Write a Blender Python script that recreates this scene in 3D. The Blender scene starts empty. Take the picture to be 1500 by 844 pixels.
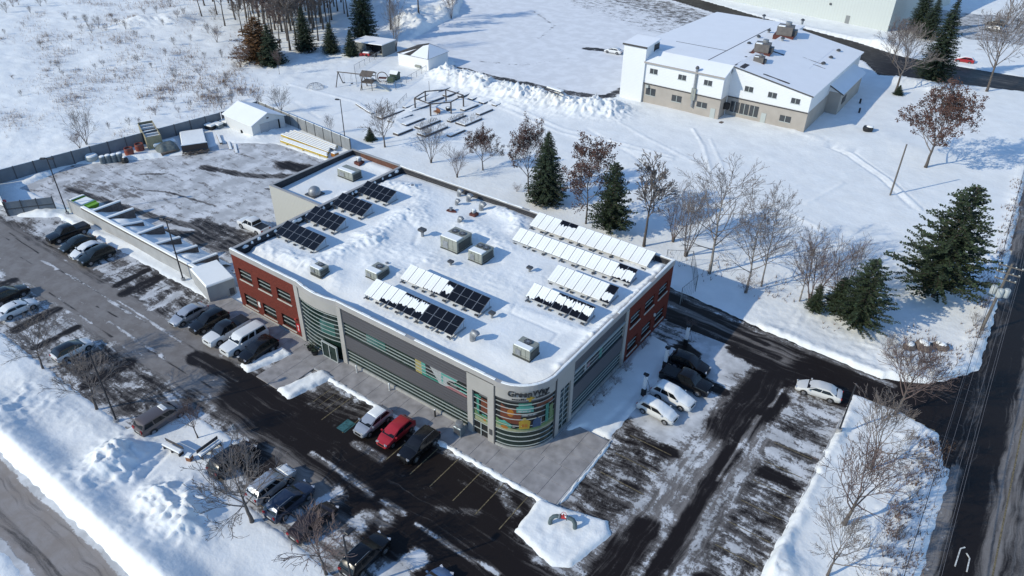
import bpy, bmesh, math, random
import numpy as np
from mathutils import Vector, Matrix, Euler
R_ = math.radians
random.seed(7)
C = bpy.context.scene.collection
SC = bpy.context.scene

# ------------------------------------------------------------------ camera
CAM = np.array([70.537, -40.941, 53.455]); YAW, PITCH, ROLL, FPX = R_(-35.31), R_(33.99), R_(0.84), 1060.0
_cy, _sy, _cp, _sp = math.cos(YAW), math.sin(YAW), math.cos(PITCH), math.sin(PITCH)
_fw = np.array([_sy*_cp, _cy*_cp, -_sp]); _rt = np.array([_cy, -_sy, 0.0]); _up = np.cross(_rt, _fw)
_cr, _sr = math.cos(ROLL), math.sin(ROLL)
CR = _cr*_rt + _sr*_up; CU = -_sr*_rt + _cr*_up
def at(px, py, z=0.0):
    """ground point (on the level z) seen at a pixel of the 1500x844 photograph"""
    d = _fw + CR*(px-750)/FPX - CU*(py-422)/FPX
    t = (z-CAM[2])/d[2]; p = CAM + d*t
    return float(p[0]), float(p[1])
cd = bpy.data.cameras.new('camera'); co = bpy.data.objects.new('camera', cd); C.objects.link(co)
co.matrix_world = Matrix(((CR[0], CU[0], -_fw[0], CAM[0]), (CR[1], CU[1], -_fw[1], CAM[1]), (CR[2], CU[2], -_fw[2], CAM[2]), (0, 0, 0, 1)))
cd.sensor_fit = 'HORIZONTAL'; cd.sensor_width = 36.0; cd.lens = 36.0*FPX/1500.0; cd.clip_start = 1.0; cd.clip_end = 5000.0
SC.camera = co

# ------------------------------------------------------------------ light
SHADOW_AZ, SUN_EL = 58.5, 29.0                      # where shadows point (from +X to +Y) and how high the sun stands
SC.view_settings.view_transform = 'Standard'; SC.view_settings.look = 'None'; SC.view_settings.gamma = 1.0
SC.view_settings.exposure = 0.44; SC.view_settings.use_curve_mapping = False
W = bpy.data.worlds.new('World'); SC.world = W; W.use_nodes = True
nt = W.node_tree; bg = nt.nodes['Background']
sky = nt.nodes.new('ShaderNodeTexSky'); sky.sky_type = 'NISHITA'; sky.sun_disc = False
sdir = Vector((-math.cos(R_(SHADOW_AZ)), -math.sin(R_(SHADOW_AZ)), math.tan(R_(SUN_EL)))).normalized()   # towards the sun
sky.sun_elevation = R_(SUN_EL); sky.sun_rotation = math.atan2(sdir.x, sdir.y)
sky.air_density = 1.0; sky.dust_density = 0.0; sky.ozone_density = 4.5
nt.links.new(sky.outputs[0], bg.inputs[0]); bg.inputs[1].default_value = 0.15
sl = bpy.data.lights.new('sun', 'SUN'); so = bpy.data.objects.new('sun', sl); C.objects.link(so)
sl.energy = 2.6; sl.angle = R_(0.55); sl.color = (1.0, 0.93, 0.76)
so.rotation_euler = sdir.to_track_quat('Z', 'Y').to_euler(); so.location = (0, -60, 80)

# ------------------------------------------------------------------ helpers: noise
def _hash(ix, iy, s):
    h = (ix.astype(np.int64)*374761393 + iy.astype(np.int64)*668265263 + s*1442695041) & 0x7fffffff
    h = ((h ^ (h >> 13))*1274126177) & 0x7fffffff
    return ((h ^ (h >> 16)) & 0xffff)/65535.0
def vnoise(x, y, s=0):
    ix, iy = np.floor(x), np.floor(y); fx, fy = x-ix, y-iy
    fx = fx*fx*(3-2*fx); fy = fy*fy*(3-2*fy)
    a, b, c, d = _hash(ix, iy, s), _hash(ix+1, iy, s), _hash(ix, iy+1, s), _hash(ix+1, iy+1, s)
    return (a*(1-fx)+b*fx)*(1-fy) + (c*(1-fx)+d*fx)*fy
def fbm(x, y, s=0, o=4):
    v = 0; a = .5; t = 0
    for i in range(o):
        v = v + a*vnoise(x, y, s+i*17); t += a; a *= .5; x, y = x*2.03+5.1, y*2.03+9.7
    return v/t
def cells(x, y, s=0):
    """angular clods: one minus the distance to the nearest jittered cell centre, each clod with its own height"""
    ix, iy = np.floor(x), np.floor(y); best = np.full(x.shape, 9.0); hv = np.zeros(x.shape)
    for i in (-1, 0, 1):
        for j in (-1, 0, 1):
            cx, cy = ix+i, iy+j; px = cx+.15+.7*_hash(cx, cy, s); py = cy+.15+.7*_hash(cx, cy, s+1); h = _hash(cx, cy, s+2)
            d = np.maximum(np.abs(x-px), np.abs(y-py))*.55+np.hypot(x-px, y-py)*.6
            k = d < best; best = np.where(k, d, best); hv = np.where(k, h, hv)
    return np.clip(1.75-best*2.7, 0, 1)**.8*(.25+.75*hv)
def lumps(x, y, s=0):
    """broken chunks of ploughed snow in several sizes"""
    wx = x+.3*vnoise(x*1.3, y*1.3, s+3); wy = y+.3*vnoise(x*1.3+40, y*1.3, s+4)
    n1 = 1-np.abs(2*vnoise(wx/1.1, wy/1.1, s+21)-1); n2 = 1-np.abs(2*vnoise(wx/.5+3, wy/.5, s+22)-1); big = vnoise(wx/2.6, wy/2.6, s+23)
    return .42*n1*(.5+big)+.22*n2 + .42*big*np.maximum(.9*cells(wx/1.35, wy/1.35, s), .75*cells(wx/.85+7, wy/.85, s+5)) + .18*cells(wx/.5, wy/.5+3, s+9)*big
def sstep(a, b, v):
    t = np.clip((v-a)/(b-a), 0, 1); return t*t*(3-2*t)
def dseg(x, y, pts):
    d = np.full(x.shape, 1e9)
    if len(pts) == 1: return np.hypot(x-pts[0][0], y-pts[0][1])
    for (ax, ay), (bx, by) in zip(pts[:-1], pts[1:]):
        vx, vy = bx-ax, by-ay; L = vx*vx+vy*vy+1e-9
        t = np.clip(((x-ax)*vx+(y-ay)*vy)/L, 0, 1)
        d = np.minimum(d, np.hypot(x-ax-t*vx, y-ay-t*vy))
    return d
def inpoly(x, y, P):
    ins = np.zeros(x.shape, bool); n = len(P)
    for i in range(n):
        (ax, ay), (bx, by) = P[i], P[(i+1) % n]
        if ay == by: continue
        c = ((ay > y) != (by > y)) & (x < (bx-ax)*(y-ay)/(by-ay)+ax); ins ^= c
    return ins
def sdist(x, y, P):
    d = dseg(x, y, list(P)+[P[0]]); return np.where(inpoly(x, y, P), -d, d)

# ------------------------------------------------------------------ helpers: materials
MATS = {}
def nodes_of(name):
    m = bpy.data.materials.new(name); m.use_nodes = True
    n = m.node_tree; return m, n, n.nodes['Principled BSDF']
def mat(name, col, rough=.6, metal=0.0, spec=.5, var=0.0, vscale=2.0, bump=0.0, bscale=20.0, coat=0.0, col2=None, dirt=None):
    """plain procedural material: base colour with noise variation, optional bump"""
    if name in MATS: return MATS[name]
    m, n, b = nodes_of(name); MATS[name] = m
    b.inputs['Roughness'].default_value = rough; b.inputs['Metallic'].default_value = metal
    b.inputs['Specular IOR Level'].default_value = spec; b.inputs['Coat Weight'].default_value = coat
    b.inputs['Base Color'].default_value = (*col, 1)
    tc = n.nodes.new('ShaderNodeTexCoord')
    if var or col2:
        nz = n.nodes.new('ShaderNodeTexNoise'); nz.inputs['Scale'].default_value = vscale; nz.inputs['Detail'].default_value = 5
        n.links.new(tc.outputs['Object'], nz.inputs['Vector'])
        mx = n.nodes.new('ShaderNodeMix'); mx.data_type = 'RGBA'
        rp = n.nodes.new('ShaderNodeMapRange'); rp.inputs[1].default_value = .32; rp.inputs[2].default_value = .68
        n.links.new(nz.outputs[0], rp.inputs[0]); n.links.new(rp.outputs[0], mx.inputs[0])
        c2 = col2 if col2 else tuple(min(1, c*(1+var)) for c in col); c1 = col if col2 else tuple(c*(1-var) for c in col)
        mx.inputs[6].default_value = (*c1, 1); mx.inputs[7].default_value = (*c2, 1)
        n.links.new(mx.outputs[2], b.inputs['Base Color'])
    if bump:
        nb = n.nodes.new('ShaderNodeTexNoise'); nb.inputs['Scale'].default_value = bscale; nb.inputs['Detail'].default_value = 4
        bp = n.nodes.new('ShaderNodeBump'); bp.inputs['Strength'].default_value = bump; bp.inputs['Distance'].default_value = .05
        n.links.new(tc.outputs['Object'], nb.inputs['Vector']); n.links.new(nb.outputs[0], bp.inputs['Height']); n.links.new(bp.outputs[0], b.inputs['Normal'])
    return m
def snow_mat(name='snow', col=(.86, .87, .85), lo=.9, dist=.12, detail=True):
    if name in MATS: return MATS[name]
    m, n, b = nodes_of(name); MATS[name] = m
    b.inputs['Roughness'].default_value = .75; b.inputs['Specular IOR Level'].default_value = .25
    tc = n.nodes.new('ShaderNodeTexCoord')
    a = n.nodes.new('ShaderNodeTexNoise'); a.inputs['Scale'].default_value = .35; a.inputs['Detail'].default_value = 6
    r = n.nodes.new('ShaderNodeMapRange'); r.inputs[1].default_value = .3; r.inputs[2].default_value = .7
    mx = n.nodes.new('ShaderNodeMix'); mx.data_type = 'RGBA'
    mx.inputs[6].default_value = (*[c*lo for c in col], 1); mx.inputs[7].default_value = (*col, 1)
    n.links.new(tc.outputs['Object'], a.inputs['Vector']); n.links.new(a.outputs[0], r.inputs[0]); n.links.new(r.outputs[0], mx.inputs[0]); n.links.new(mx.outputs[2], b.inputs['Base Color'])
    h1 = n.nodes.new('ShaderNodeTexNoise'); h1.inputs['Scale'].default_value = 1.6; h1.inputs['Detail'].default_value = 8; h1.inputs['Roughness'].default_value = .62
    n.links.new(tc.outputs['Object'], h1.inputs['Vector'])
    bp = n.nodes.new('ShaderNodeBump'); bp.inputs['Strength'].default_value = .55; bp.inputs['Distance'].default_value = dist
    n.links.new(h1.outputs[0], bp.inputs['Height']); n.links.new(bp.outputs[0], b.inputs['Normal'])
    return m
def siding_mat(name, col, period=.3, axis='X', strength=.5, rough=.5, dark=.8):
    """ribbed metal or lap siding: ribs along one axis"""
    if name in MATS: return MATS[name]
    m, n, b = nodes_of(name); MATS[name] = m
    b.inputs['Roughness'].default_value = rough
    tc = n.nodes.new('ShaderNodeTexCoord'); sx = n.nodes.new('ShaderNodeSeparateXYZ'); n.links.new(tc.outputs['Object'], sx.inputs[0])
    mo = n.nodes.new('ShaderNodeMath'); mo.operation = 'MULTIPLY'; mo.inputs[1].default_value = 1/period
    if axis == 'XY':
        ad = n.nodes.new('ShaderNodeMath'); ad.operation = 'ADD'; n.links.new(sx.outputs[0], ad.inputs[0]); n.links.new(sx.outputs[1], ad.inputs[1]); n.links.new(ad.outputs[0], mo.inputs[0])
    else: n.links.new(sx.outputs['XYZ'.index(axis)], mo.inputs[0])
    fr = n.nodes.new('ShaderNodeMath'); fr.operation = 'FRACT'; n.links.new(mo.outputs[0], fr.inputs[0])
    st = n.nodes.new('ShaderNodeMapRange'); st.inputs[1].default_value = .78; st.inputs[2].default_value = .9; n.links.new(fr.outputs[0], st.inputs[0])
    mx = n.nodes.new('ShaderNodeMix'); mx.data_type = 'RGBA'; mx.inputs[6].default_value = (*col, 1); mx.inputs[7].default_value = (*[c*dark for c in col], 1)
    n.links.new(st.outputs[0], mx.inputs[0]); n.links.new(mx.outputs[2], b.inputs['Base Color'])
    bp = n.nodes.new('ShaderNodeBump'); bp.inputs['Strength'].default_value = strength; bp.inputs['Distance'].default_value = .05
    n.links.new(st.outputs[0], bp.inputs['Height']); n.links.new(bp.outputs[0], b.inputs['Normal'])
    return m
def glass_mat(name, col, rough=.08, spec=.5):
    if name in MATS: return MATS[name]
    m, n, b = nodes_of(name); MATS[name] = m
    b.inputs['Base Color'].default_value = (*col, 1); b.inputs['Roughness'].default_value = rough; b.inputs['Specular IOR Level'].default_value = spec
    tc = n.nodes.new('ShaderNodeTexCoord'); nz = n.nodes.new('ShaderNodeTexNoise'); nz.inputs['Scale'].default_value = .6
    mx = n.nodes.new('ShaderNodeMix'); mx.data_type = 'RGBA'; mx.inputs[6].default_value = (*[c*.5 for c in col], 1); mx.inputs[7].default_value = (*[c*1.5 for c in col], 1)
    n.links.new(tc.outputs['Object'], nz.inputs['Vector']); n.links.new(nz.outputs[0], mx.inputs[0]); n.links.new(mx.outputs[2], b.inputs['Base Color'])
    return m

# ------------------------------------------------------------------ helpers: meshes
class MB:
    def __init__(s): s.v = []; s.f = []; s.m = []
    def add(s, vs, fs, m=0):
        o = len(s.v); s.v += [tuple(v) for v in vs]; s.f += [tuple(i+o for i in f) for f in fs]; s.m += [m]*len(fs); return s
    def box(s, x0, x1, y0, y1, z0, z1, m=0):
        return s.add([(x0,y0,z0),(x1,y0,z0),(x1,y1,z0),(x0,y1,z0),(x0,y0,z1),(x1,y0,z1),(x1,y1,z1),(x0,y1,z1)],
                     [(3,2,1,0),(4,5,6,7),(0,1,5,4),(1,2,6,5),(2,3,7,6),(3,0,4,7)], m)
    def cbox(s, cx, cy, cz, sx, sy, sz, rz=0, m=0, rx=0, ry=0):
        M = Matrix.Translation((cx,cy,cz)) @ Euler((rx,ry,rz)).to_matrix().to_4x4()
        vs = [M @ Vector((x*sx/2,y*sy/2,z*sz/2)) for x,y,z in [(-1,-1,-1),(1,-1,-1),(1,1,-1),(-1,1,-1),(-1,-1,1),(1,-1,1),(1,1,1),(-1,1,1)]]
        return s.add(vs, [(3,2,1,0),(4,5,6,7),(0,1,5,4),(1,2,6,5),(2,3,7,6),(3,0,4,7)], m)
    def rbox(s, x0, x1, y0, y1, z0, z1, r=.05, m=0):
        """box whose top edges are chamfered"""
        a = [(x0,y0),(x1,y0),(x1,y1),(x0,y1)]; b = [(x0+r,y0+r),(x1-r,y0+r),(x1-r,y1-r),(x0+r,y1-r)]
        vs = [(x,y,z0) for x,y in a]+[(x,y,z1-r) for x,y in a]+[(x,y,z1) for x,y in b]
        fs = [(3,2,1,0),(8,9,10,11)]
        for i in range(4):
            j = (i+1) % 4; fs += [(i,j,4+j,4+i),(4+i,4+j,8+j,8+i)]
        return s.add(vs, fs, m)
    def prism(s, P, z0, z1, m=0):
        n = len(P); vs = [(x,y,z0) for x,y in P]+[(x,y,z1) for x,y in P]
        return s.add(vs, [tuple(range(n-1,-1,-1)), tuple(range(n,2*n))]+[(i,(i+1)%n,n+(i+1)%n,n+i) for i in range(n)], m)
    def xprism(s, P, x0, x1, m=0):
        """polygon in (y,z) swept along x"""
        n = len(P); vs = [(x0,y,z) for y,z in P]+[(x1,y,z) for y,z in P]
        return s.add(vs, [tuple(range(n-1,-1,-1)), tuple(range(n,2*n))]+[(i,(i+1)%n,n+(i+1)%n,n+i) for i in range(n)], m)
    def yprism(s, P, y0, y1, m=0):
        n = len(P); vs = [(x,y0,z) for x,z in P]+[(x,y1,z) for x,z in P]
        return s.add(vs, [tuple(range(n)), tuple(range(2*n-1,n-1,-1))]+[(i,n+i,n+(i+1)%n,(i+1)%n) for i in range(n)], m)
    def quad(s, a, b, c, d, m=0): return s.add([a,b,c,d], [(0,1,2,3)], m)
    def slab(s, a, b, c, d, t, m=0):
        """quad with thickness t against its normal"""
        a,b,c,d = map(Vector,(a,b,c,d)); n = (b-a).cross(d-a).normalized()*t
        return s.add([a-n,b-n,c-n,d-n,a,b,c,d], [(3,2,1,0),(4,5,6,7),(0,1,5,4),(1,2,6,5),(2,3,7,6),(3,0,4,7)], m)
    def path(s, pts, rad, n=6, m=0, cap=True):
        pts = [Vector(p) for p in pts]; k = len(pts)
        if not hasattr(rad, '__len__'): rad = [rad]*k
        vs = []; u = None
        for i, p in enumerate(pts):
            t = (pts[min(i+1,k-1)]-pts[max(i-1,0)])
            t = t.normalized() if t.length > 1e-9 else Vector((0,0,1))
            if u is None: u = t.orthogonal().normalized()
            else:
                u = u - t*u.dot(t); u = u.normalized() if u.length > 1e-6 else t.orthogonal().normalized()
            w = t.cross(u)
            for j in range(n):
                a = 2*math.pi*j/n; vs.append(p+(u*math.cos(a)+w*math.sin(a))*rad[i])
        fs = [(i*n+j, i*n+(j+1)%n, (i+1)*n+(j+1)%n, (i+1)*n+j) for i in range(k-1) for j in range(n)]
        if cap: fs += [tuple(range(n-1,-1,-1)), tuple(range((k-1)*n, k*n))]
        return s.add(vs, fs, m)
    def cyl(s, x, y, z0, z1, r, n=12, m=0, r2=None): return s.path([(x,y,z0),(x,y,z1)], [r, r if r2 is None else r2], n, m)
    def lathe(s, prof, x=0, y=0, z=0, n=14, m=0, sx=1, sy=1):
        vs = []; k = len(prof)
        for r, h in prof:
            for j in range(n):
                a = 2*math.pi*j/n; vs.append((x+r*sx*math.cos(a), y+r*sy*math.sin(a), z+h))
        fs = [(i*n+j, i*n+(j+1)%n, (i+1)*n+(j+1)%n, (i+1)*n+j) for i in range(k-1) for j in range(n)]
        fs += [tuple(range(n-1,-1,-1)), tuple(range((k-1)*n, k*n))]
        return s.add(vs, fs, m)
    def mesh(s, name, mats, smooth=False, angle=35):
        me = bpy.data.meshes.new(name); me.from_pydata(s.v, [], s.f)
        for m in (mats if isinstance(mats, (list,tuple)) else [mats]): me.materials.append(m)
        if any(s.m): me.polygons.foreach_set('material_index', s.m)
        if smooth:
            me.polygons.foreach_set('use_smooth', [True]*len(s.f))
            if angle < 180: me.set_sharp_from_angle(angle=R_(angle))
        me.update(); return me
    def build(s, name, mats, parent=None, smooth=False, angle=35, loc=None, rz=0):
        o = bpy.data.objects.new(name, s.mesh(name, mats, smooth, angle)); C.objects.link(o)
        if parent is not None: o.parent = parent
        if loc is not None: o.location = loc
        if rz: o.rotation_euler = (0,0,rz)
        return o
def tag(o, label=None, cat=None, group=None, kind=None):
    if label: o['label'] = label
    if cat: o['category'] = cat
    if group: o['group'] = group
    if kind: o['kind'] = kind
    return o
def thing(name, label, cat, loc=(0,0,0), rz=0, group=None):
    o = bpy.data.objects.new(name, None); C.objects.link(o); o.location = loc; o.rotation_euler = (0,0,rz); o.empty_display_size = .3
    return tag(o, label, cat, group)
def kids(o): return [c for c in o.children]
def dup(root, loc=None, rz=0, label=None, group=None, scale=None):
    r = root.copy(); C.objects.link(r)
    if loc is not None: r.location = loc
    r.rotation_euler = (0,0,rz)
    if scale is not None: r.scale = scale if hasattr(scale, '__len__') else (scale,)*3
    if label: r['label'] = label
    if group: r['group'] = group
    for ch in kids(root):
        c = ch.copy(); C.objects.link(c); c.parent = r
        for g in kids(ch):
            d = g.copy(); C.objects.link(d); d.parent = c
    return r
def grid_mesh(name, X, Y, Z, keep=None, attrs=None):
    """height-field mesh from 2D arrays; keep = mask per cell; attrs = (rows, cols, 4) colour attribute"""
    ny, nx = X.shape; idx = np.arange(nx*ny).reshape(ny, nx)
    q = np.stack([idx[:-1,:-1], idx[:-1,1:], idx[1:,1:], idx[1:,:-1]], -1).reshape(-1, 4)
    if keep is not None: q = q[keep.reshape(-1)]
    used = np.zeros(nx*ny, bool); used[q.reshape(-1)] = True
    remap = np.cumsum(used)-1; q = remap[q]
    co = np.stack([X, Y, Z], -1).reshape(-1, 3)[used].astype(np.float32)
    me = bpy.data.meshes.new(name); me.vertices.add(len(co)); me.vertices.foreach_set('co', co.reshape(-1))
    n = len(q); me.loops.add(n*4); me.polygons.add(n)
    me.polygons.foreach_set('loop_start', np.arange(n, dtype=np.int32)*4)
    me.loops.foreach_set('vertex_index', q.reshape(-1).astype(np.int32))
    me.polygons.foreach_set('use_smooth', np.ones(n, bool))
    me.update(calc_edges=True); me.validate()
    if attrs is not None:
        a = me.attributes.new('cover', 'FLOAT_COLOR', 'POINT'); a.data.foreach_set('color', attrs.reshape(-1, 4)[used].astype(np.float32).reshape(-1))
    return me
# ------------------------------------------------------------------ the ground and everything paved
SNOW = snow_mat()
BX0, BX1, BY0, BY1 = 0.0, 43.95, 0.0, 30.0            # main building footprint
def pxs(*pts): return [at(x, y) for x, y in pts]
PARK = [(-78,-20.4),(8.2,-20.2),(8.4,-15.2),(19.6,-14.6),(20.2,-18.9),(50,-19.6),(62,-16),(66.2,-4),(66.6,24.9),(66.4,29.7),(44.6,29.7),(44.6,26.0),(48.9,25),(48.9,-1.0),(48.9,-3.1),(-4.2,-3.1),(-4.2,-2.0),(-42.0,-2.3),(-46.5,-5.8),(-62,-5.2),(-78,-5.6)]
DRIVE = [(38.0,36.6),(55.2,34.4),(68.7,33.6),(73.5,36.0),(77.2,41.5),(77.6,41.5),(77.6,24.0),(76.9,24.0),(75.6,28.6),(71.5,29.6),(66.4,29.7),(44.6,29.7),(38,30.6)]
ROAD = [(77.6,-90),(86.4,-90),(87.4,330),(76.0,330),(76.0,120),(77.6,60)]
STREET = [(-140,-34.3),(80,-34.5),(80,-29.7),(-140,-29.7)]
YARD = [(-56.5,-0.5),(-43.5,0.9),(-10.8,3.2),(-4.4,2.6),(0,6),(0,14),(-10.2,14),(-10.2,31),(-16,40.0),(-24,36.5),(-38,36.0),(-46,31),(-47,23),(-53,15.5),(-58.5,9.0)]
REAR = [(-66,103),(-44,96),(-41.5,90.8),(-20.7,91.5),(-4,93.5),(-0.6,98),(-0.6,148),(8,150),(34,150),(36,160),(-2,178),(-34,192),(-74,210),(-86,150),(-74,133)]
LANE = [(-70,206),(-34,192.5),(-2,178.5),(36,160),(42,150),(71,158.5),(76.5,158.5),(76.5,170),(56,169.5),(43,170),(30,177),(0,187),(-34,201),(-70,214)]
FARLOT = [(38,232),(62,236),(76,236),(76,205),(54,200),(46,208)]
PAVED = [PARK, DRIVE, ROAD, STREET, YARD, REAR, LANE, FARLOT]
ISLANDS = [([(47.4,-7.2),(47.2,-3.0),(48.9,-2.9),(50.6,-2.3),(53.4,-1.5),(54.3,-2.6),(53.2,-7.4),(51.8,-8.2)], .36, .85),     # corner island with the pipes
           ([(9.3,-7.3),(10.9,-7.7),(12.4,-2.7),(10.7,-2.6)], .42, .9), ([(16.0,-7.5),(18.0,-7.8),(19.3,-2.6),(17.4,-2.5)], .42, .9)]
def W2(pts): return [at(*p) for p in pts]
# ridges and heaps of ploughed snow: (pixel polyline, half width m, height m, lumpiness)
PILES = [(W2([(655,112),(700,128),(770,148),(840,160),(888,163)]), 3.6, 2.3, 1.0), (W2([(560,15),(600,28),(650,22),(700,8)]), 7.0, 2.6, 1.0), (W2([(600,40),(625,52)]), 4.5, 2.2, .8),
         (W2([(165,690)]), 2.3, 1.25, .9), (W2([(180,665)]), 1.8, 1.0, .9), (W2([(250,750)]), 2.4, 1.35, .9), (W2([(280,775)]), 2.0, 1.1, .9), (W2([(228,735)]), 1.4, .7, .9), (W2([(20,595),(45,612)]), 2.4, .5, 1.0),
         ([(-60,-28.6),(-20,-28.4),(20,-28.4),(60,-28.6)], 1.3, .55, .25), ([(-60,-25.8),(30,-25.6)], 1.0, -.22, .3), ([(-60,-22.6),(-8,-22.9),(8,-22.9)], 1.2, .25, .45),
         (W2([(205,250),(222,258)]), 2.6, 1.3, .35), (W2([(60,262),(110,250),(190,236),(230,232)]), 1.6, .5, .6), (W2([(60,310),(85,330),(115,345)]), 1.8, .5, .9),
         ([(67.2,26),(67.0,10),(66.9,-6)], .55, .35, .9), ([(75.4,27),(75.7,12),(75.8,-20)], 1.2, .2, .8), ([(76.5,45),(76.6,70),(76.0,110)], 1.2, .4, .9), ([(55,35.2),(68,34.4),(73,37),(76.4,43)], .9, .3, .7),
         (W2([(575,185),(660,120)]), 1.2, .3, .8), (W2([(760,690),(800,712)]), .6, .2, .4), (W2([(1110,790),(1135,815),(1150,840)]), 2.0, .7, .9), (W2([(600,830),(575,815)]), 2.0, .45, 1.0),
         (W2([(1040,12),(1180,45),(1280,68)]), 2.6, .9, .5), (W2([(1285,62),(1310,75)]), 3.0, 1.2, .5), (W2([(1320,120),(1360,128)]), 3.0, .9, .8), (W2([(205,35),(250,32)]), 5.0, 1.6, .7), (W2([(1260,210),(1300,205),(1345,225)]), 5.0, .35, .2),
         (W2([(1290,565),(1330,580),(1380,610)]), 2.2, .35, .8), (W2([(1300,520),(1360,530),(1400,545)]), 3.0, .4, .9), (W2([(965,445),(1000,425)]), 1.2, .2, .6), (W2([(375,420),(100,330)]), .7, .25, .5), (W2([(375,200),(405,195)]), 2.0, .5, .9)]
# tracks pressed into the lawn: (pixel polyline, half width, depth)
TRACKS = [(W2([(1135,186),(1190,205),(1240,228),(1290,262),(1335,305)]), .28, -.16), (W2([(1142,184),(1200,204),(1250,228),(1300,262),(1348,308)]), .30, .16), (W2([(1147,184),(1206,203),(1256,228),(1306,262),(1354,308)]), .2, -.10), (W2([(700,145),(820,195),(900,215),(985,235)]), .30, .16), (W2([(706,140),(826,190),(906,210),(985,231)]), .30, .16), (W2([(870,160),(950,205),(1020,240)]), .3, .14), (W2([(925,215),(960,225)]), 2.2, .10),
          (W2([(1015,190),(1030,215),(1040,250)]), .3, .16), (W2([(1130,300),(1190,330),(1260,372)]), .3, .16), (W2([(425,125),(520,150),(600,190)]), .35, .14), (W2([(1180,300),(1235,270)]), .4, .10), (W2([(1040,205),(1060,250)]), .25, .12), (W2([(640,205),(720,215),(800,225)]), .3, -.14), (W2([(860,190),(930,230),(960,260)]), .3, -.14), (W2([(1060,300),(1140,280),(1260,250)]), .3, .10), (W2([(430,150),(470,175),(560,150)]), .25, -.14), (W2([(1200,330),(1290,350)]), 1.6, .08),
          (W2([(200,690),(235,655)]), .3, -.2), (W2([(212,700),(247,662)]), .3, -.2), (W2([(1160,150),(1200,160),(1290,200)]), .3, -.12), (W2([(890,620),(925,585),(960,540),(985,500)]), .4, -.12), (W2([(1240,640),(1280,600)]), .3, -.15), (W2([(1235,655),(1200,730),(1150,800)]), .4, .12), (W2([(560,60),(640,90)]), .4, .15)]
def paved_sd(x, y):
    d = np.full(x.shape, 1e9)
    for P in PAVED: d = np.minimum(d, sdist(x, y, P))
    d = np.minimum(d, sdist(x, y, [(-4.6,-3.2),(48.9,-3.2),(48.9,7.2),(46.0,7.2),(43.9,4.0),(43.9,29.9),(-0.1,29.9),(-0.1,1.0),(-4.6,1.0)]))
    return d
def ground_z(x, y, full=True):
    x = np.asarray(x, float); y = np.asarray(y, float)
    far = np.hypot(x-20, y-30)
    z = .16 + .35*(fbm(x/14, y/14, 1, 4)-.5) + .10*(fbm(x/2.6, y/2.6, 5, 3)-.5)
    wild = sstep(-58, -66, x)*sstep(-30, 10, y)                                   # the rough field behind the fence
    z = z + wild*(1.0*(fbm(x/13, y/13, 21, 5)-.5) + .22*(fbm(x/1.7, y/1.7, 9, 3)-.5))
    lawn = sstep(34, 42, y)*(1-wild); z = z + lawn*.25*(fbm(x/22, y/22, 31, 3)-.5)
    L = lumps(x, y, 2)
    for pts, w, h, lump in PILES:
        d = dseg(x, y, pts); z = z + h*np.exp(-(d/w)**2)*(1-lump*.62+lump*.5*L)+h*np.exp(-(d/(w*1.25))**2)*lump*.62*L
    for pts, w, h in TRACKS:
        d = dseg(x, y, pts); z = z + h*np.exp(-(d/w)**2)*(.3+1.2*L)
    z = z + 1.0*sstep(-29.7, -28.4, y)*sstep(-22.8, -28.2, y)*sstep(60, 45, x)
    bank = sstep(-20, -22, y)*sstep(-29.6, -28.6, y)*sstep(24, 14, x); z = z + bank*.07*(lumps(x*1.6, y*1.6, 12)-.4)
    rough2 = np.exp(-(dseg(x, y, [(58,42),(64,47)])/9)**2)+np.exp(-(dseg(x, y, [(71.5,24),(73.5,5)])/3)**2); z = z + rough2*.25*(L-.4)
    s = paved_sd(x, y) + .55*(fbm(x/.9, y/.9, 41, 3)-.5)
    ins = sstep(.75, -.1, s)
    z = z*(1-ins) + ins*(-.16)
    for P, h, lump in ISLANDS:
        s = sdist(x, y, P)+.15*(vnoise(x*3, y*3, 77)-.5); k = sstep(.3, -.25, s)
        z = np.maximum(z, np.where(k > 0, -.16 + k*(.16+h*(1-lump*.5+lump*.8*L)), -9))
    return z
def gz(x, y): return float(ground_z(np.array([x]), np.array([y]))[0])
def axis(*segs):
    out = []
    for a, b, s in segs: out += list(np.arange(a, b, s))
    return np.array(out+[segs[-1][1]])
ax = axis((-2500,-600,400),(-600,-220,20),(-220,-80,1.0),(-80,-45,.5),(-45,-14,.26),(-14,70,.19),(70,80,.26),(80,100,.6),(100,200,10),(200,2500,300))
ay = axis((-2500,-300,300),(-300,-60,12),(-60,-40,1.0),(-40,-31,.4),(-31,-14,.17),(-14,40,.26),(40,84,.4),(84,98,.26),(100,220,.8),(220,340,2.5),(340,600,20),(600,2600,400))
GX, GY = np.meshgrid(ax, ay)
GZ = ground_z(GX, GY)
go = bpy.data.objects.new('snowy_ground', grid_mesh('snowy_ground', GX, GY, GZ)); C.objects.link(go); go.data.materials.append(SNOW)
tag(go, kind='structure')

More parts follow.
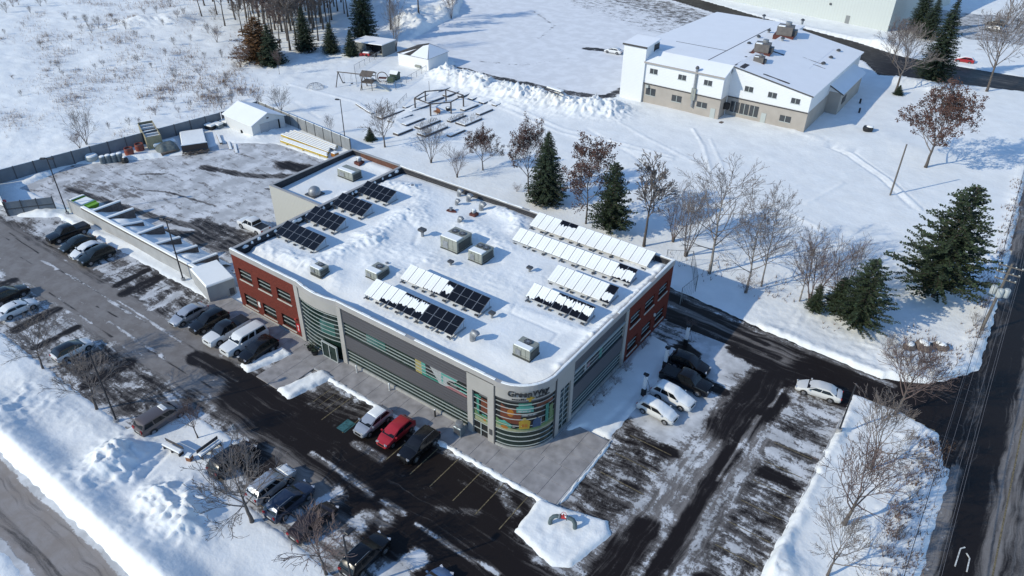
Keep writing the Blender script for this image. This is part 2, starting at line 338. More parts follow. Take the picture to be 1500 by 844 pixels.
def paved_mat(name, asphalt=(.0135,.0100,.0092), slush=(.235,.220,.208), snow=(.78,.79,.80), brown=(.105,.083,.068), pk=(.56, .86)):
    m, n, b = nodes_of(name); N = n.nodes; Lk = n.links
    def math_(op, a, c=None, d=None):
        o = N.new('ShaderNodeMath'); o.operation = op
        for i, v in enumerate((a, c, d)):
            if v is None: continue
            if isinstance(v, (int, float)): o.inputs[i].default_value = v
            else: Lk.new(v, o.inputs[i])
        return o.outputs[0]
    tc = N.new('ShaderNodeTexCoord'); at_ = N.new('ShaderNodeAttribute'); at_.attribute_name = 'cover'
    sp = N.new('ShaderNodeSeparateColor'); Lk.new(at_.outputs['Color'], sp.inputs[0])
    wn = N.new('ShaderNodeTexNoise'); wn.inputs['Scale'].default_value = .18; wn.inputs['Detail'].default_value = 3
    Lk.new(tc.outputs['Object'], wn.inputs['Vector'])
    wv = N.new('ShaderNodeVectorMath'); wv.operation = 'MULTIPLY_ADD'; wv.inputs[1].default_value = (1.8,1.8,0); Lk.new(wn.outputs['Color'], wv.inputs[0]); Lk.new(tc.outputs['Object'], wv.inputs[2])
    def noise(scale, vec, det=5, rough=.6):
        mp = N.new('ShaderNodeMapping'); mp.inputs['Scale'].default_value = vec; Lk.new(wv.outputs[0], mp.inputs[0])
        o = N.new('ShaderNodeTexNoise'); o.inputs['Scale'].default_value = scale; o.inputs['Detail'].default_value = det; o.inputs['Roughness'].default_value = rough
        Lk.new(mp.outputs[0], o.inputs['Vector']); return o.outputs[0]
    def flowmix(a, c):
        mx = N.new('ShaderNodeMix'); mx.data_type = 'FLOAT'; Lk.new(sp.outputs[2], mx.inputs[0]); Lk.new(a, mx.inputs[2]); Lk.new(c, mx.inputs[3]); return mx.outputs[0]
    st1 = flowmix(noise(1.0, (.22,1.3,1)), noise(1.0, (1.3,.22,1)))
    st2 = flowmix(noise(1.0, (.10,2.6,1), 4), noise(1.0, (2.6,.10,1), 4))
    bl = noise(.55, (1,1,1), 7, .65); fi = noise(3.2, (1,1,1), 5, .7)
    v = math_('ADD', math_('MULTIPLY', math_('SUBTRACT', st1, .5), 1.15), math_('MULTIPLY', math_('SUBTRACT', bl, .5), 1.2))
    f2 = noise(9.0, (1,1,1), 4, .7)
    v = math_('ADD', v, math_('ADD', math_('MULTIPLY', math_('SUBTRACT', fi, .5), .75), math_('MULTIPLY', math_('SUBTRACT', f2, .5), .5)))
    v2 = math_('ADD', math_('MULTIPLY', math_('SUBTRACT', st2, .5), 1.5), math_('ADD', math_('MULTIPLY', math_('SUBTRACT', bl, .5), .6), math_('MULTIPLY', math_('SUBTRACT', f2, .5), .5)))
    sn = math_('ADD', v, sp.outputs[0]); slv = math_('ADD', v2, sp.outputs[1])
    def ss(x, a, c):
        o = N.new('ShaderNodeMapRange'); o.interpolation_type = 'SMOOTHSTEP'; o.inputs[1].default_value = a; o.inputs[2].default_value = c; Lk.new(x, o.inputs[0]); return o.outputs[0]
    def mixc(f, a, c):
        mx = N.new('ShaderNodeMix'); mx.data_type = 'RGBA'; Lk.new(f, mx.inputs[0])
        for i, q in ((6, a), (7, c)):
            if isinstance(q, tuple): mx.inputs[i].default_value = (*q, 1)
            else: Lk.new(q, mx.inputs[i])
        return mx.outputs[2]
    fs = ss(slv, .18, .92); base = mixc(fs, asphalt, mixc(ss(bl, .35, .65), slush, tuple(.55*s+.45*q for s, q in zip(slush, brown))))
    fn = ss(sn, .41, .60); fh = math_('MULTIPLY', ss(sn, .18, .50), .5)
    packed = mixc(ss(noise(.35, (1,1,1), 4, .6), .38, .66), tuple(pk[0]*q for q in snow), tuple(pk[1]*q for q in snow)); c1 = mixc(fh, base, slush); c2 = mixc(fn, c1, packed)
    Lk.new(c2, b.inputs['Base Color'])
    rg = N.new('ShaderNodeMapRange'); rg.inputs[3].default_value = .55; rg.inputs[4].default_value = .8; Lk.new(fn, rg.inputs[0]); Lk.new(rg.outputs[0], b.inputs['Roughness'])
    b.inputs['Specular IOR Level'].default_value = .16
    bp = N.new('ShaderNodeBump'); bp.inputs['Strength'].default_value = .45; bp.inputs['Distance'].default_value = .06
    Lk.new(math_('ADD', math_('MULTIPLY', fn, .6), math_('MULTIPLY', fi, .5)), bp.inputs['Height']); Lk.new(bp.outputs[0], b.inputs['Normal'])
    return m
PAVE = paved_mat('snowy_asphalt'); PAVE_REAR = paved_mat('snowy_rear_lot', pk=(.90, 1.02)); PAVE_STREET = paved_mat('salted_street', (.05,.045,.042), (.30,.275,.26), (.78,.79,.80), (.20,.16,.125))
def sheet(name, P, z, res, base, flow, strokes=(), margin=1.0, hold=None, m=None):
    """paved sheet: base = (snow, slush); strokes = (world polyline, half width, snow, slush[, flow])"""
    xs = [p[0] for p in P]; ys = [p[1] for p in P]
    X, Y = np.meshgrid(np.arange(min(xs)-margin, max(xs)+margin+res, res), np.arange(min(ys)-margin, max(ys)+margin+res, res))
    sn = np.full(X.shape, base[0]); sl_ = np.full(X.shape, base[1]); fl = np.full(X.shape, float(flow))
    wob = .5*(fbm(X/1.5, Y/1.5, 61, 3)-.5)
    for s in strokes:
        d = dseg(X, Y, s[0])+wob*min(1.5, s[1]); k = sstep(s[1]*1.35, s[1]*.55, d)
        sn += (s[2]-sn)*k; sl_ += (s[3]-sl_)*k
        if len(s) > 4: fl += (s[4]-fl)*k
    sd = sdist(X, Y, P); keep = (sd < margin)
    if hold is not None: keep &= hold(X, Y)
    A = np.stack([sn, sl_, fl, np.ones_like(sn)], -1)
    o = bpy.data.objects.new(name, grid_mesh(name, X, Y, np.full(X.shape, z), keep[:-1,:-1], A)); C.objects.link(o); o.data.materials.append(m or PAVE)
    return tag(o, kind='structure')
def no_bld(X, Y): return ~((X > 0.4) & (X < 43.4) & (Y > 0.4) & (Y < 29.4))
park_strokes = [
    ([(-80,-11),(-30,-10.5),(8,-10.2)], 3.6, .14, 1.25), ([(8,-10.2),(22,-12.5),(34,-16)], 1.8, .16, .9),
    ([(-78,-8.0),(-40,-7),(-20,-7.2)], 1.2, .2, .6), ([(-78,-18),(-45,-17.5)], 3.5, .5, .5),
    ([(-60,-5),(-47,-5.5)], 2.2, .62, .5), ([(-45,-3),(-38,-4)], 3.0, .60, .45),
    ([(-18,-4),(-6,-4.5)], 3.0, .40, .32), ([(-5,-17),(5,-17)], 3.0, .34, .35),
    ([(4,-9.5),(10,-8.6),(20,-9.4)], 1.4, .02, .05), ([(14,-10),(30,-9.6),(47,-11)], 3.4, -.04, .12), ([(22,-6.5),(45,-6.2)], 2.6, .0, .04), ([(36,-12),(60,-13)], 4.0, -.06, .10),
    (W2([(470,585),(500,600),(530,600)]), 1.6, .22, .30), (W2([(455,664),(510,697),(545,725)]), .35, .50, .6), (W2([(560,733),(592,753)]), .3, .56, .6), (W2([(610,768),(665,805),(730,840)]), .3, .46, .5), (W2([(520,650),(560,672)]), .5, .46, .5),
    ([(21,-15),(26,-16)], 1.6, .05, .2), ([(30.8,-16.8),(31.5,-13.5)], .55, .62, .5), ([(35.2,-17.5),(35.8,-14)], 1.1, .52, .5), ([(37,-13),(37.5,-13.2)], 1.0, .42, .5), ([(41.6,-17),(42.3,-14.6)], 1.2, .72, .5), ([(9,-13.5),(14,-13.5)], 1.0, .30, .4),
    (W2([(640,745),(700,752)]), .4, .2, .3), (W2([(735,722),(752,748)]), .8, .38, .3),
    (W2([(800,800),(840,838)]), .8, .4, .4), ([(54.6,-3),(54.2,-7)], .8, .42, .6),
    ([(52,1),(52,11)], 3.2, .34, .30, 0), ([(51.5,11.6),(55.4,11.4)], 1.0, .75, .6, 0), ([(51.6,14),(51.8,30)], 3.6, .82, .7, 0),
    ([(56.2,-2),(56.4,10),(57.0,19)], 1.7, .46, .72, 1), ([(58.4,2),(58.2,12)], .5, .42, .8, 1), ([(59.6,-10),(59.3,2),(59.2,12),(60.6,24)], .9, -.02, .08, 1), ([(57.0,-12),(56,-6),(56.5,0)], 1.4, .0, .15, 1), ([(58,16),(58.6,26)], 2.4, .02, .18, 1),
    ([(61.2,-12),(61.0,4),(61.2,18)], 1.2, .44, .62, 1), ([(64.2,-4),(64.2,12),(64,20)], 2.2, .36, .30, 0), ([(64.5,24),(64.8,28)], 2.0, .50, .4, 0), ([(62.5,-14),(62,-4)], 2.0, .56, .5, 1), ([(54,29.2),(66,28)], 1.6, .0, .12, 0),
    (W2([(985,520),(1000,505),(1018,520)]), .8, .1, .1), (W2([(1000,545),(1030,560),(1060,575)]), .8, .1, .1)]
_r = random.Random(8)
def stalls(xs, y0, y1, axis_='x', p=.38):
    for v in xs:
        if _r.random() < p:
            k = _r.random(); w = _r.uniform(.5,.95); c0, c1 = y0+_r.uniform(0,1.6), y1-_r.uniform(0,1.6)
            seg = [(v+_r.uniform(-.3,.3), c0), (v+_r.uniform(-.3,.3), c1)] if axis_ == 'x' else [(c0, v+_r.uniform(-.3,.3)), (c1, v+_r.uniform(-.3,.3))]
            park_strokes.append((seg, w, .10 if k < .6 else .62, .16 if k < .6 else .5, 1 if axis_ == 'x' else 0))
stalls([-23+2.8*i for i in range(7)], -7.4, -1.8); stalls([-60+2.8*i for i in range(5)], -7.4, -3); stalls([-18+2.8*i for i in range(10)], -20.0, -14.2); stalls([-60+2.8*i for i in range(12)], -20.0, -14.2, p=.5)
stalls([1+2.8*i for i in range(4)], 49.2, 54.8, 'y'); stalls([-10+2.8*i for i in range(13)], 61.4, 66.2, 'y', .55)
for i in range(16):      # single ruts and scrape lines along the lanes
    x = _r.uniform(-60, 14); y = _r.uniform(-13.4,-7.6); l = _r.uniform(4,14); park_strokes.append(([(x,y),(x+l,y+_r.uniform(-.5,.5))], _r.uniform(.08,.2), _r.choice((.0,.5,.6,.1)), _r.choice((.2,.8,.4))))
for i in range(5):
    y = _r.uniform(-8, 22); x = _r.uniform(55.8, 61); l = _r.uniform(4,12); park_strokes.append(([(x,y),(x+_r.uniform(-.4,.4),y+l)], _r.uniform(.08,.22), _r.choice((.0,.45,.55,.1)), _r.choice((.1,.8,.4)), 1))
lot = sheet('parking_lot', PARK, 0.0, .25, (.50, .52), 0, park_strokes, hold=lambda X, Y: no_bld(X, Y))
sheet('driveway', DRIVE, .004, .25, (.02, .16), 0, [([(38,33.5),(50,32),(60,31)], 1.6, .15, .65), ([(40,34.6),(56,32.2)], .4, -.1, .1), ([(40,31.8),(58,30.6)], .5, .0, .15), ([(62,31),(76,33)], 2.5, -.1, .02), ([(40,36),(56,34),(70,33.4)], .5, .35, .5)], margin=.4)
sheet('main_road', ROAD, .008, .4, (-.02, .30), 1, [([(79.4,-60),(80.0,60),(78.7,330)], 1.0, -.15, .0), ([(81.6,-60),(82.4,60),(81,330)], .9, .12, .75), ([(84.2,-60),(84.8,80)], 1.2, .12, .7), ([(77.7,-40),(77.7,24)], .6, .25, .9), ([(77.6,60),(77,120),(76.4,330)], 1.0, .2, .6)], margin=.3)
sheet('side_street', STREET, .004, .3, (.10, 1.0), 0, [([(-140,-30.9),(80,-30.9)], .5, .0, .75), ([(-140,-33.0),(80,-33.2)], .6, .0, .6), ([(-140,-31.9),(80,-32.1)], .4, .0, 1.0), ([(-140,-34.6),(80,-34.8)], .7, .8, .9), ([(-140,-29.6),(80,-29.6)], .5, .75, .9)], m=PAVE_STREET)
sheet('storage_yard', YARD, .0, .3, (.66, .85), 0, [([(-50,4),(-35,6),(-20,9),(-9,12.5)], .7, .22, .45), ([(-40,22),(-30,25),(-20,33)], .9, .25, .45), ([(-46,14),(-40,19),(-30,22),(-22,24)], .25, .2, .4), ([(-44,9),(-36,13),(-26,14.5)], .2, .25, .5), ([(-24,10),(-14,11),(-11,18)], 1.3, .30, .30), ([(-20,7),(-9,9)], 2.0, .26, .40), ([(-52,6),(-40,9)], 2.0, .5, .8), ([(-30,31),(-24,33)], 1.6, .06, .2), ([(-26,4),(-16,10)], 1.2, .22, .35), ([(-42,18),(-26,22)], 1.6, .7, .8)], margin=1.2)
sheet("rear_parking_lot", REAR, .0, .6, (.95, .62), 0, [([(-44,92.4),(-30,92),(-10,94),(-2,96)], 1.5, .30, .3), ([(-2,104),(-2,97)], 1.4, .3, .3), ([(-50,172),(-20,160),(4,150)], 9, .62, .6), ([(-70,196),(-30,180),(0,166)], 9, .48, .5), ([(-19,128),(-25,126)], 1.4, .25, .2), ([(-58,150),(-44,140),(-40,126)], .6, .55, .6), ([(-40,100),(-30,104),(-24,116)], .5, .6, .6)], margin=.8, m=PAVE_REAR)
sheet('rear_lane', LANE, .006, .6, (.05, .22), 0, [([(44,164),(76,164)], 3.0, .0, .35), ([(-70,208),(-40,198)], 4, .3, .3)], margin=.6)
sheet('far_lot', FARLOT, .0, .8, (.55, .6), 0, [])
def arrow_line(parent, name, x0, x1, y0, y1, m, z=.012):
    return MB().quad((x0,y0,z),(x1,y0,z),(x1,y1,z),(x0,y1,z)).build(name, m, parent)
YEL = mat('worn_yellow_paint', (.15,.12,.065), .8, var=.7, vscale=6); WHT = mat('worn_white_paint', (.55,.55,.52), .8, var=.35, vscale=5)
for i, x in enumerate((23.2, 26.3, 32.4, 35.5, 38.0, 40.8, 43.4, 46.1)):
    arrow_line(lot, 'bay_line', x-.045, x+.045, -7.9, -3.5, YEL)
TEAL = mat('teal_bay_paint', (.03,.11,.12), .8, var=.4, vscale=4); x_, y_ = at(507,624); arrow_line(lot, 'painted_symbol', x_-.6, x_+.6, y_-.8, y_+.8, TEAL)
for i in range(3): arrow_line(lot, 'hatch_line', 20.4+i*.95, 20.46+i*.95, -6.6, -3.8, YEL)
for y in (3.2, 6.2, 9.2): arrow_line(lot, 'bay_line', 50.0, 54.6, y-.05, y+.05, YEL)
for y in (2.0, 5.0, 8.0, 11.0, 14.0, 17.0): arrow_line(lot, 'bay_line', 62.2, 66.0, y-.05, y+.05, YEL)
rd = bpy.data.objects['main_road']
m_ = MB(); m_.quad((81.62,-60,.02),(81.76,-60,.02),(82.66,60,.02),(82.52,60,.02)); m_.quad((82.52,60,.02),(82.66,60,.02),(81.4,330,.02),(81.26,330,.02)); m_.build('centre_line', YEL, rd)
m_ = MB(); m_.path([(79.5,12.0,.02),(79.6,14.2,.02),(79.9,14.6,.02)], .07, 4); m_.path([(80.4,12.0,.02),(80.4,13.6,.02),(80.1,14.0,.02)], .07, 4); m_.build('turn_marking', WHT, rd)
# pavement, plaza and kerb
CONC = mat('plaza_concrete', (.30,.285,.28), .85, var=.22, vscale=.9, bump=.25, bscale=9)
KERB = mat('kerb_concrete', (.42,.42,.42), .85, var=.2, vscale=2)
pz = MB()
def slabgrid(x0, x1, y0, y1, nx, ny, hole=None):
    for i in range(nx):
        for j in range(ny):
            a, b_ = x0+(x1-x0)*i/nx, x0+(x1-x0)*(i+1)/nx; c, d = y0+(y1-y0)*j/ny, y0+(y1-y0)*(j+1)/ny
            pz.rbox(a+.012, b_-.012, c+.012, d-.012, -.2, .125, .012)
slabgrid(-4.0, 40.6, -2.75, .25, 22, 1); slabgrid(40.6, 48.7, -2.75, 1.55, 4, 2); slabgrid(44.2, 48.7, 1.55, 7.1, 2, 3); slabgrid(43.0, 44.2, 1.55, 4.4, 1, 1)
slabgrid(12.3, 16.4, -7.6, -2.75, 2, 2)
pv = pz.build('pavement', CONC); tag(pv, kind='structure')
kb = MB()
def kerb(pts, w=.15, h=.14):
    for (ax_, ay_), (bx_, by_) in zip(pts[:-1], pts[1:]):
        L_ = math.hypot(bx_-ax_, by_-ay_); kb.cbox((ax_+bx_)/2, (ay_+by_)/2, h/2-.05, L_+w, w, h+.1, math.atan2(by_-ay_, bx_-ax_))
kerb([(-4.2,-2.85),(12.2,-2.85)]); kerb([(16.5,-2.85),(48.85,-2.85)]); kerb([(48.8,-2.7),(48.8,7.2)]); kerb([(66.75,-4),(66.75,24.8)])
tag(kb.build('kerb', KERB), kind='structure')
# snow pushed along the kerbs
kr = MB(); rnd = random.Random(3)
def ridge(pts, w, h, seg=.35, name='kerb_snow'):
    P = []; 
    for (ax_, ay_), (bx_, by_) in zip(pts[:-1], pts[1:]):
        n = max(2, int(math.hypot(bx_-ax_, by_-ay_)/seg))
        P += [(ax_+(bx_-ax_)*i/n, ay_+(by_-ay_)*i/n) for i in range(n)]
    P.append(pts[-1]); dx, dy = P[-1][0]-P[0][0], P[-1][1]-P[0][1]; L_ = math.hypot(dx, dy); nx_, ny_ = -dy/L_, dx/L_
    vs = []
    for i, (x, y) in enumerate(P):
        e = min(1, min(i, len(P)-1-i)/2); ww = w*(.6+.8*rnd.random())*(.3+.7*e); hh = h*(.5+.9*rnd.random())*e; j = (rnd.random()-.5)*.1
        for t, u in ((-1,-.02),(-.55,.6),(0,1),(.5,.7),(1,-.02)): vs.append((x+nx_*(t*ww+j), y+ny_*(t*ww+j), .0+hh*u*(.8+.4*rnd.random()) if u > 0 else -.02))
    kr.add(vs, [(i*5+k, (i+1)*5+k, (i+1)*5+k+1, i*5+k+1) for i in range(len(P)-1) for k in range(4)])
ridge([(18.5,-3.05),(48.5,-3.05)], .3, .24); ridge([(48.95,-2.4),(48.95,7.0)], .16, .22); ridge([(-4.2,-3.05),(9.5,-3.05)], .2, .2)
tag(kr.build('kerb_snow', SNOW, smooth=True, angle=180), kind='structure')
# ------------------------------------------------------------------ the main building
BRK, _n, _b = nodes_of('red_brick')
_tc = _n.nodes.new('ShaderNodeTexCoord'); _mp = _n.nodes.new('ShaderNodeMapping'); _mp.inputs['Rotation'].default_value = (R_(90),0,0)
_sx = _n.nodes.new('ShaderNodeSeparateXYZ'); _cx = _n.nodes.new('ShaderNodeCombineXYZ'); _ad = _n.nodes.new('ShaderNodeMath'); _ad.operation = 'ADD'
_n.links.new(_tc.outputs['Object'], _sx.inputs[0]); _n.links.new(_sx.outputs[0], _ad.inputs[0]); _n.links.new(_sx.outputs[1], _ad.inputs[1]); _n.links.new(_ad.outputs[0], _cx.inputs[0]); _n.links.new(_sx.outputs[2], _cx.inputs[1])
_bk = _n.nodes.new('ShaderNodeTexBrick'); _bk.inputs['Scale'].default_value = 2.2; _bk.inputs['Mortar Size'].default_value = .012
_bk.inputs['Color1'].default_value = (.150,.034,.024,1); _bk.inputs['Color2'].default_value = (.112,.026,.019,1); _bk.inputs['Mortar'].default_value = (.12,.05,.04,1)
_n.links.new(_cx.outputs[0], _bk.inputs['Vector']); _n.links.new(_bk.outputs[0], _b.inputs['Base Color']); _b.inputs['Roughness'].default_value = .9; _b.inputs['Specular IOR Level'].default_value = .1
PANEL = mat('pale_panel', (.35,.335,.31), .55, var=.05, vscale=.5); CAPM = mat('parapet_cap_metal', (.35,.335,.32), .45, var=.05, vscale=.7)
GREYS = siding_mat('grey_rib_siding', (.088,.086,.093), .36, 'Z', .8, .45, .72); TRIM = mat('white_mullion', (.40,.43,.41), .45); SILL = mat('pale_stone_sill', (.45,.42,.36), .8, var=.1)
GLZ = glass_mat('green_tinted_glass', (.010,.024,.019), .06, .55); GLD = glass_mat('dark_office_glass', (.012,.016,.014), .06, .55); GLT = glass_mat('teal_glass', (.03,.10,.085), .08, .5)
MEMB = mat('dark_roof_membrane', (.030,.030,.034), .8, var=.3, vscale=2); DGREY = mat('dark_grey_metal', (.06,.062,.066), .5); CONB = mat('concrete_base', (.33,.33,.31), .85, var=.12)
RIBW = siding_mat('pale_rib_cladding', (.44,.43,.39), .32, 'X', .7, .5, .86); BACKW = siding_mat('rear_cladding', (.40,.40,.38), .32, 'XY', .6, .5, .85)
bld = thing('office_building', 'long flat roofed office building of red brick, grey siding and curved glass corner', 'building', (0,0,0))
HB = 8.5
def wallpiece(name, plane, pos, a0, a1, z0, z1, holes, m, t=.3, parent=bld):
    A = sorted({a0, a1, *[h[0] for h in holes], *[h[1] for h in holes]}); Z = sorted({z0, z1, *[h[2] for h in holes], *[h[3] for h in holes]})
    mb = MB()
    for i in range(len(A)-1):
        run = None
        for j in range(len(Z)-1):
            ca, cz = (A[i]+A[i+1])/2, (Z[j]+Z[j+1])/2
            if any(h[0] < ca < h[1] and h[2] < cz < h[3] for h in holes): continue
            if plane == 'Y': mb.box(A[i], A[i+1], pos, pos+t, Z[j], Z[j+1])
            else: mb.box(pos-t, pos, A[i], A[i+1], Z[j], Z[j+1])
    return mb.build(name, m, parent)
def pane(plane, pos, a0, a1, z0, z1, depth, rows, cols=1, gm=GLD, name='window', sill=False, mw=.05, parent=bld, label=None):
    """glazing set back by depth, with its mullions (and sill) as sub-parts"""
    mb = MB()
    if plane == 'Y': mb.box(a0+.004, a1-.004, pos+depth, pos+depth+.06, z0+.004, z1-.004)
    else: mb.box(pos-depth-.06, pos-depth, a0+.004, a1-.004, z0+.004, z1-.004)
    w = mb.build(name, gm, parent)
    if label: w['label'] = label
    def bar(u0, u1, v0, v1):
        f = MB()
        if plane == 'Y': f.box(u0, u1, pos+depth-.07, pos+depth-.003, v0, v1)
        else: f.box(pos-depth+.003, pos-depth+.07, u0, u1, v0, v1)
        f.build('mullion', TRIM, w)
    for r in range(1, rows): zz = z0+(z1-z0)*r/rows; bar(a0+.01, a1-.01, zz-mw/2, zz+mw/2)
    for c in range(1, cols):
        aa = a0+(a1-a0)*c/cols
        for r in range(rows): bar(aa-mw/2, aa+mw/2, z0+(z1-z0)*r/rows+mw/2+.002, z0+(z1-z0)*(r+1)/rows-mw/2-.002)
    if sill:
        s = MB()
        if plane == 'Y': s.box(a0-.08, a1+.08, pos-.09, pos+.1, z0-.16, z0-.003)
        else: s.box(pos-.1, pos+.09, a0-.08, a1+.08, z0-.16, z0-.003)
        s.build('sill', SILL, w)
    return w
# core behind the facades
def arc(cx, cy, r, a0, a1, n): return [(cx+r*math.cos(R_(a0+(a1-a0)*i/n)), cy+r*math.sin(R_(a0+(a1-a0)*i/n))) for i in range(n+1)]
BAYC = ((12.0+18.3)/2, None); _s = .42; _h = 3.15; _rb = (_h*_h+_s*_s)/(2*_s); BAYR = _rb; BAY0 = (15.15, _rb-_s)
def bay(r_off=0.0, n=12):
    a = math.degrees(math.asin(_h/BAYR)); return arc(BAY0[0], BAY0[1], BAYR+r_off, -90-a, -90+a, n)
def corner(r, n=20): return arc(39.75, 4.2, r, -90, 0, n)
core = MB(); core.prism([(.32,.45)] + [(12.0,.45)] + [(18.3,.45)] + corner(3.7) + [(43.45,29.5),(.32,29.5)], 0, 6.6); core.build('core', GLD, bld)
# brick front
wh = [(.9,3.25),(4.4,6.8),(7.9,10.3)]
holes = [(a,b,z0,z1) for a,b in wh for z0,z1 in ((.75,2.5),(4.6,6.2))]
wallpiece('brick_wall', 'Y', 0, 0, 11.35, 0, 7.95, holes, BRK)
for a,b,z0,z1 in holes: pane('Y', 0, a, b, z0, z1, .2, 3, 1, GLD, 'window', True, .045)
MB().box(0, 11.34, -.05, .0, 0, .35).build('plinth', CONB, bld)
m_ = MB(); m_.box(3.55, 3.95, -.06, -.003, 1.55, 2.35); m_.build('notice_board', WHT, bld)
m_ = MB(); m_.box(10.55, 11.05, -.05, -.003, .95, 2.1); m_.build('red_sign', mat('sign_red', (.45,.02,.03), .5), bld)
m_ = MB(); m_.box(10.66, 10.94, -.058, -.052, 1.75, 1.9); m_.box(10.74, 10.86, -.058, -.052, 1.15, 1.74); m_.build('sign_mark', WHT, bld)
m_ = MB(); m_.box(10.6, 10.85, -.25, 0, 2.75, 2.95); m_.build('wall_lamp', mat('lamp_red_housing', (.4,.05,.04), .5), bld)
# pilasters
for a,b in ((11.36,12.0),(18.3,18.94)): MB().box(a, b, -.12, .35, 0, 7.95).build('pilaster', PANEL, bld)
# glazed entrance bay, bowed outward
def ribbon(P, z0, z1, name, m, th=.12, parent=bld):
    mb = MB()
    for (a, b), (c, d) in zip(P[:-1], P[1:]):
        mb.quad((a,b,z0),(c,d,z0),(c,d,z1),(a,b,z1))
    return mb.build(name, m, parent)
def bar_ring(P, z0, z1, out, mb):
    """horizontal bar following a plan curve, standing out by `out`"""
    k = len(P); Q = []
    for i in range(k):
        a, b = P[max(0,i-1)], P[min(k-1,i+1)]; dx, dy = b[0]-a[0], b[1]-a[1]; l = math.hypot(dx, dy); Q.append((P[i][0]+dy/l*out, P[i][1]-dx/l*out))
    for i in range(k-1):
        (a,b),(c,d),(e,f),(g,h) = P[i], P[i+1], Q[i], Q[i+1]
        mb.quad((e,f,z0),(g,h,z0),(g,h,z1),(e,f,z1)); mb.quad((e,f,z1),(g,h,z1),(c,d,z1),(a,b,z1)); mb.quad((a,b,z0),(c,d,z0),(g,h,z0),(e,f,z0))
gb = ribbon(bay(-.12), .15, 6.5, 'bay_glass', GLZ)
for i in range(11):
    z = .45+i*.58; mb = MB()
    if z < 2.2:
        P = [p for p in bay(-.12, 24) if p[0] < 15.5]; bar_ring(P, z-.025, z+.025, .06, mb)
    else: bar_ring(bay(-.12), z-.025, z+.025, .06, mb)
    mb.build('mullion', TRIM, gb)
bar = ribbon([p for p in bay(-.10, 24) if 15.2 < p[0] < 17.6], 3.3, 5.2, 'teal_pane', GLT)  # paler teal patch laid over the bay glass
P = bay(.0)
fas = MB()
for (a, b), (c, d) in zip(P[:-1], P[1:]): fas.quad((a,b,6.5),(c,d,6.5),(c,d,7.96),(a,b,7.96)); fas.quad((a,.4,6.5),(c,.4,6.5),(c,d,6.5),(a,b,6.5))
fas.build('fascia', PANEL, bld)
bb = MB(); bar_ring(bay(-.14), .0, .15, .2, bb); bb.build('plinth', CONB, bld)
dr = MB(); dr.box(15.55, 17.9, -.62, -.5, .12, 2.15); do_ = dr.build('entrance_door', GLZ, bld)
m_ = MB(); 
for x in (15.5, 16.66, 17.86): m_.box(x, x+.09, -.68, -.48, .12, 2.2)
m_.box(15.5, 17.95, -.68, -.48, 2.2, 2.3); m_.box(15.5, 17.95, -.66, -.5, .1, .2); m_.build('door_frame', TRIM, do_)
m_ = MB(); m_.box(16.5,16.55,-.74,-.7,.9,1.3); m_.box(16.82,16.87,-.74,-.7,.9,1.3); m_.build('handle', DGREY, do_)
# long banded front
wallpiece('siding_band', 'Y', 0, 18.94, 36.35, 6.08, 7.7, [], GREYS)
wallpiece('siding_band', 'Y', 0, 18.94, 36.35, 2.38, 4.28, [], GREYS)
wallpiece('plinth', 'Y', .0, 18.94, 36.35, 0, .5, [], CONB)
w1 = pane('Y', 0, 18.94, 29.4, 4.28, 6.08, .14, 4, 1, GLZ, 'window_band', False, .05)
w2 = pane('Y', 0, 18.94, 36.35, .5, 2.38, .14, 4, 1, GLZ, 'window_band', False, .05)
m_ = MB(); m_.box(22.4, 25.2, .1, .136, 4.9, 5.9); m_.build('teal_pane', GLT, bld)  # paler teal patch in front of the upper window band
# printed glass panels: flat shapes on the glass
PC = dict(yellow=(.50,.42,.16), teal=(.06,.30,.23), white=(.50,.52,.52), dark=(.02,.022,.022), pink=(.42,.20,.21), green=(.16,.28,.12), pale=(.40,.42,.26), rust=(.20,.06,.03), orange=(.50,.20,.03), blue=(.05,.12,.24), grey=(.2,.2,.2), gold=(.55,.36,.04), cyan=(.12,.42,.36))
PM = {k: mat('print_'+k, tuple(.62*q for q in v), .4, var=.12, vscale=3) for k, v in PC.items()}; PK = list(PM); PL = [PM[k] for k in PK]
def print_panel(name, fmap, shapes, parent=bld):
    """shapes: (colour, polygon in (u, z)) laid in layers 4 mm apart through the mapping fmap(u, z, off)"""
    mb = MB()
    for k, (c, P) in enumerate(shapes):
        off = .012+.004*k
        us = [p[0] for p in P]; u0, u1 = min(us), max(us); n = max(1, int((u1-u0)/.5))
        # cut into upright strips so the print can follow a curve
        for i in range(n):
            a, b = u0+(u1-u0)*i/n, u0+(u1-u0)*(i+1)/n; Q = clip(clip(P, a, 1), b, -1)
            if len(Q) >= 3: mb.add([fmap(u, z, off) for u, z in Q], [tuple(range(len(Q)))], PK.index(c))
    return mb.build(name, PL, parent)
def clip(P, u, sg):
    out = []
    for i in range(len(P)):
        a, b = P[i], P[(i+1) % len(P)]; ia, ib = (a[0]-u)*sg >= -1e-9, (b[0]-u)*sg >= -1e-9
        if ia: out.append(a)
        if ia != ib:
            t = (u-a[0])/(b[0]-a[0]); out.append((u, a[1]+t*(b[1]-a[1])))
    return out
def rc(u0, u1, z0, z1): return [(u0,z0),(u1,z0),(u1,z1),(u0,z1)]
def el(u, z, a, b, n=14): return [(u+a*math.cos(2*math.pi*i/n), z+b*math.sin(2*math.pi*i/n)) for i in range(n)]
MB().box(29.4, 36.35, .14, .2, 4.28, 6.08).build('window_band', GLZ, bld)
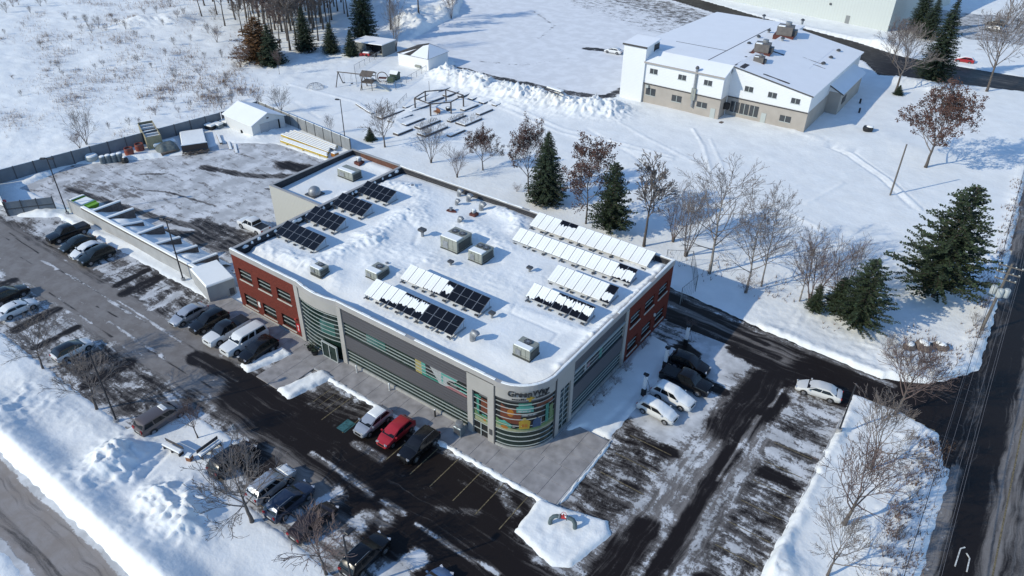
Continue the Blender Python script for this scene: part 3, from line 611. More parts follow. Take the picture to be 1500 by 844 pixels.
sh_ = [('yellow', rc(29.4,30.25,4.28,6.08)), ('cyan', rc(30.25,30.8,4.28,6.08)), ('dark', [(30.8,4.9),(32.2,4.6),(31.6,6.08),(30.8,6.08)]), ('teal', rc(30.3,32.6,4.28,4.5)), ('teal', rc(30.3,32.4,4.62,4.8)), ('white', [(31.3,6.08),(35.2,6.08),(33.6,4.28),(32.6,4.28)]),
       ('cyan', rc(32.9,33.15,4.5,5.9)), ('cyan', rc(33.15,34.9,5.65,5.9)), ('dark', el(34.6,5.0,1.0,.42)), ('pink', [(33.3,4.28),(36.2,4.28),(36.2,4.5),(34.2,4.75)]), ('teal', rc(34.6,36.3,5.1,5.35)), ('cyan', rc(35.3,36.3,4.7,4.85)), ('grey', rc(34.1,34.9,4.9,5.1)), ('dark', rc(35.5,36.3,5.45,5.95))]
print_panel('printed_panel', lambda u, z, o: (u, .14-o, z), sh_)
m_ = MB()
for i in range(3): m_.box(29.4, 36.34, .03, .085, 4.73+i*.45-.022, 4.73+i*.45+.022)
m_.build('mullion_bar', TRIM, bld)
# pale end panel with its door
wallpiece('end_panel', 'Y', -.06, 36.35, 39.62, 0, 7.95, [(37.0,38.88,.12,5.95)], PANEL, .4)
MB().box(37.0, 38.88, .2, .26, .12, 5.95).build('tall_window', GLD, bld)
sh_ = [('dark', rc(37.0,38.88,5.3,5.95)), ('rust', rc(37.9,38.88,3.4,5.2)), ('teal', rc(37.35,37.65,2.6,5.4)), ('teal', rc(37.0,37.9,5.1,5.3)), ('grey', rc(37.7,38.7,5.45,5.75)), ('pale', [(37.0,2.0),(38.88,1.9),(38.88,2.6),(37.9,2.7),(37.0,3.3)]), ('green', [(37.0,2.5),(38.88,2.3),(38.88,3.0),(37.6,2.9),(37.0,3.5)]), ('orange', rc(38.2,38.5,2.3,2.6)), ('cyan', rc(38.0,38.6,3.0,3.15)), ('dark', rc(37.1,38.8,.2,1.85))]
print_panel('printed_panel', lambda u, z, o: (u, .2-o, z), sh_)
m_ = MB()
for z in (1.0,1.95,2.75,3.5,4.25,5.0): m_.box(37.0, 38.88, .06, .13, z-.025, z+.025)
m_.box(37.9,37.98,.05,.128,.12,1.9); m_.build('mullion_bar', TRIM, bld)
m_ = MB(); m_.box(39.1, 39.45, -.12, -.063, 1.2, 1.9); m_.build('notice_board', DGREY, bld)
MB().box(39.62, 39.76, -.03, .4, 0, 8.42).build('corner_joint', DGREY, bld)
# curved corner
def cmap(r): return lambda u, z, o: (39.76+(r+o)*math.sin(u/4.2), 4.2-(r+o)*math.cos(u/4.2), z)
UL = 4.2*math.pi/2
cg = ribbon(corner(4.08, 24), .35, 6.35, 'curved_glass', GLZ)
for z in (.62,1.24,1.88,2.5,3.3,4.15,4.85,5.49,6.06):
    mb = MB(); bar_ring(corner(4.085, 24), z-.025, z+.025, .075, mb); mb.build('mullion', TRIM, cg)
m_ = MB(); bar_ring(corner(4.0,24), 0, .36, .22, m_); m_.build('plinth', CONB, bld)
m_ = MB(); Pc = corner(4.2, 24)
for (a, b), (c, d), (e, f), (g, h) in zip(Pc[:-1], Pc[1:], corner(3.6,24)[:-1], corner(3.6,24)[1:]):
    m_.quad((a,b,6.62),(c,d,6.62),(c,d,8.0),(a,b,8.0)); m_.quad((e,f,6.62),(g,h,6.62),(c,d,6.62),(a,b,6.62))
m_.build('curved_fascia', PANEL, bld)
m_ = MB(); bar_ring(corner(4.06,24), 6.35, 6.615, .06, m_); m_.build('dark_band', DGREY, bld)  # dark grey band between curved glass and fascia
sh_ = [('dark', rc(.05,6.5,2.55,6.3)), ('rust', [(.5,4.0),(1.2,3.6),(2.5,3.5),(2.7,4.9),(2.0,5.6),(1.2,5.5),(.6,5.9)]), ('orange', el(1.6,4.9,.35,.5)), ('rust', rc(4.2,6.2,5.5,6.1)), ('cyan', rc(2.2,3.9,5.05,5.75)), ('teal', rc(2.4,3.7,5.75,6.25)), ('white', rc(2.35,3.6,5.12,5.3)), ('grey', rc(4.0,4.9,5.3,5.6)), ('grey', rc(2.7,4.3,4.55,4.85)), ('white', rc(2.8,3.3,4.64,4.76)), ('white', rc(3.5,4.1,4.64,4.76)),
       ('green', [(.05,2.5),(6.5,2.5),(6.5,4.3),(6.0,3.6),(4.8,3.1),(3.4,3.0),(2.0,3.1),(.8,3.6),(.05,3.9)]), ('pale', [(.05,2.5),(6.5,2.5),(6.5,2.8),(3.2,2.75),(.05,3.0)]), ('cyan', [(.2,3.5),(1.0,3.85),(1.9,3.3),(1.0,3.45)]), ('teal', [(.1,3.0),(1.4,3.35),(2.4,2.95),(1.4,3.05)]), ('orange', el(1.0,2.95,.4,.22)), ('gold', [(2.5,2.95),(3.5,2.95),(3.6,3.9),(3.3,4.15),(2.8,4.15),(2.45,3.9)]), ('yellow', el(3.0,4.3,.18,.14)), ('orange', rc(2.75,3.3,3.2,3.6)),
       ('blue', [(3.8,3.0),(4.7,3.0),(4.75,3.9),(4.3,4.3),(3.85,3.9)]), ('white', rc(4.7,4.76,3.1,4.1)), ('teal', rc(5.2,5.6,3.2,5.6)), ('green', rc(5.7,6.2,3.4,5.2)), ('dark', el(2.0,3.1,.3,.14)), ('white', el(1.95,3.2,.14,.05))]
print_panel('printed_panel', cmap(4.085), sh_)
# lettering on the fascia
def letters(text, size, u0, z0, r, m, name, bold=.02, shear=.1, width=None):
    cu = bpy.data.curves.new('lettering', 'FONT'); cu.body = text; cu.size = size; cu.extrude = .05; cu.offset = bold; cu.shear = shear; cu.resolution_u = 3
    ob = bpy.data.objects.new('lettering', cu); C.objects.link(ob); dg = bpy.context.evaluated_depsgraph_get(); dg.update()
    me = bpy.data.meshes.new_from_object(ob.evaluated_get(dg)); bpy.data.objects.remove(ob)
    xs = [v.co.x for v in me.vertices]; k = (width/(max(xs)-min(xs))) if width else 1; f = cmap(r)
    for v in me.vertices: v.co = Vector(f(u0+(v.co.x-min(xs))*k, z0+v.co.y, v.co.z+.06))
    me.materials.clear(); me.materials.append(m); o = bpy.data.objects.new(name, me); C.objects.link(o); o.parent = bld; return o
SGN = mat('sign_charcoal', (.035,.037,.04), .45)
letters('GreenWay', .95, 1.35, 7.2, 4.2, SGN, 'sign_lettering', .012, .10, 4.1)
m_ = MB()
def barc(u0, u1, z0, z1, mb=m_):
    f = cmap(4.2); n = 5
    for i in range(n):
        a, b = u0+(u1-u0)*i/n, u0+(u1-u0)*(i+1)/n; mb.quad(f(a,z0,.05),f(b,z0,.05),f(b,z1,.05),f(a,z1,.05)); mb.quad(f(a,z1,.05),f(b,z1,.05),f(b,z1,0),f(a,z1,0))
rnd = random.Random(5)
u = 1.75
while u < 3.0: w = .1+.06*rnd.random(); barc(u, u+w, 6.74, 6.86+.1*(rnd.random() < .3)); u += w+.03
u = 4.0
while u < 5.5: w = .1+.06*rnd.random(); barc(u, u+w, 6.84, 6.96+.1*(rnd.random() < .3)); u += w+.03
m_.build('small_lettering', SGN, bld)
m_ = MB(); f = cmap(4.2)
for du, dz, a, b in ((0,0,.2,.2),(-.26,.04,.14,.12),(.26,.06,.14,.12),(.05,.26,.12,.14),(-.05,-.24,.14,.12)):
    m_.add([f(3.5+du+a*math.cos(2*math.pi*i/10), 6.92+dz+b*math.sin(2*math.pi*i/10), .07) for i in range(10)], [tuple(range(10))])
m_.build('yellow_emblem', PM['gold'], bld)
# right side, in shade
wallpiece('end_panel', 'X', 44.0, 4.2, 7.45, 0, 7.85, [(5.0,6.9,.12,5.9)], PANEL, .4)
MB().box(43.95, 44.05, 4.08, 4.2, 0, 8.0).build('corner_joint', DGREY, bld)
pane('X', 44.0, 5.0, 6.9, .12, 5.9, .22, 8, 2, GLZ, 'tall_window', False, .06)
wallpiece('siding_band', 'X', 43.95, 7.45, 18.0, 6.5, 7.85, [], GREYS); wallpiece('siding_band', 'X', 43.95, 7.45, 18.0, 2.4, 4.4, [], GREYS); wallpiece('plinth', 'X', 43.95, 7.45, 18.0, 0, .5, [], CONB)
pane('X', 43.95, 7.45, 18.0, 4.4, 6.5, .14, 4, 1, GLZ, 'window_band', False, .06); pane('X', 43.95, 7.45, 18.0, .5, 2.4, .14, 4, 1, GLZ, 'window_band', False, .06)
m_ = MB(); m_.box(43.9, 44.12, 7.5, 17.95, 6.44, 6.52); m_.build('ledge', TRIM, bld)
sh_ = [('dark', rc(9.5,13.5,4.5,6.3)), ('pink', rc(10.4,10.9,5.0,5.6)), ('grey', rc(11.2,12.6,5.2,5.5)), ('teal', rc(12.8,13.4,4.6,6.2)), ('white', rc(9.8,10.2,4.9,5.9))]
print_panel('printed_panel', lambda u, z, o: (43.81+o, u, z), sh_)
MB().box(43.6, 44.08, 18.0, 18.6, 0, 7.85).build('pilaster', PANEL, bld)
wh = [(19.5,21.9),(23.0,25.4),(26.5,28.9)]; holes = [(a,b,z0,z1) for a,b in wh for z0,z1 in ((.75,2.5),(4.6,6.2))]
wallpiece('brick_wall', 'X', 43.95, 18.6, 29.9, 0, 7.85, holes, BRK)
for a,b,z0,z1 in holes: pane('X', 43.95, a, b, z0, z1, .2, 3, 1, GLD, 'window', True, .05)
m_ = MB(); m_.box(43.95, 44.1, 25.9, 26.15, 2.5, 2.9); m_.build('wall_lamp', WHT, bld)
# hidden sides
MB().box(0, 43.6, 29.6, 29.9, 0, 7.95).build('rear_wall', BACKW, bld); MB().box(-.0, .3, .3, 29.6, 0, 7.95).build('side_wall', BACKW, bld)
# parapet: cap outside, membrane inside
OUT = [(-.06,-.06)] + [(12.0,-.06)] + [(x, y-.05) for x, y in bay(0)][1:-1] + [(18.3,-.06),(39.7,-.06)] + [(39.75+4.28*math.cos(R_(a)), 4.2+4.28*math.sin(R_(a))) for a in range(-87, 1, 6)] + [(44.03,29.96),(-.06,29.96)]
def inset(P, d):
    n = len(P); Q = []
    for i in range(n):
        a, b, c = Vector(P[i-1]), Vector(P[i]), Vector(P[(i+1) % n]); e1 = (b-a).normalized(); e2 = (c-b).normalized()
        n1, n2 = Vector((-e1.y,e1.x)), Vector((-e2.y,e2.x)); nn = (n1+n2); nn = nn/max(.2, nn.dot(n1)) if nn.length > 1e-6 else n1
        Q.append((b.x+nn.x*d, b.y+nn.y*d))
    return Q
IN = inset(OUT, .42); IN2 = inset(OUT, .40)
cap = MB(); mem = MB(); n = len(OUT)
for i in range(n):
    j = (i+1) % n; (a,b),(c,d),(e,f),(g,h) = OUT[i], OUT[j], IN[i], IN[j]
    cap.quad((a,b,7.86),(c,d,7.86),(c,d,8.5),(a,b,8.5)); cap.quad((a,b,8.5),(c,d,8.5),(g,h,8.5),(e,f,8.5)); cap.quad((e,f,8.40),(e,f,8.5),(g,h,8.5),(g,h,8.40)); cap.quad((c,d,7.86),(a,b,7.86),(e,f,7.86),(g,h,7.86))
    (e,f),(g,h) = IN2[i], IN2[j]; mem.quad((g,h,6.6),(e,f,6.6),(e,f,8.41),(g,h,8.41))
cap.build('parapet_cap', CAPM, bld); mem.build('parapet_lining', MEMB, bld)
# snow on the cap: continuous on the front, right and rear, broken on the left
rnd = random.Random(11)
def capsnow(P, w=.34, h=.07):
    cs = MB()
    for (a,b),(c,d) in zip(P[:-1], P[1:]):
        L = math.hypot(c-a, d-b); k = max(1, int(L/1.2)); nx, ny = -(d-b)/L, (c-a)/L
        for q in range(k):
            if rnd.random() < .06:
                if cs.v: cs.build('cap_snow', SNOW, bld); cs = MB()
                continue
            t0, t1 = q/k, (q+1)/k; x0, y0, x1, y1 = a+(c-a)*t0, b+(d-b)*t0, a+(c-a)*t1, b+(d-b)*t1
            o0 = .02+.03*rnd.random(); o1 = w*(.8+.25*rnd.random()); hh = h*(.7+.6*rnd.random())
            cs.add([(x0+nx*o0,y0+ny*o0,8.5),(x1+nx*o0,y1+ny*o0,8.5),(x1+nx*o1,y1+ny*o1,8.5),(x0+nx*o1,y0+ny*o1,8.5),(x0+nx*(o0+.04),y0+ny*(o0+.04),8.5+hh),(x1+nx*(o0+.04),y1+ny*(o0+.04),8.5+hh),(x1+nx*(o1-.04),y1+ny*(o1-.04),8.5+hh),(x0+nx*(o1-.04),y0+ny*(o1-.04),8.5+hh)], [(4,5,6,7),(0,1,5,4),(1,2,6,5),(2,3,7,6),(3,0,4,7)])
    if cs.v: cs.build('cap_snow', SNOW, bld)
capsnow(OUT[:-1]); capsnow([OUT[-2], OUT[-1]])
# snow lying on the roof
def roof_z(x, y):
    z = 7.66 + .10*(fbm(x/5, y/5, 3, 3)-.5) + .05*(fbm(x/1.2, y/1.2, 8, 3)-.5)
    z = z - .45*(1-sstep(1.6, 5.0, y))
    L = lumps(x*1.3, y*1.3, 51); L2 = lumps(x*2.2, y*2.2, 52)
    def heap(pts, w, h):
        d = dseg(x, y, pts); return .85*h*np.exp(-(d/w)**2)*(.15+.65*L+.35*L2)
    z = z + heap([(1.6,3.2),(5,3.4),(9,3.9)], 1.5, .75) + heap([(10.0,6),(10.5,10),(10.2,15),(9.4,20)], 1.5, .8) + heap([(2,24.8),(5,26.2)], 1.6, .9) + heap([(7,26),(10,22.5),(12.5,20)], 1.9, .45)
    z = z + heap([(13,12),(17,13.5),(22,13)], 2.2, .45) + heap([(18,23),(22,22),(25,21)], 2.2, .5) + heap([(19,28.5),(23,27.8),(24,25.5)], 1.2, .75) + heap([(26,13),(31,14.5),(33,18)], 2.6, .30) + heap([(13,4.5),(15,3)], 1.0, .35) + heap([(15,8.5),(19,9)], 1.4, .4) + heap([(20,2.2),(26,2.4),(32,2.2)], .8, .3)
    z = z + heap([(33,11.4),(38,12),(42,12.4)], .7, .3) + heap([(43,6),(43.1,14),(43.2,20),(43,28)], .55, .65) + heap([(40,27.5),(43,28.5)], 1.0, .5) + heap([(9,12.5),(12,12.4)], 1.2, .4)
    z = z - .10*np.exp(-(dseg(x, y, [(11,19),(14,18),(16,15)])/.35)**2) - .08*np.exp(-(dseg(x, y, [(16.5,19),(22,19.5),(25,17),(27,18)])/.4)**2) - .08*np.exp(-(dseg(x, y, [(33.5,12),(34,10.5),(40,10.6),(40.6,6)])/.15)**2)
    return z
X, Y = np.meshgrid(np.arange(.2, 44, .17), np.arange(.0-.5, 29.9, .17))
Z = roof_z(X, Y); sd = sdist(X, Y, IN2)
Z = Z - .06*sstep(-.5, 0, sd); Z = np.where((X < 1.2), Z-.25*sstep(1.2,.4,X)*(vnoise(Y*1.3, X, 4)), Z)
rs = bpy.data.objects.new('roof_snow', grid_mesh('roof_snow', X, Y, Z, (sd < .06)[:-1,:-1])); C.objects.link(rs); rs.data.materials.append(SNOW); rs.parent = bld
rnd = random.Random(2)
for i in range(22):
    y = 1+28*i/22+rnd.random()*.9; r_ = rnd.uniform(.12,.3); m_ = MB(); m_.lathe([(r_*.8,0),(r_,.12),(r_*.75,.3*rnd.uniform(.6,1.2)),(.0001,.38)], .42, y, 7.95+.15*rnd.random(), 7, sx=rnd.uniform(.5,.9), sy=rnd.uniform(.9,2.0)); m_.build('snow_clod', SNOW, bld, True, 180)
# lower annex behind the left end
AX0, AX1, AY0, AY1 = -10.2, -.05, 14.0, 29.96
m_ = MB(); m_.box(AX0, AX1, AY0, AY0+.3, 0, 8.45); m_.build('annex_wall', RIBW, bld)
m_ = MB(); m_.box(AX0, AX0+.3, AY0+.3, AY1, 0, 8.45); m_.box(AX0+.3, AX1, AY1-.3, AY1, 0, 8.45); m_.build('annex_wall', BACKW, bld)
m_ = MB(); m_.box(AX0+.3, AX0+.34, AY0+.3, AY1-.34, 7, 8.4); m_.box(AX0+.3, AX1, AY1-.34, AY1-.3, 7, 8.4); m_.box(AX0+.34, AX1, AY0+.3, AY0+.34, 7, 8.4); m_.box(-.09, -.052, AY0+.34, AY1-.34, 7, 8.3); m_.build('annex_lining', MEMB, bld)
m_ = MB(); m_.box(AX0+2.0, AX1-.4, AY1-.36, AY1-.342, 7.55, 8.38); m_.build('rusty_lining', mat('rust_brown_lining', (.12,.05,.03), .8, var=.3), bld)
m_ = MB(); m_.box(AX0-.05, AX0+.36, AY0-.05, AY1+.04, 8.45, 8.52); m_.box(AX0+.36, AX1, AY0-.05, AY0+.36, 8.45, 8.52); m_.box(AX0+.36, AX1, AY1-.36, AY1+.04, 8.45, 8.52); m_.build('annex_cap', CAPM, bld)
X, Y = np.meshgrid(np.arange(AX0+.3, AX1+.1, .2), np.arange(AY0+.3, AY1-.2, .2)); L = lumps(X*1.5, Y*1.5, 88)
Z = 7.45+.1*(fbm(X/3, Y/3, 4, 3)-.5)+.5*np.exp(-(dseg(X, Y, [(-1.2,15),(-1,20)])/.9)**2)*L + .25*sstep(-6,-9,X)*sstep(14,29,Y) + .3*np.exp(-(dseg(X, Y, [(-8,29),(-2,29)])/1.0)**2)
ar = bpy.data.objects.new('annex_roof_snow', grid_mesh('annex_roof_snow', X, Y, Z)); C.objects.link(ar); ar.data.materials.append(SNOW); ar.parent = bld
# ------------------------------------------------------------------ vehicles
def paint(name, col, metal=.0, rough=.28, dirt=.25):
    key = 'paint_'+name
    if key in MATS: return MATS[key]
    m, n, b = nodes_of(key); MATS[key] = m
    b.inputs['Metallic'].default_value = metal; b.inputs['Specular IOR Level'].default_value = .35; b.inputs['Coat Weight'].default_value = .3; b.inputs['Coat Roughness'].default_value = .08
    tc = n.nodes.new('ShaderNodeTexCoord'); nz = n.nodes.new('ShaderNodeTexNoise'); nz.inputs['Scale'].default_value = 2.2; nz.inputs['Detail'].default_value = 6
    n.links.new(tc.outputs['Object'], nz.inputs['Vector'])
    sx = n.nodes.new('ShaderNodeSeparateXYZ'); n.links.new(tc.outputs['Object'], sx.inputs[0])
    h = n.nodes.new('ShaderNodeMapRange'); h.inputs[1].default_value = .70; h.inputs[2].default_value = .25; h.inputs[3].default_value = .0; h.inputs[4].default_value = 1.0; n.links.new(sx.outputs[2], h.inputs[0])
    f = n.nodes.new('ShaderNodeMapRange'); f.inputs[1].default_value = .35; f.inputs[2].default_value = .75; n.links.new(nz.outputs[0], f.inputs[0])
    mu = n.nodes.new('ShaderNodeMath'); mu.operation = 'MULTIPLY'; n.links.new(h.outputs[0], mu.inputs[0]); n.links.new(f.outputs[0], mu.inputs[1])
    m2 = n.nodes.new('ShaderNodeMath'); m2.operation = 'MULTIPLY'; m2.inputs[1].default_value = dirt*2.2; m2.use_clamp = True; n.links.new(mu.outputs[0], m2.inputs[0])
    mx = n.nodes.new('ShaderNodeMix'); mx.data_type = 'RGBA'; mx.inputs[6].default_value = (*col, 1); mx.inputs[7].default_value = (.20,.185,.17,1)
    n.links.new(m2.outputs[0], mx.inputs[0]); n.links.new(mx.outputs[2], b.inputs['Base Color'])
    r = n.nodes.new('ShaderNodeMapRange'); r.inputs[3].default_value = rough; r.inputs[4].default_value = .75; n.links.new(m2.outputs[0], r.inputs[0]); n.links.new(r.outputs[0], b.inputs['Roughness'])
    return m
CGL = glass_mat('car_glass', (.010,.012,.014), .08, .3); TYR = mat('tyre_rubber', (.015,.015,.015), .85); RIM = mat('alloy_rim', (.28,.28,.29), .35, .7, var=.2, vscale=8); BLK = mat('black_trim', (.012,.012,.013), .5)
HLT = mat('headlight_lens', (.55,.56,.58), .1, .3); TLT = mat('tail_light_lens', (.30,.012,.012), .2); PLT = mat('plate_white', (.5,.5,.48), .5)
SNOWC = snow_mat('car_snow', lo=.94, dist=.03)
KINDS = {   # L, W, belt, H, cabin (rear foot, rear top, front top, front foot), hood nose height, deck height, wheel radius, wheelbase
 'sedan':  (4.75,1.82,.98,1.45,(-2.0,-1.2,.28,1.38),.74,1.02,.33,2.75),
 'hatch':  (4.30,1.78,1.0,1.50,(-2.04,-1.55,.22,1.32),.80,1.02,.32,2.6),
 'suv':    (4.70,1.88,1.12,1.70,(-2.24,-1.80,.26,1.22),.95,1.14,.36,2.7),
 'van':    (5.10,1.98,1.12,1.75,(-2.45,-2.1,.75,1.70),.90,1.14,.35,3.0),
 'pickup': (5.70,2.00,1.22,1.88,(-.90,-.72,.75,1.45),1.08,1.20,.40,3.55),
 'capped': (5.70,2.00,1.22,1.90,(-2.72,-2.55,.75,1.45),1.08,1.22,.40,3.55),
}
def car(kind, pm, x, y, head, label, cat='car', group='cars parked in the lots', snow=None, z=0.0, name='parked_car', bed=None, roof=None, rails=False):
    L, Wd, zb, H, (xr, xr2, xf2, xf), zn, zd, wr, wb = KINDS[kind]; w = Wd/2
    t = thing(name, label, cat, (x, y, z), R_(head), group)
    e0, e1 = -L/2, L/2
    if kind in ('pickup', 'capped'): prof = [(e0,.66,.86),(e0+.03,1.12,.94),(e0+.15,zd,.97),(xr,zd,.97),(xf-.1,zb,.97),(xf+.2,zb-.02,.96),(e1-.35,zn+.06,.93),(e1-.06,zn-.04,.88),(e1,zn-.32,.82)]
    elif kind in ('suv', 'van', 'hatch'): prof = [(e0,.58,.84),(e0+.04,.9,.93),(e0+.2,zd,.96),(xr,zd,.96),(xf-.1,zb,.97),(xf+.15,zb-.03,.95),(e1-.45,zn+.03,.90),(e1-.1,zn-.1,.80),(e1,zn-.34,.70)]
    else: prof = [(e0,.6,.78),(e0+.06,.9,.88),(e0+.25,zd,.93),(xr+.2,zd,.95),(xf-.2,zb,.96),(xf+.1,zb-.04,.95),(e1-.6,zn+.06,.90),(e1-.12,zn-.1,.80),(e1,zn-.28,.70)]
    # finer stations along the body
    st = []
    for (a, b, c), (d, e, f) in zip(prof[:-1], prof[1:]):
        k = max(1, int((d-a)/.5))
        st += [(a+(d-a)*i/k, b+(e-b)*i/k, c+(f-c)*i/k) for i in range(k)]
    st.append(prof[-1]); b = MB(); rows = []
    for xx, zt, ww in st:
        h = w*ww; lo = .30 if abs(xx) > L/2-.1 else .23; mid = lo+.55*(zt-lo)
        half = [(h*.86,lo),(h*.97,lo+.1),(h,mid),(h*.985,zt-.13 if zt-.13 > mid else mid+.02),(h*.93,zt-.03),(h*.62,zt+.012),(0,zt+.025)]
        rows.append([(xx,yy,zz) for yy,zz in half] + [(xx,-yy,zz) for yy,zz in half[-2::-1]])
    n = len(rows[0]); vs = [p for r in rows for p in r]; fs = []
    for i in range(len(rows)-1):
        for j in range(n): fs.append((i*n+j, (i+1)*n+j, (i+1)*n+(j+1) % n, i*n+(j+1) % n))
    fs += [tuple(range(n)), tuple((len(rows)-1)*n+j for j in range(n-1,-1,-1))]
    b.add(vs, fs)
    body = b.build('body', pm, t, True, 40)
    # cabin
    wB, wR = w*.94, w*.73 if kind not in ('van','capped') else w*.78
    pr_ = [(xr,zb-.05),(xr2-.02,H-.1),(xr2+.12,H-.03),(xr2+.5,H),(xf2-.45,H),(xf2-.12,H-.025),(xf2,H-.07),(xf,zb-.05)]
    hw = lambda z: wB+(wR-wB)*(z-zb)/(H-zb)
    c = MB(); vs = []
    for xx, zz in pr_:
        h = hw(zz)*(.955 if zz < H-.2 else 1.0); k = .03 if zz > H-.2 else .0
        vs += [(xx,-h,zz),(xx,-h*.86,zz+k),(xx,0,zz+k*1.6),(xx,h*.86,zz+k),(xx,h,zz)]
    fs = [(i*5+j, (i+1)*5+j, (i+1)*5+j+1, i*5+j+1) for i in range(len(pr_)-1) for j in range(4)]
    m_ = len(pr_); fs += [tuple(i*5 for i in range(m_-1,-1,-1)), tuple(i*5+4 for i in range(m_))]
    c.add(vs, [tuple(reversed(f)) for f in fs])
    c.build('cabin', roof or pm, t, True, 30)
    def face(x0, z0, x1, z1, t0, t1, k, off):
        """quad on the sloped end of the cabin"""
        xa, za = x0+(x1-x0)*t0, z0+(z1-z0)*t0; xb_, zb_ = x0+(x1-x0)*t1, z0+(z1-z0)*t1; l = math.hypot(x1-x0, z1-z0); nx, nz_ = (z1-z0)/l, -(x1-x0)/l
        if nz_ < 0: nx, nz_ = -nx, -nz_
        xa += nx*off; xb_ += nx*off; za += nz_*off; zb_ += nz_*off
        return [(xa,-hw(za)*k,za),(xa,hw(za)*k,za),(xb_,hw(zb_)*k,zb_),(xb_,-hw(zb_)*k,zb_)]
    g = MB(); g.add(face(xf,zb-.05,xf2,H-.07,.16,.97,.93,.012), [(0,1,2,3)]); g.build('windscreen', CGL, t)
    g = MB(); g.add(face(xr,zb-.05,xr2-.02,H-.1,.2,.98,.90,.012), [(3,2,1,0)]); g.build('rear_window', CGL, t)
    z0, z1 = zb+.035, H-.13
    fx = lambda z: xf+(xf2-xf)*(z-zb+.05)/(H-.07-zb+.05); rx = lambda z: xr+(xr2-xr)*(z-zb+.05)/(H-.1-zb+.05)
    if kind == 'pickup': cuts = [(.06,.46),(.52,.94)]
    elif kind == 'capped': cuts = [(.05,.40),(.46,.66),(.69,.95)]
    elif kind in ('suv','van'): cuts = [(.05,.30),(.33,.63),(.66,.95)]
    else: cuts = [(.10,.52),(.55,.94)]
    for s in (1, -1):
        for a, d in cuts:
            q = []
            for z_, u in ((z0,a),(z0,d),(z1,d),(z1,a)):
                X0, X1 = rx(z_), fx(z_); q.append((X0+(X1-X0)*u, s*(hw(z_)+.010), z_))
            MB().add(q if s < 0 else q[::-1], [(0,1,2,3)]).build('side_window', CGL, t)
    # wheels
    for sx in (1, -1):
        for s in (1, -1):
            cx, yo = sx*wb/2+.03, s*(w-.02)
            ar_ = MB(); R1 = wr+.075; ar_.add([(cx+R1*math.cos(math.pi*i/10), s*(w*.995+.006), wr+R1*math.sin(math.pi*i/10)) for i in range(11)]+[(cx-R1,s*(w*.995+.006),.25),(cx+R1,s*(w*.995+.006),.25)], [tuple(range(13))] if s < 0 else [tuple(range(12,-1,-1))]); ar_.build('wheel_arch', BLK, t)
            wh_ = MB(); wh_.path([(cx,yo-s*.2,wr),(cx,yo-s*.17,wr),(cx,yo-s*.03+s*.03,wr),(cx,yo+s*.03,wr)], [wr*.85,wr,wr,wr*.9], 16); wo = wh_.build('wheel', TYR, t, True, 40)
            r_ = MB(); r_.path([(cx,yo+s*.02,wr),(cx,yo+s*.036,wr)], [wr*.68,wr*.62], 12)
            ri = r_.build('rim', RIM, wo)
    # lights, grille, plates, mirrors
    for s in (1, -1):
        yy = s*w*.60
        MB().cbox(e1-.13, yy, zn-.12, .2, w*.34, .12, -s*.45, 0, 0, -.25).build('headlight', HLT, t)
        MB().cbox(e0+.035, s*w*.70, zd-.22, .1, w*.28, .2 if kind != 'van' else .34, s*.25).build('tail_light', TLT, t)
        MB().cbox(xf-.42, s*(w+.09), zb+.06, .13, .2, .13).build('wing_mirror', pm if kind != 'pickup' else BLK, t)
    MB().box(e1-.12, e1+.012, -w*.42, w*.42, zn-.36, zn-.18).build('grille', BLK, t)
    MB().box(e0-.012, e0+.05, -.26, .26, .62, .74).build('number_plate', PLT, t)
    MB().box(e0-.02, e0+.1, -w*.72, w*.72, .34, .52).build('bumper', BLK, t)
    if kind == 'pickup':
        if bed == 'cover': MB().rbox(e0+.12, xr-.06, -w*.86, w*.86, zd-.02, zd+.07, .03).build('bed_cover', BLK, t)
        else: MB().rbox(e0+.14, xr-.08, -w*.80, w*.80, zd-.04, zd+.036, .02).build('bed_liner', BLK, t)
    if rails:
        for s in (1, -1): MB().path([(xr2+.15,s*wR*.93,H-.02),(xr2+.25,s*wR*.93,H+.07),(xf2-.4,s*wR*.93,H+.07),(xf2-.25,s*wR*.93,H)], .022, 5).build('roof_rail', RIM, t)
    if snow:
        top = {'roof': (xr2+.1, xf2-.1), 'all': (e0+.12, e1-.2), 'hood': (xf+.05, e1-.25), 'patch': (xf2-.55, xf2-.05)}[snow]
        X = np.linspace(top[0], top[1], 26); Yn = np.linspace(-1, 1, 9); vs = []
        px_ = [p[0] for p in pr_]; pz_ = [p[1] for p in pr_]
        for i, xx in enumerate(X):
            zbod = np.interp(xx, [s_[0] for s_ in st], [s_[1] for s_ in st]); wbod = w*np.interp(xx, [s_[0] for s_ in st], [s_[2] for s_ in st])*.93
            zc = np.interp(xx, px_, pz_) if xr < xx < xf else -1; zz = max(zbod, zc); hh = hw(zc) if zc > zbod else wbod
            ed = min(1, min(i, 25-i)/2)
            for yn in Yn: vs.append((xx, yn*hh*(1.0 if snow != 'patch' else .8), zz+.012+(.10*(1-abs(yn)**4)+.02*math.sin(i*2.1+yn*5))*ed*(1 if abs(yn) < .99 else .1)))
        sm = MB(); sm.add(vs, [(i*9+j, (i+1)*9+j, (i+1)*9+j+1, i*9+j+1) for i in range(25) for j in range(8)]); sm.build('snow_cover', SNOWC, t, True, 180)
    return t
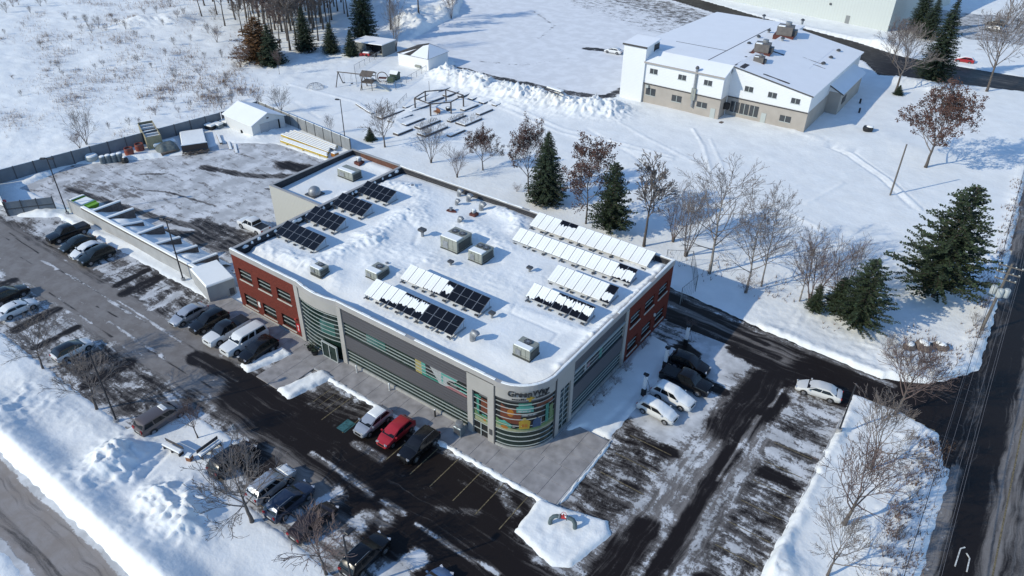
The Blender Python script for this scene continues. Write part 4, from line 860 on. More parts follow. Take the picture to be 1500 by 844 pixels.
SILV = paint('silver', (.42,.43,.45), .5); BLACK = paint('black', (.006,.006,.007), .0, .25, .04); WHITE = paint('white', (.66,.67,.67), .0, .3, .2); RED = paint('red', (.36,.022,.03), .1); DGRN = paint('dark_green_grey', (.012,.017,.017), .2, .25, .06); TAUPE = paint('taupe', (.15,.125,.12), .4); NAVY = paint('slate_blue', (.05,.065,.10), .4, .25, .15); MAROON = paint('dark_brown', (.035,.024,.024), .3, .25, .15); PEARL = paint('pearl_white', (.62,.62,.60), .1); LBLUE = paint('pale_blue', (.14,.22,.36), .3)
BROOF = paint('black_roof', (.012,.012,.013), .0, .12, .0)
row = 'cars parked nose out along the building'
car('sedan', SILV, -3.2, -5.5, -90, 'silver sedan at the left end of the nose out row, beside a black suv', group=row)
car('suv', BLACK, .1, -4.9, -91, 'black suv parked between the silver sedan and the white pickup with black bed', group=row)
car('pickup', WHITE, 3.5, -4.8, -90, 'white pickup with black roof and black bed cover in front of the brick wall', 'pickup', row, bed='cover', roof=BROOF, name='parked_pickup')
car('capped', WHITE, 6.6, -4.7, -90, 'white pickup with a tall white cap over its bed in front of the brick wall', 'pickup', row, name='parked_pickup')
car('suv', BLACK, 9.35, -4.9, -90, 'black suv beside the heaped snow strip, next to the white capped pickup', group=row)
car('hatch', SILV, 28.1, -5.3, -90, 'silver hatchback parked beside the red car before the long glass front', group=row, snow='roof')
car('hatch', RED, 31.0, -5.0, -90, 'bright red hatchback between a silver car and a black suv', group=row)
car('suv', BLACK, 34.1, -5.0, -90, 'glossy black suv with roof rails parked right of the red hatchback', group=row, rails=True)
row = 'cars parked along the long concrete wall'
car('pickup', BLACK, -34.6, -4.0, -92, 'long black pickup at the far left of the row along the concrete wall', 'pickup', row, name='parked_pickup')
car('sedan', DGRN, -30.8, -4.7, -90, 'dark green grey sedan parked between the black pickup and a white sedan by the wall', group=row)
car('sedan', WHITE, -27.9, -4.8, -90, 'white sedan with black windows, only pale car in the row by the concrete wall', group=row)
car('suv', DGRN, -25.3, -4.9, -90, 'dark grey green suv next to the white sedan by the concrete wall', group=row)
row = 'cars parked along the snowy street side of the lot'
car('suv', BLACK, -25.0, -16.6, 90, 'black suv at the left picture edge beside a white car with a black hood', group=row)
c_ = car('sedan', WHITE, -21.1, -17.3, 90, 'white sedan with sunroof beside the black suv at the left picture edge', group=row)
MB().box(-.55, .05, -.4, .4, 1.478, 1.486).build('sunroof', CGL, c_)
car('hatch', WHITE, -7.8, -17.4, 90, 'white hatchback with a black roof parked alone under the bare street side tree', group=row, roof=BROOF)
car('van', TAUPE, 10.4, -17.8, 90, 'taupe minivan with a clump of snow on its roof beside the bench island', 'minivan', row, snow='patch', name='parked_minivan')
car('suv', BLACK, 20.9, -16.9, 90, 'black suv half hidden behind bare branches beside the bench', group=row)
car('suv', SILV, 26.4, -16.7, 90, 'silver suv with snow on its hood beside the dark pickup', group=row, snow='hood')
car('suv', NAVY, 29.3, -17.0, 90, 'slate blue suv with roof rails between the silver suv and the brown sedan', group=row, rails=True)
car('sedan', MAROON, 32.7, -17.2, 90, 'dark brown sedan parked between a blue suv and a snowy empty bay', group=row)
car('suv', BLACK, 38.9, -17.0, 90, 'black suv with roof rails behind a lamp post at the bottom picture edge', group=row, rails=True)
car('sedan', LBLUE, 45.3, -16.3, 90, 'pale blue car cut off by the bottom picture edge beside a snow heap', group=row)
row = 'cars parked by the charging posts'
car('suv', BLACK, 50.4, 22.5, 0, 'black suv at the far end of the charging bays beside a black pickup', group=row)
car('pickup', BLACK, 51.3, 19.6, 0, 'black pickup parked between a black suv and a snow covered white suv', 'pickup', row, name='parked_pickup')
car('suv', WHITE, 51.3, 16.4, -4, 'snow covered white suv next to the black pickup at the charging posts', group=row, snow='all', z=.06)
car('hatch', PEARL, 50.9, 13.5, -4, 'snow covered cream white hatchback at the near end of the charging bays', group=row, snow='all', z=.06)
car('sedan', PEARL, 63.6, 26.9, 188, 'cream white sedan parked alone beside the driveway bend', group='cars parked in the lots')
car('pickup', WHITE, -15.0, 13.4, 180, 'white pickup standing in the rear yard beside the annex wall', 'pickup', 'cars parked in the lots', name='parked_pickup')
row = 'cars far behind'
car('sedan', WHITE, -17.4, 126.6, 185, 'small white sedan in the snowy rear lot beside the tall white tower', group=row)
car('suv', BLACK, 58.0, 221.5, 170, 'dark suv in the far lot at the top right', group=row)
car('sedan', SILV, 58.4, 214.5, 170, 'pale silver car beside the dark suv in the far lot', group=row)
car('hatch', RED, 56.5, 174.4, 180, 'red car partly under snow beyond the tall spruce at top right', group=row, snow='all')
car('sedan', DGRN, -79.8, 79.2, 10, 'dark car parked on the snow at the edge of the woodland', group=row)
# ------------------------------------------------------------------ trees and shrubs
BARK = mat('grey_bark', (.105,.088,.076), .9, var=.3, vscale=6); TWIG = mat('grey_twigs', (.165,.140,.127), .9, var=.2, vscale=1); RTWIG = mat('reddish_twigs', (.14,.10,.09), .9, var=.25, vscale=1); BIRCH = mat('pale_birch_bark', (.22,.20,.18), .85, var=.4, vscale=5)
NEED = mat('spruce_needles', (.025,.042,.021), .85, var=.45, vscale=1.3); PINE_ = mat('pine_needles', (.036,.058,.026), .85, var=.45, vscale=1.1); LEAF = mat('dry_oak_leaves', (.10,.046,.034), .85, col2=(.055,.029,.024), vscale=.9); DEADN = mat('dead_brown_needles', (.17,.090,.038), .9, var=.4, vscale=1.2)
def rot_about(v, ax_, a): return Matrix.Rotation(a, 3, ax_) @ v
def bare(seed, h, kind='round', leaves=0, tip=.013):
    """bare broadleaf tree: (trunk, crown) builders"""
    r = random.Random(seed); T, K = MB(), MB(); ends = []
    P = dict(round=(.22, 13, (24,68), .66, [12,7,4,2]), tall=(.26, 26, (34,64), .34, [22,6,4,2]), forest=(.42, 16, (22,48), .36, [16,6,4,2]), multi=(.10, 6, (8,22), .95, [5,8,5,2]), sapling=(.30, 11, (25,50), .55, [11,6,4,0]))[kind]
    clear, nm, ang, blen, cnt = P
    def grow(p, d, L, rad, lev, mb):
        k = 4 if lev < 2 else 3; pts = [p]; rr = [rad]; dd = d.copy()
        for i in range(k):
            j = Vector((r.gauss(0,1), r.gauss(0,1), r.gauss(0,.6)))*(.055+.035*lev); dd = (dd+j+Vector((0,0,.07 if lev > 1 else .10))).normalized()
            pts.append(pts[-1]+dd*L/k); rr.append(max(rad*(1-.8*(i+1)/k), tip))
        mb.path(pts, rr, 5 if lev == 1 else (4 if lev == 2 else 3), cap=False)
        if lev >= 3: ends.append((pts[-1], dd))
        if lev < len(cnt) and cnt[lev]:
            for c in range(cnt[lev]):
                t = .22+.78*(c+r.random())/cnt[lev]; f = t*k; i = min(k-1, int(f)); q = pts[i].lerp(pts[i+1], f-i); loc = (pts[i+1]-pts[i]).normalized()
                a = loc.orthogonal().normalized(); a = rot_about(a, loc, r.random()*6.283); nd = rot_about(loc, a, R_(r.uniform(20,44)))
                grow(q, nd, L*(.66-.28*t)*r.uniform(.75,1.2)*(1.0 if kind != 'tall' else .9), max(rad*(1-.75*t)*.55, .012), lev+1, mb)
    tr = h*(.020 if kind not in ('forest','tall') else .011); tr = max(tr, .05)*(1.5 if kind == 'forest' else 1)
    if kind == 'multi':
        for i in range(nm):
            a = 6.283*i/nm+r.random(); d = Vector((math.cos(a)*.32, math.sin(a)*.32, 1)).normalized()
            T.path([(.12*math.cos(a),.12*math.sin(a),-.3),(.2*math.cos(a),.2*math.sin(a),h*.12)], [tr*.6,tr*.5], 5); grow(Vector((.2*math.cos(a),.2*math.sin(a),h*.11)), d, h*r.uniform(.7,.95), tr*.5, 1, K)
    else:
        lean = Vector((r.gauss(0,.03), r.gauss(0,.03), 0)); top = .92 if kind in ('tall','forest') else .62; n = 7
        pts = [Vector((0,0,-.3))]+[Vector((lean.x*h*t+r.gauss(0,.012)*h*t, lean.y*h*t+r.gauss(0,.012)*h*t, h*top*t)) for t in [(i+1)/n for i in range(n)]]
        rr = [tr*1.25]+[tr*(1-.86*(i+1)/n) for i in range(n)]
        T.path(pts, rr, 7)
        for i in range(cnt[0]):
            t = clear+(1-clear)*((i+.3+.5*r.random())/cnt[0]); z = t*h*top if kind in ('tall','forest') else h*(clear+(top-clear)*(i+.5)/cnt[0])
            f = z/(h*top)*n; j = min(n-1, int(f)); q = pts[j+1 if j+1 < len(pts) else j].copy(); q = pts[min(j,n-1)+0].lerp(pts[min(j+1,n)], f-j) if j > 0 else pts[1].copy()
            a = i*2.4+r.random()*.8; el_ = R_(r.uniform(*ang)); u = z/(h*top)
            el_ = el_*(1.25-.55*u) if kind == 'round' else el_
            d = Vector((math.cos(a)*math.sin(el_), math.sin(a)*math.sin(el_), math.cos(el_)))
            L = h*blen*r.uniform(.8,1.1)*((1-.35*u) if kind == 'round' else (1.15-.8*abs(u-.45) if kind != 'forest' else 1-.3*u))
            grow(q, d, L, tr*(1-.8*u)*.6, 1, K)
        grow(pts[-1], Vector((0,0,1)), h*(1-top)*1.0, rr[-1]*1.2, 1, K)
    Lf = MB()
    for p, d in ends:
        for i in range(leaves):
            if r.random() < .25: continue
            c = p+Vector((r.gauss(0,.14), r.gauss(0,.14), r.gauss(0,.14))); s = r.uniform(.05,.10); a = Vector((r.gauss(0,1),r.gauss(0,1),r.gauss(0,1))).normalized(); b_ = a.orthogonal().normalized()
            Lf.add([c-a*s-b_*s*.6, c+a*s-b_*s*.5, c+a*s*1.1+b_*s*.6, c-a*s*.8+b_*s*.6], [(0,1,2,3)])
    return T, K, Lf
def conifer(seed, h, R, kind='spruce', base=.06):
    r = random.Random(seed); T, K = MB(), MB(); T.path([(0,0,-.3),(0,0,h*.5),(0,0,h*.97)], [h*.016,h*.009,.02], 7)
    z = h*base; i = 0
    while z < h*.985:
        u = (z/h-base)/(1-base); rad = R*((1-u)**(.8 if kind == 'spruce' else .6))*(1 if u > .1 else .72+2.8*u); nb = max(5, int((13 if kind == 'spruce' else 12)*(1-.42*u)))
        for b in range(nb):
            if kind == 'pine' and r.random() < .12: continue
            a = 6.283*(b+r.random()*.8)/nb+i*.7; L = rad*r.uniform(.72,1.12) if kind == 'spruce' else rad*r.uniform(.5,1.15); L = max(L, .22)
            ca, sa = math.cos(a), math.sin(a); droop = -.22 if kind == 'spruce' else r.uniform(-.05,.28); z0 = z+r.uniform(-.12,.12)
            m = max(3, int(L/(.23 if kind == 'spruce' else .27)))
            for k in range(m):
                t = (k+.6)/m
                if t < .12: continue
                hz = z0+L*(droop*t+(.16*t*t if kind == 'spruce' else -.02)); c = Vector((ca*L*t, sa*L*t, hz)); wd = (.42*(1-t)+.16)*min(1, L/1.5)+.1
                for s in (-1, 1):
                    for e in range(2 if kind == 'spruce' else 3):
                        if kind == 'spruce': d = Vector((ca*.75-sa*s*r.uniform(.5,1.1), sa*.75+ca*s*r.uniform(.5,1.1), r.uniform(-.55,-.02))).normalized()
                        else: d = Vector((ca*.6-sa*s*r.uniform(.2,1.2), sa*.6+ca*s*r.uniform(.2,1.2), r.uniform(-.15,.75))).normalized()
                        l = wd*r.uniform(.7,1.3); w = r.uniform(.06,.115)*(1 if h < 14 else 1.25); q = d.cross(Vector((r.gauss(0,.4),r.gauss(0,.4),1))).normalized()*w; cc = c+Vector((r.gauss(0,.05),r.gauss(0,.05),r.gauss(0,.05)))
                        K.add([cc-q*.5, cc+d*l*.55-q, cc+d*l, cc+d*l*.5+q], [(0,1,2,3)])
            K.path([(0,0,z0),(ca*L*.9,sa*L*.9,z0+L*droop*.9)], [.03,.012], 3, 1, cap=False)
        z += (.30 if kind == 'spruce' else .40)*(1 if h < 14 else 1.15); i += 1
    return T, K, MB()
LIB = {}
def proto(key, maker, tm, km, lm=None):
    T, K, Lf = maker; me = [T.mesh('trunk', tm, True, 180), K.mesh('crown', km)]
    if Lf.v: me.append(Lf.mesh('dry_leaves', lm))
    LIB[key] = me
proto('street1', bare(11, 7, 'round'), BARK, TWIG); proto('street2', bare(12, 7, 'round'), BARK, TWIG); proto('street3', bare(13, 7.5, 'round'), BARK, RTWIG)
proto('sapling', bare(21, 5, 'sapling'), BARK, RTWIG); proto('birch1', bare(31, 15, 'tall'), BIRCH, TWIG); proto('birch2', bare(32, 12, 'tall'), BIRCH, TWIG); proto('multi1', bare(41, 7, 'multi'), BARK, TWIG); proto('multi2', bare(42, 7, 'multi'), BARK, RTWIG)
proto('forest1', bare(51, 16, 'forest', tip=.05), BARK, TWIG); proto('forest2', bare(52, 15, 'forest', tip=.05), BARK, TWIG); proto('forest3', bare(53, 17, 'forest', tip=.05), BARK, RTWIG)
proto('oak1', bare(61, 9, 'round', 8), BARK, TWIG, LEAF); proto('oak2', bare(62, 9, 'tall', 3), BARK, TWIG, LEAF)
proto('spruce1', conifer(71, 12, 3.9), BARK, [NEED, BARK]); proto('spruce2', conifer(72, 17, 4.6), BARK, [NEED, BARK]); proto('pine1', conifer(73, 11, 3.7, 'pine', .08), BARK, [PINE_, BARK]); proto('pine2', conifer(74, 15, 6.6, 'pine', .07), BARK, [PINE_, BARK]); proto('cedar', conifer(75, 6, 2.1, 'spruce', .02), BARK, [NEED, BARK]); proto('browncedar', conifer(76, 8, 3.2, 'pine', .02), BARK, [DEADN, BARK])
HT = dict(street1=7, street2=7, street3=7.5, sapling=5, birch1=15, birch2=12, multi1=7, multi2=7, forest1=16, forest2=15, forest3=17, oak1=9, oak2=9, spruce1=12, spruce2=17, pine1=11, pine2=15, cedar=6, browncedar=8)
def tree(key, x, y, h, label, group, name='bare_tree', cat='tree', wide=1.0, rz=None, lean=(0,0)):
    s = h/HT[key]; t = thing(name, label, cat, (x, y, gz(x, y)-.05), 0, group); t.scale = (s*wide, s*wide, s)
    t.rotation_euler = (lean[0], lean[1], (x*7.3+y*3.1) % 6.28 if rz is None else rz)
    for nm, me in zip(('trunk','crown','dry_leaves'), LIB[key]):
        o = bpy.data.objects.new(nm, me); C.objects.link(o); o.parent = t
    return t
g = 'bare trees along the street side of the lot'
tree('street1', -7.7, -20.9, 6.6, 'bare tree growing on the bank beside the lone white hatchback with black roof', g, wide=.95)
tree('street2', 3.3, -20.8, 6.8, 'bare tree beside the tall black lamp post on the snowy bank', g, wide=1.12)
tree('street3', 15.3, -17.0, 4.6, 'small bare tree on the snowy island with the benches', g, wide=.85)
tree('street1', 28.1, -20.3, 8.2, 'broad bare tree spreading over a black suv and a silver suv', g, rz=2.0, wide=1.2)
tree('sapling', 37.3, -20.0, 6.2, 'reddish bare sapling by the brown sedan at the bottom picture edge', g, wide=1.2)
g = 'bare trees on the verge beside the main road'
tree('street3', 71.2, 28.6, 8.6, 'bare reddish tree overhanging the dark driveway', g, wide=1.15)
tree('street2', 71.0, 18.8, 8.0, 'bare tree on the verge just below the driveway tree', g, rz=1.2)
tree('street3', 70.7, 10.6, 9.0, 'widest bare tree in the middle of the snowy verge', g, rz=4.0, wide=1.1)
tree('street1', 71.0, 4.4, 7.0, 'small bare tree at the bottom end of the snowy verge', g, rz=5.1, wide=.9)
g = 'trees behind the office building'
tree('street2', -21.2, 47.4, 7.6, 'spreading bare tree behind the rear corner of the flat annex', g, rz=.4, wide=1.1)
tree('multi1', -9.7, 47.1, 5.8, 'small many stemmed bare tree between garden beds and the roof edge', g)
tree('multi2', -2.4, 45.4, 4.8, 'low many stemmed bare tree left of a small brown leaved oak', g)
tree('oak1', -.7, 50.4, 6.5, 'small round oak holding brown leaves, standing alone behind the roof', g, 'oak_tree')
tree('oak1', 10.6, 48.0, 10.4, 'brown leaved oak pressed against the dark spruce', g, 'oak_tree', rz=1.0, wide=.75)
tree('spruce1', 14.8, 46.9, 12.2, 'dark pointed spruce rising behind the middle of the roof', g, 'spruce_tree')
tree('oak2', 23.5, 44.7, 11.6, 'tall oak with sparse brown leaves between spruce and pine', g, 'oak_tree', wide=1.1)
tree('pine1', 27.9, 44.2, 11.6, 'dense dark green pine behind the snowy solar panels', g, 'pine_tree')
tree('forest2', 33.8, 43.8, 11.6, 'slim straight bare tree just right of the dense pine', g, wide=1.15)
tree('multi1', 39.8, 45.0, 8.6, 'bushy many stemmed bare tree between the slim tree and the pale birch', g, rz=.7)
tree('multi2', 36.6, 47.6, 7.0, 'pale thin thicket behind the slim bare tree', g, rz=2.7)
tree('birch1', 44.3, 42.8, 15.2, 'tallest pale birch, beside the chain link enclosure', g, 'birch_tree', wide=1.25)
tree('birch2', 50.1, 41.2, 12.8, 'thin birch with red brush around its foot above the driveway', g, 'birch_tree', wide=1.1)
tree('birch2', 51.2, 43.9, 12.2, 'leaning thin birch right behind the birch with red brush', g, 'birch_tree', rz=2.0, lean=(0,.10), wide=.9)
tree('multi2', 50.0, 41.0, 2.6, 'knee high red brown brush around the foot of a birch', g, 'bush', 'bush', wide=1.3)
tree('birch2', 56.4, 43.4, 9.6, 'wispy birch clump left of the low pines', g, 'birch_tree', rz=4.0, wide=.9)
tree('multi2', 57.6, 43.6, 8.6, 'wispy pinkish thicket beside the medium pine', g, rz=1.1)
tree('multi1', 60.5, 46.0, 7.2, 'wispy grey thicket behind the medium pine', g, rz=3.3)
tree('pine1', 58.6, 41.9, 4.4, 'waist high little pine beside the driveway', g, 'pine_tree', rz=1.0)
tree('pine2', 63.7, 41.9, 10.0, 'medium loose dark pine in front of the largest pine', g, 'pine_tree', rz=2.2, wide=1.0)
tree('pine2', 60.9, 43.2, 5.6, 'shorter dark pine pressed against the left of the medium pine', g, 'pine_tree', rz=4.2)
tree('pine2', 70.2, 55.0, 16.4, 'largest dark pine, wide and ragged, on the lawn by the main road', g, 'pine_tree')
tree('oak1', 61.3, 99.0, 12.6, 'round red brown leaved oak alone on the lawn right of the white house', g, 'oak_tree', rz=2.0, wide=1.12)
g = 'trees at the top right'
tree('street2', 47.7, 139.6, 13.6, 'broad bare tree between the white house and the tall spruce', g)
tree('cedar', 48.6, 137.4, 2.2, 'low snow dusted evergreen shrub at the foot of a broad bare tree', g, 'bush', 'bush', wide=1.8)
tree('spruce2', 52.7, 153.8, 19.0, 'very tall dark spruce reaching the top picture edge beside the red car', g, 'spruce_tree')
tree('spruce2', 41.0, 197.5, 16.0, 'dark evergreen beside the end wall of the warehouse', g, 'spruce_tree', rz=1.5, wide=.9)
tree('spruce1', 44.6, 193.0, 11.0, 'brown tinged evergreen in front of the warehouse evergreen', g, 'spruce_tree', rz=.5, wide=1.1)
tree('street3', 42.0, 163.5, 10.0, 'bare tree leaning over the rear lane by the warehouse corner', g)
tree('street1', 64.3, 152.4, 19.0, 'tallest bare tree at the far right above the rear lane', g, rz=1.0, wide=.8)
tree('street2', 70.5, 196.0, 17.0, 'bare tree in the far top right corner', g, rz=3.0)
g = 'trees by the woodland edge'
tree('spruce1', -80.1, 79.8, 11.2, 'dark spruce behind the parked dark car at the woodland edge', g, 'spruce_tree', rz=1.0)
tree('spruce1', -73.6, 82.4, 7.8, 'shorter spruce just right of the dark car spruce', g, 'spruce_tree', rz=2.0, wide=1.15)
tree('spruce2', -74.6, 95.0, 19.5, 'towering dark spruce cut by the top picture edge', g, 'spruce_tree', rz=3.0, wide=.85)
tree('cedar', -67.6, 83.6, 6.4, 'rounded dark evergreen bush beside the open fronted shed', g, 'cedar_bush', 'bush', wide=1.1)
tree('browncedar', -82.6, 67.6, 10.2, 'rust brown evergreen clump at the corner of the rough field', g, 'brown_cedar', wide=1.75)
tree('cedar', -77.6, 67.2, 9.2, 'dark evergreen grown into the rust brown clump', g, 'cedar_bush', wide=1.25)
tree('multi2', -81.4, 61.0, 4.4, 'reddish bare bush below the rust brown evergreen', g, 'bush', 'bush', wide=1.1)
tree('sapling', -69.6, 62.8, 5.4, 'thin bare sapling alone on the snow by the brown evergreens', g, wide=.5)
tree('multi1', -61.8, 93.4, 10.5, 'pale many stemmed bare tree behind the open fronted shed', g, wide=.7)
tree('forest1', -76.2, 106.5, 15.0, 'slim bare tree right of the towering spruce', g); tree('forest2', -76.0, 118.0, 15.0, 'second slim bare tree behind the towering spruce', g); tree('multi2', -72.4, 128.0, 7.0, 'reddish bare bush by the ploughed heaps at the top', g, wide=.8)
def where(px, py):
    v = 'at the top picture edge' if py < 25 else ('just below the top edge' if py < 60 else ('in mid field' if py < 125 else 'near the grey fence'))
    h = 'far left' if px < 70 else ('left' if px < 160 else ('centre left' if px < 240 else ('centre right' if px < 310 else 'right by the brown evergreens')))
    return v, h
SIZE = lambda h: 'knee high' if h < 1.05 else ('waist high' if h < 1.45 else ('chest high' if h < 1.9 else ('tall' if h < 2.7 else 'very tall')))
WDT = []; rnd = random.Random(99); g = 'bare woodland trees'
spots = [(px, py) for px, py in [(300,10),(318,22),(335,6),(345,30),(352,14),(366,38),(372,8),(380,26),(390,48),(396,16),(404,34),(410,6),(418,22),(421,60),(426,44),(430,12),(438,30),(442,50),(448,18),(455,36),(461,8),(468,26),(474,44),(480,14),(486,32),(495,20),(510,28),(330,40),(356,52),(410,70),(425,74),(440,4),(400,64),(385,60),(341,16),(361,26),(369,30),(377,12),(387,36),(393,28),(399,50),(407,24),(413,46),(416,14),(423,36),(428,26),(433,54),(436,18),(444,40),(452,24),(458,48),(464,20),(471,10),(478,34),(343,24),(358,6),(363,44),(371,20),(375,38),(382,4),(386,14),(389,40),(395,22),(401,10),(403,44),(409,36),(412,18),(415,4),(419,48),(421,30),(425,10),(429,38),(432,22),(435,4),(439,46),(441,14),(446,38),(450,6),(453,32),(457,16),(460,42),(463,28),(467,6),(470,36),(476,20),(484,42),(490,12),(500,6),(505,24),(530,14),(312,4),(285,2),(520,8),(466,60),(434,66),(296,26)]]
for i, (px, py) in enumerate(spots):
    x, y = at(px, py); h = rnd.uniform(11,17); k = i % 3
    lab = '%s %s woodland tree, %s, %s' % ('short' if h < 13 else ('tall' if h < 15 else 'very tall'), 'reddish' if k == 2 else 'grey', 'back row' if py < 18 else ('second row' if py < 38 else 'front row'), 'far left of the dark spruce' if px < 345 else ('left of the dark spruce' if px < 400 else ('behind the rust brown evergreen' if px < 425 else ('behind the dark spruce' if px < 460 else 'by the towering spruce'))))
    WDT.append((px, tree(('forest1','forest2','forest3')[k], x, y, h, lab, g, 'woodland_tree')))
# bushes of the rough field
FB = [(20,118,1.0,2),(93,112,1.2,2),(88,104,2.0,1),(140,102,1.2,1),(152,98,1.5,2),(170,115,.9,1),(187,115,1.0,2),(202,94,1.6,1),(243,84,1.8,2),(257,116,2.2,1),(293,112,1.8,2),(318,62,4.0,2),(32,142,1.1,1),(128,38,2.6,1),(145,42,2.8,1),(60,70,1.6,1),(20,12,3.0,2),(60,10,2.4,1),(150,75,1.0,1),(200,55,1.6,1),(255,66,1.8,1),(225,60,1.4,1),(285,40,1.6,2),(300,86,1.4,1),(345,104,1.6,1),(290,140,1.0,2),(305,137,1.2,2),(255,152,1.2,1),(228,170,1.3,1),(190,185,1.4,1),(205,184,1.2,2),(160,190,1.2,1),(325,160,2.4,1),(340,150,2.2,1),(355,140,2.0,2),(310,150,1.6,1),(185,45,2.0,1),(105,60,1.4,2),(165,30,1.6,1),(230,20,1.8,1),(270,24,1.8,2),(75,95,.8,1),(120,128,.6,1),(8,52,1.2,1),(35,40,1.3,2),(332,120,1.4,1),(275,96,1.2,1),(315,30,3.0,1),(240,40,1.5,1),(360,92,2.2,2),(98,30,2.0,2),(112,34,1.6,1),(120,46,1.8,2),(135,50,2.2,1),(156,46,1.7,2),(172,40,1.5,1),(10,20,2.6,1),(28,8,2.2,2),(45,20,1.8,1),(68,6,1.6,1),(212,22,1.6,2),(250,10,2.4,1),(262,34,2.0,2),(280,60,1.5,1),(305,50,2.2,1),(325,84,1.8,1),(348,82,2.0,2),(205,74,1.2,1),(178,66,1.2,2),(222,100,1.1,1),(330,132,1.5,2),(318,142,1.8,1),(280,158,1.3,1),(262,166,1.2,2),(240,150,1.1,1)]
FBT = []
for i, (px, py, h, k) in enumerate(FB):
    x, y = at(px, py); v_, h_ = where(px, py); FBT.append((px, tree('multi%d' % k, x, y, h*.95, '%s %s bush %s, %s' % (SIZE(h), 'reddish' if k == 2 else 'grey', v_, h_), 'bushes in the rough field', 'bush', 'bush', wide=1.1)))
tree('multi1', *at(128,214), 5.4, 'tall thin bare bush right behind the grey fence above the rolls', 'bushes by the fence', 'bush', 'bush', wide=1.0); tree('multi2', *at(118,220), 3.0, 'dense reddish bush at the foot of the tall thin one behind the fence', 'bushes by the fence', 'bush', 'bush', wide=1.2)
tree('multi1', *at(412,166), 4.2, 'bare bush behind the fence right of the white shed', 'bushes by the fence', 'bush', 'bush', wide=1.2); tree('multi2', *at(380,158), 2.6, 'low bare bush hidden behind the white shed', 'bushes by the fence', 'bush', 'bush')
tree('multi1', *at(484,196), 3.0, 'thin bare sapling in front of the fence near the tall lamp post', 'bushes by the fence', 'bush', 'bush', wide=.7); tree('cedar', *at(543,206), 2.6, 'brown green evergreen shrub left of the spreading bare tree', 'bushes by the fence', 'bush', 'bush', wide=1.5)
for px, py, lab in ((869,597,'snowy leafless shrub nearest the curved corner in the shaded bed'),(884,583,'round leafless shrub second from the curved corner in the shaded bed'),(901,566,'leafless shrub in the middle of the shaded bed'),(917,546,'small leafless shrub near the pale pilaster in the shaded bed'),(941,512,'low leafless shrub below the brick side wall'),(1012,478,'leafless shrub at the far end of the shaded bed'),(757,282,'tiny dark shrub below the spruce at the roof edge')):
    x, y = at(px, py); tree('multi2', x, y, 1.1, lab, 'shrubs around the office building', 'shrub', 'shrub', wide=1.6)
for i, (x, y, h) in enumerate([(74.6,22.5,1.8),(74.0,19.6,2.2),(74.9,17.0,2.0),(74.2,14.2,2.4),(75.0,11.6,2.0),(74.3,9.0,2.2),(74.9,6.0,2.0),(74.4,2.6,2.0),(73.2,24.6,1.4),(75.2,3.8,1.6)]):
    tree('multi%d' % (1+i % 2), x, y, h*.65, '%s bush in the roadside verge strip, %s' % ('tallest' if h == 2.4 else ('reddish' if i % 2 else 'grey'), ('level with the driveway bend','beside the second verge tree','just above the widest verge tree','beside the widest verge tree','just below the widest verge tree','level with the lowest verge tree','near the bottom picture edge','lowest of the strip','highest, at the driveway mouth','closest to the asphalt at the bottom')[i]), 'bushes along the main road', 'bush', 'bush', wide=1.25)
for i, (px, py, h) in enumerate([(1305,530,1.6),(1325,540,1.4),(1345,548,1.4),(1300,515,1.8),(1365,558,1.2),(1240,628,.0),(1330,556,1.2)]):
    if h: x, y = at(px, py); tree('multi1', x, y, h, ('left of the boulders, on the bank edge','second bush below the boulders','low bush below the middle boulder','bush farthest up the bank, left of the boulders','smallest bush on the bank right of the boulders','','low bush just above the driveway edge below the boulders')[i], 'bushes below the boulders', 'bush', 'bush', wide=1.3)
for i, (px, py, h) in enumerate([(1425,480,1.6),(1440,455,1.5),(1432,500,1.4),(1462,380,1.4),(1475,345,1.4),(1486,310,1.2),(1420,520,1.2),(1448,430,1.5)]):
    x, y = at(px, py); tree('multi%d' % (1+i % 2), x, y, h, ('grey bush on the road bank just above the driveway mouth','reddish bush on the road bank below the utility pole','small grey bush on the road bank right by the pole foot','reddish bush on the road bank level with the pine top','grey bush on the road bank above the pine','small reddish bush farthest up the road bank','lowest small bush on the road bank at the driveway corner','reddish bush on the road bank beside the pine trunk')[i], 'bushes on the road bank', 'bush', 'bush', wide=1.3)
def part_ways(items):
    """plants whose description still coincides are told apart by their order from left to right"""
    by = {}
    for px, o in items: by.setdefault(o['label'], []).append((px, o))
    for lab, L in by.items():
        if len(L) < 2: continue
        L.sort(key=lambda q: q[0]); n = len(L)
        for i, (px, o) in enumerate(L): o['label'] = (('left', 'right')[i] if n == 2 else ('leftmost' if i == 0 else ('rightmost' if i == n-1 else ('second', 'third', 'fourth', 'fifth', 'sixth', 'seventh', 'eighth', 'ninth')[i-1]))) + ' ' + lab
part_ways(FBT); part_ways(WDT)
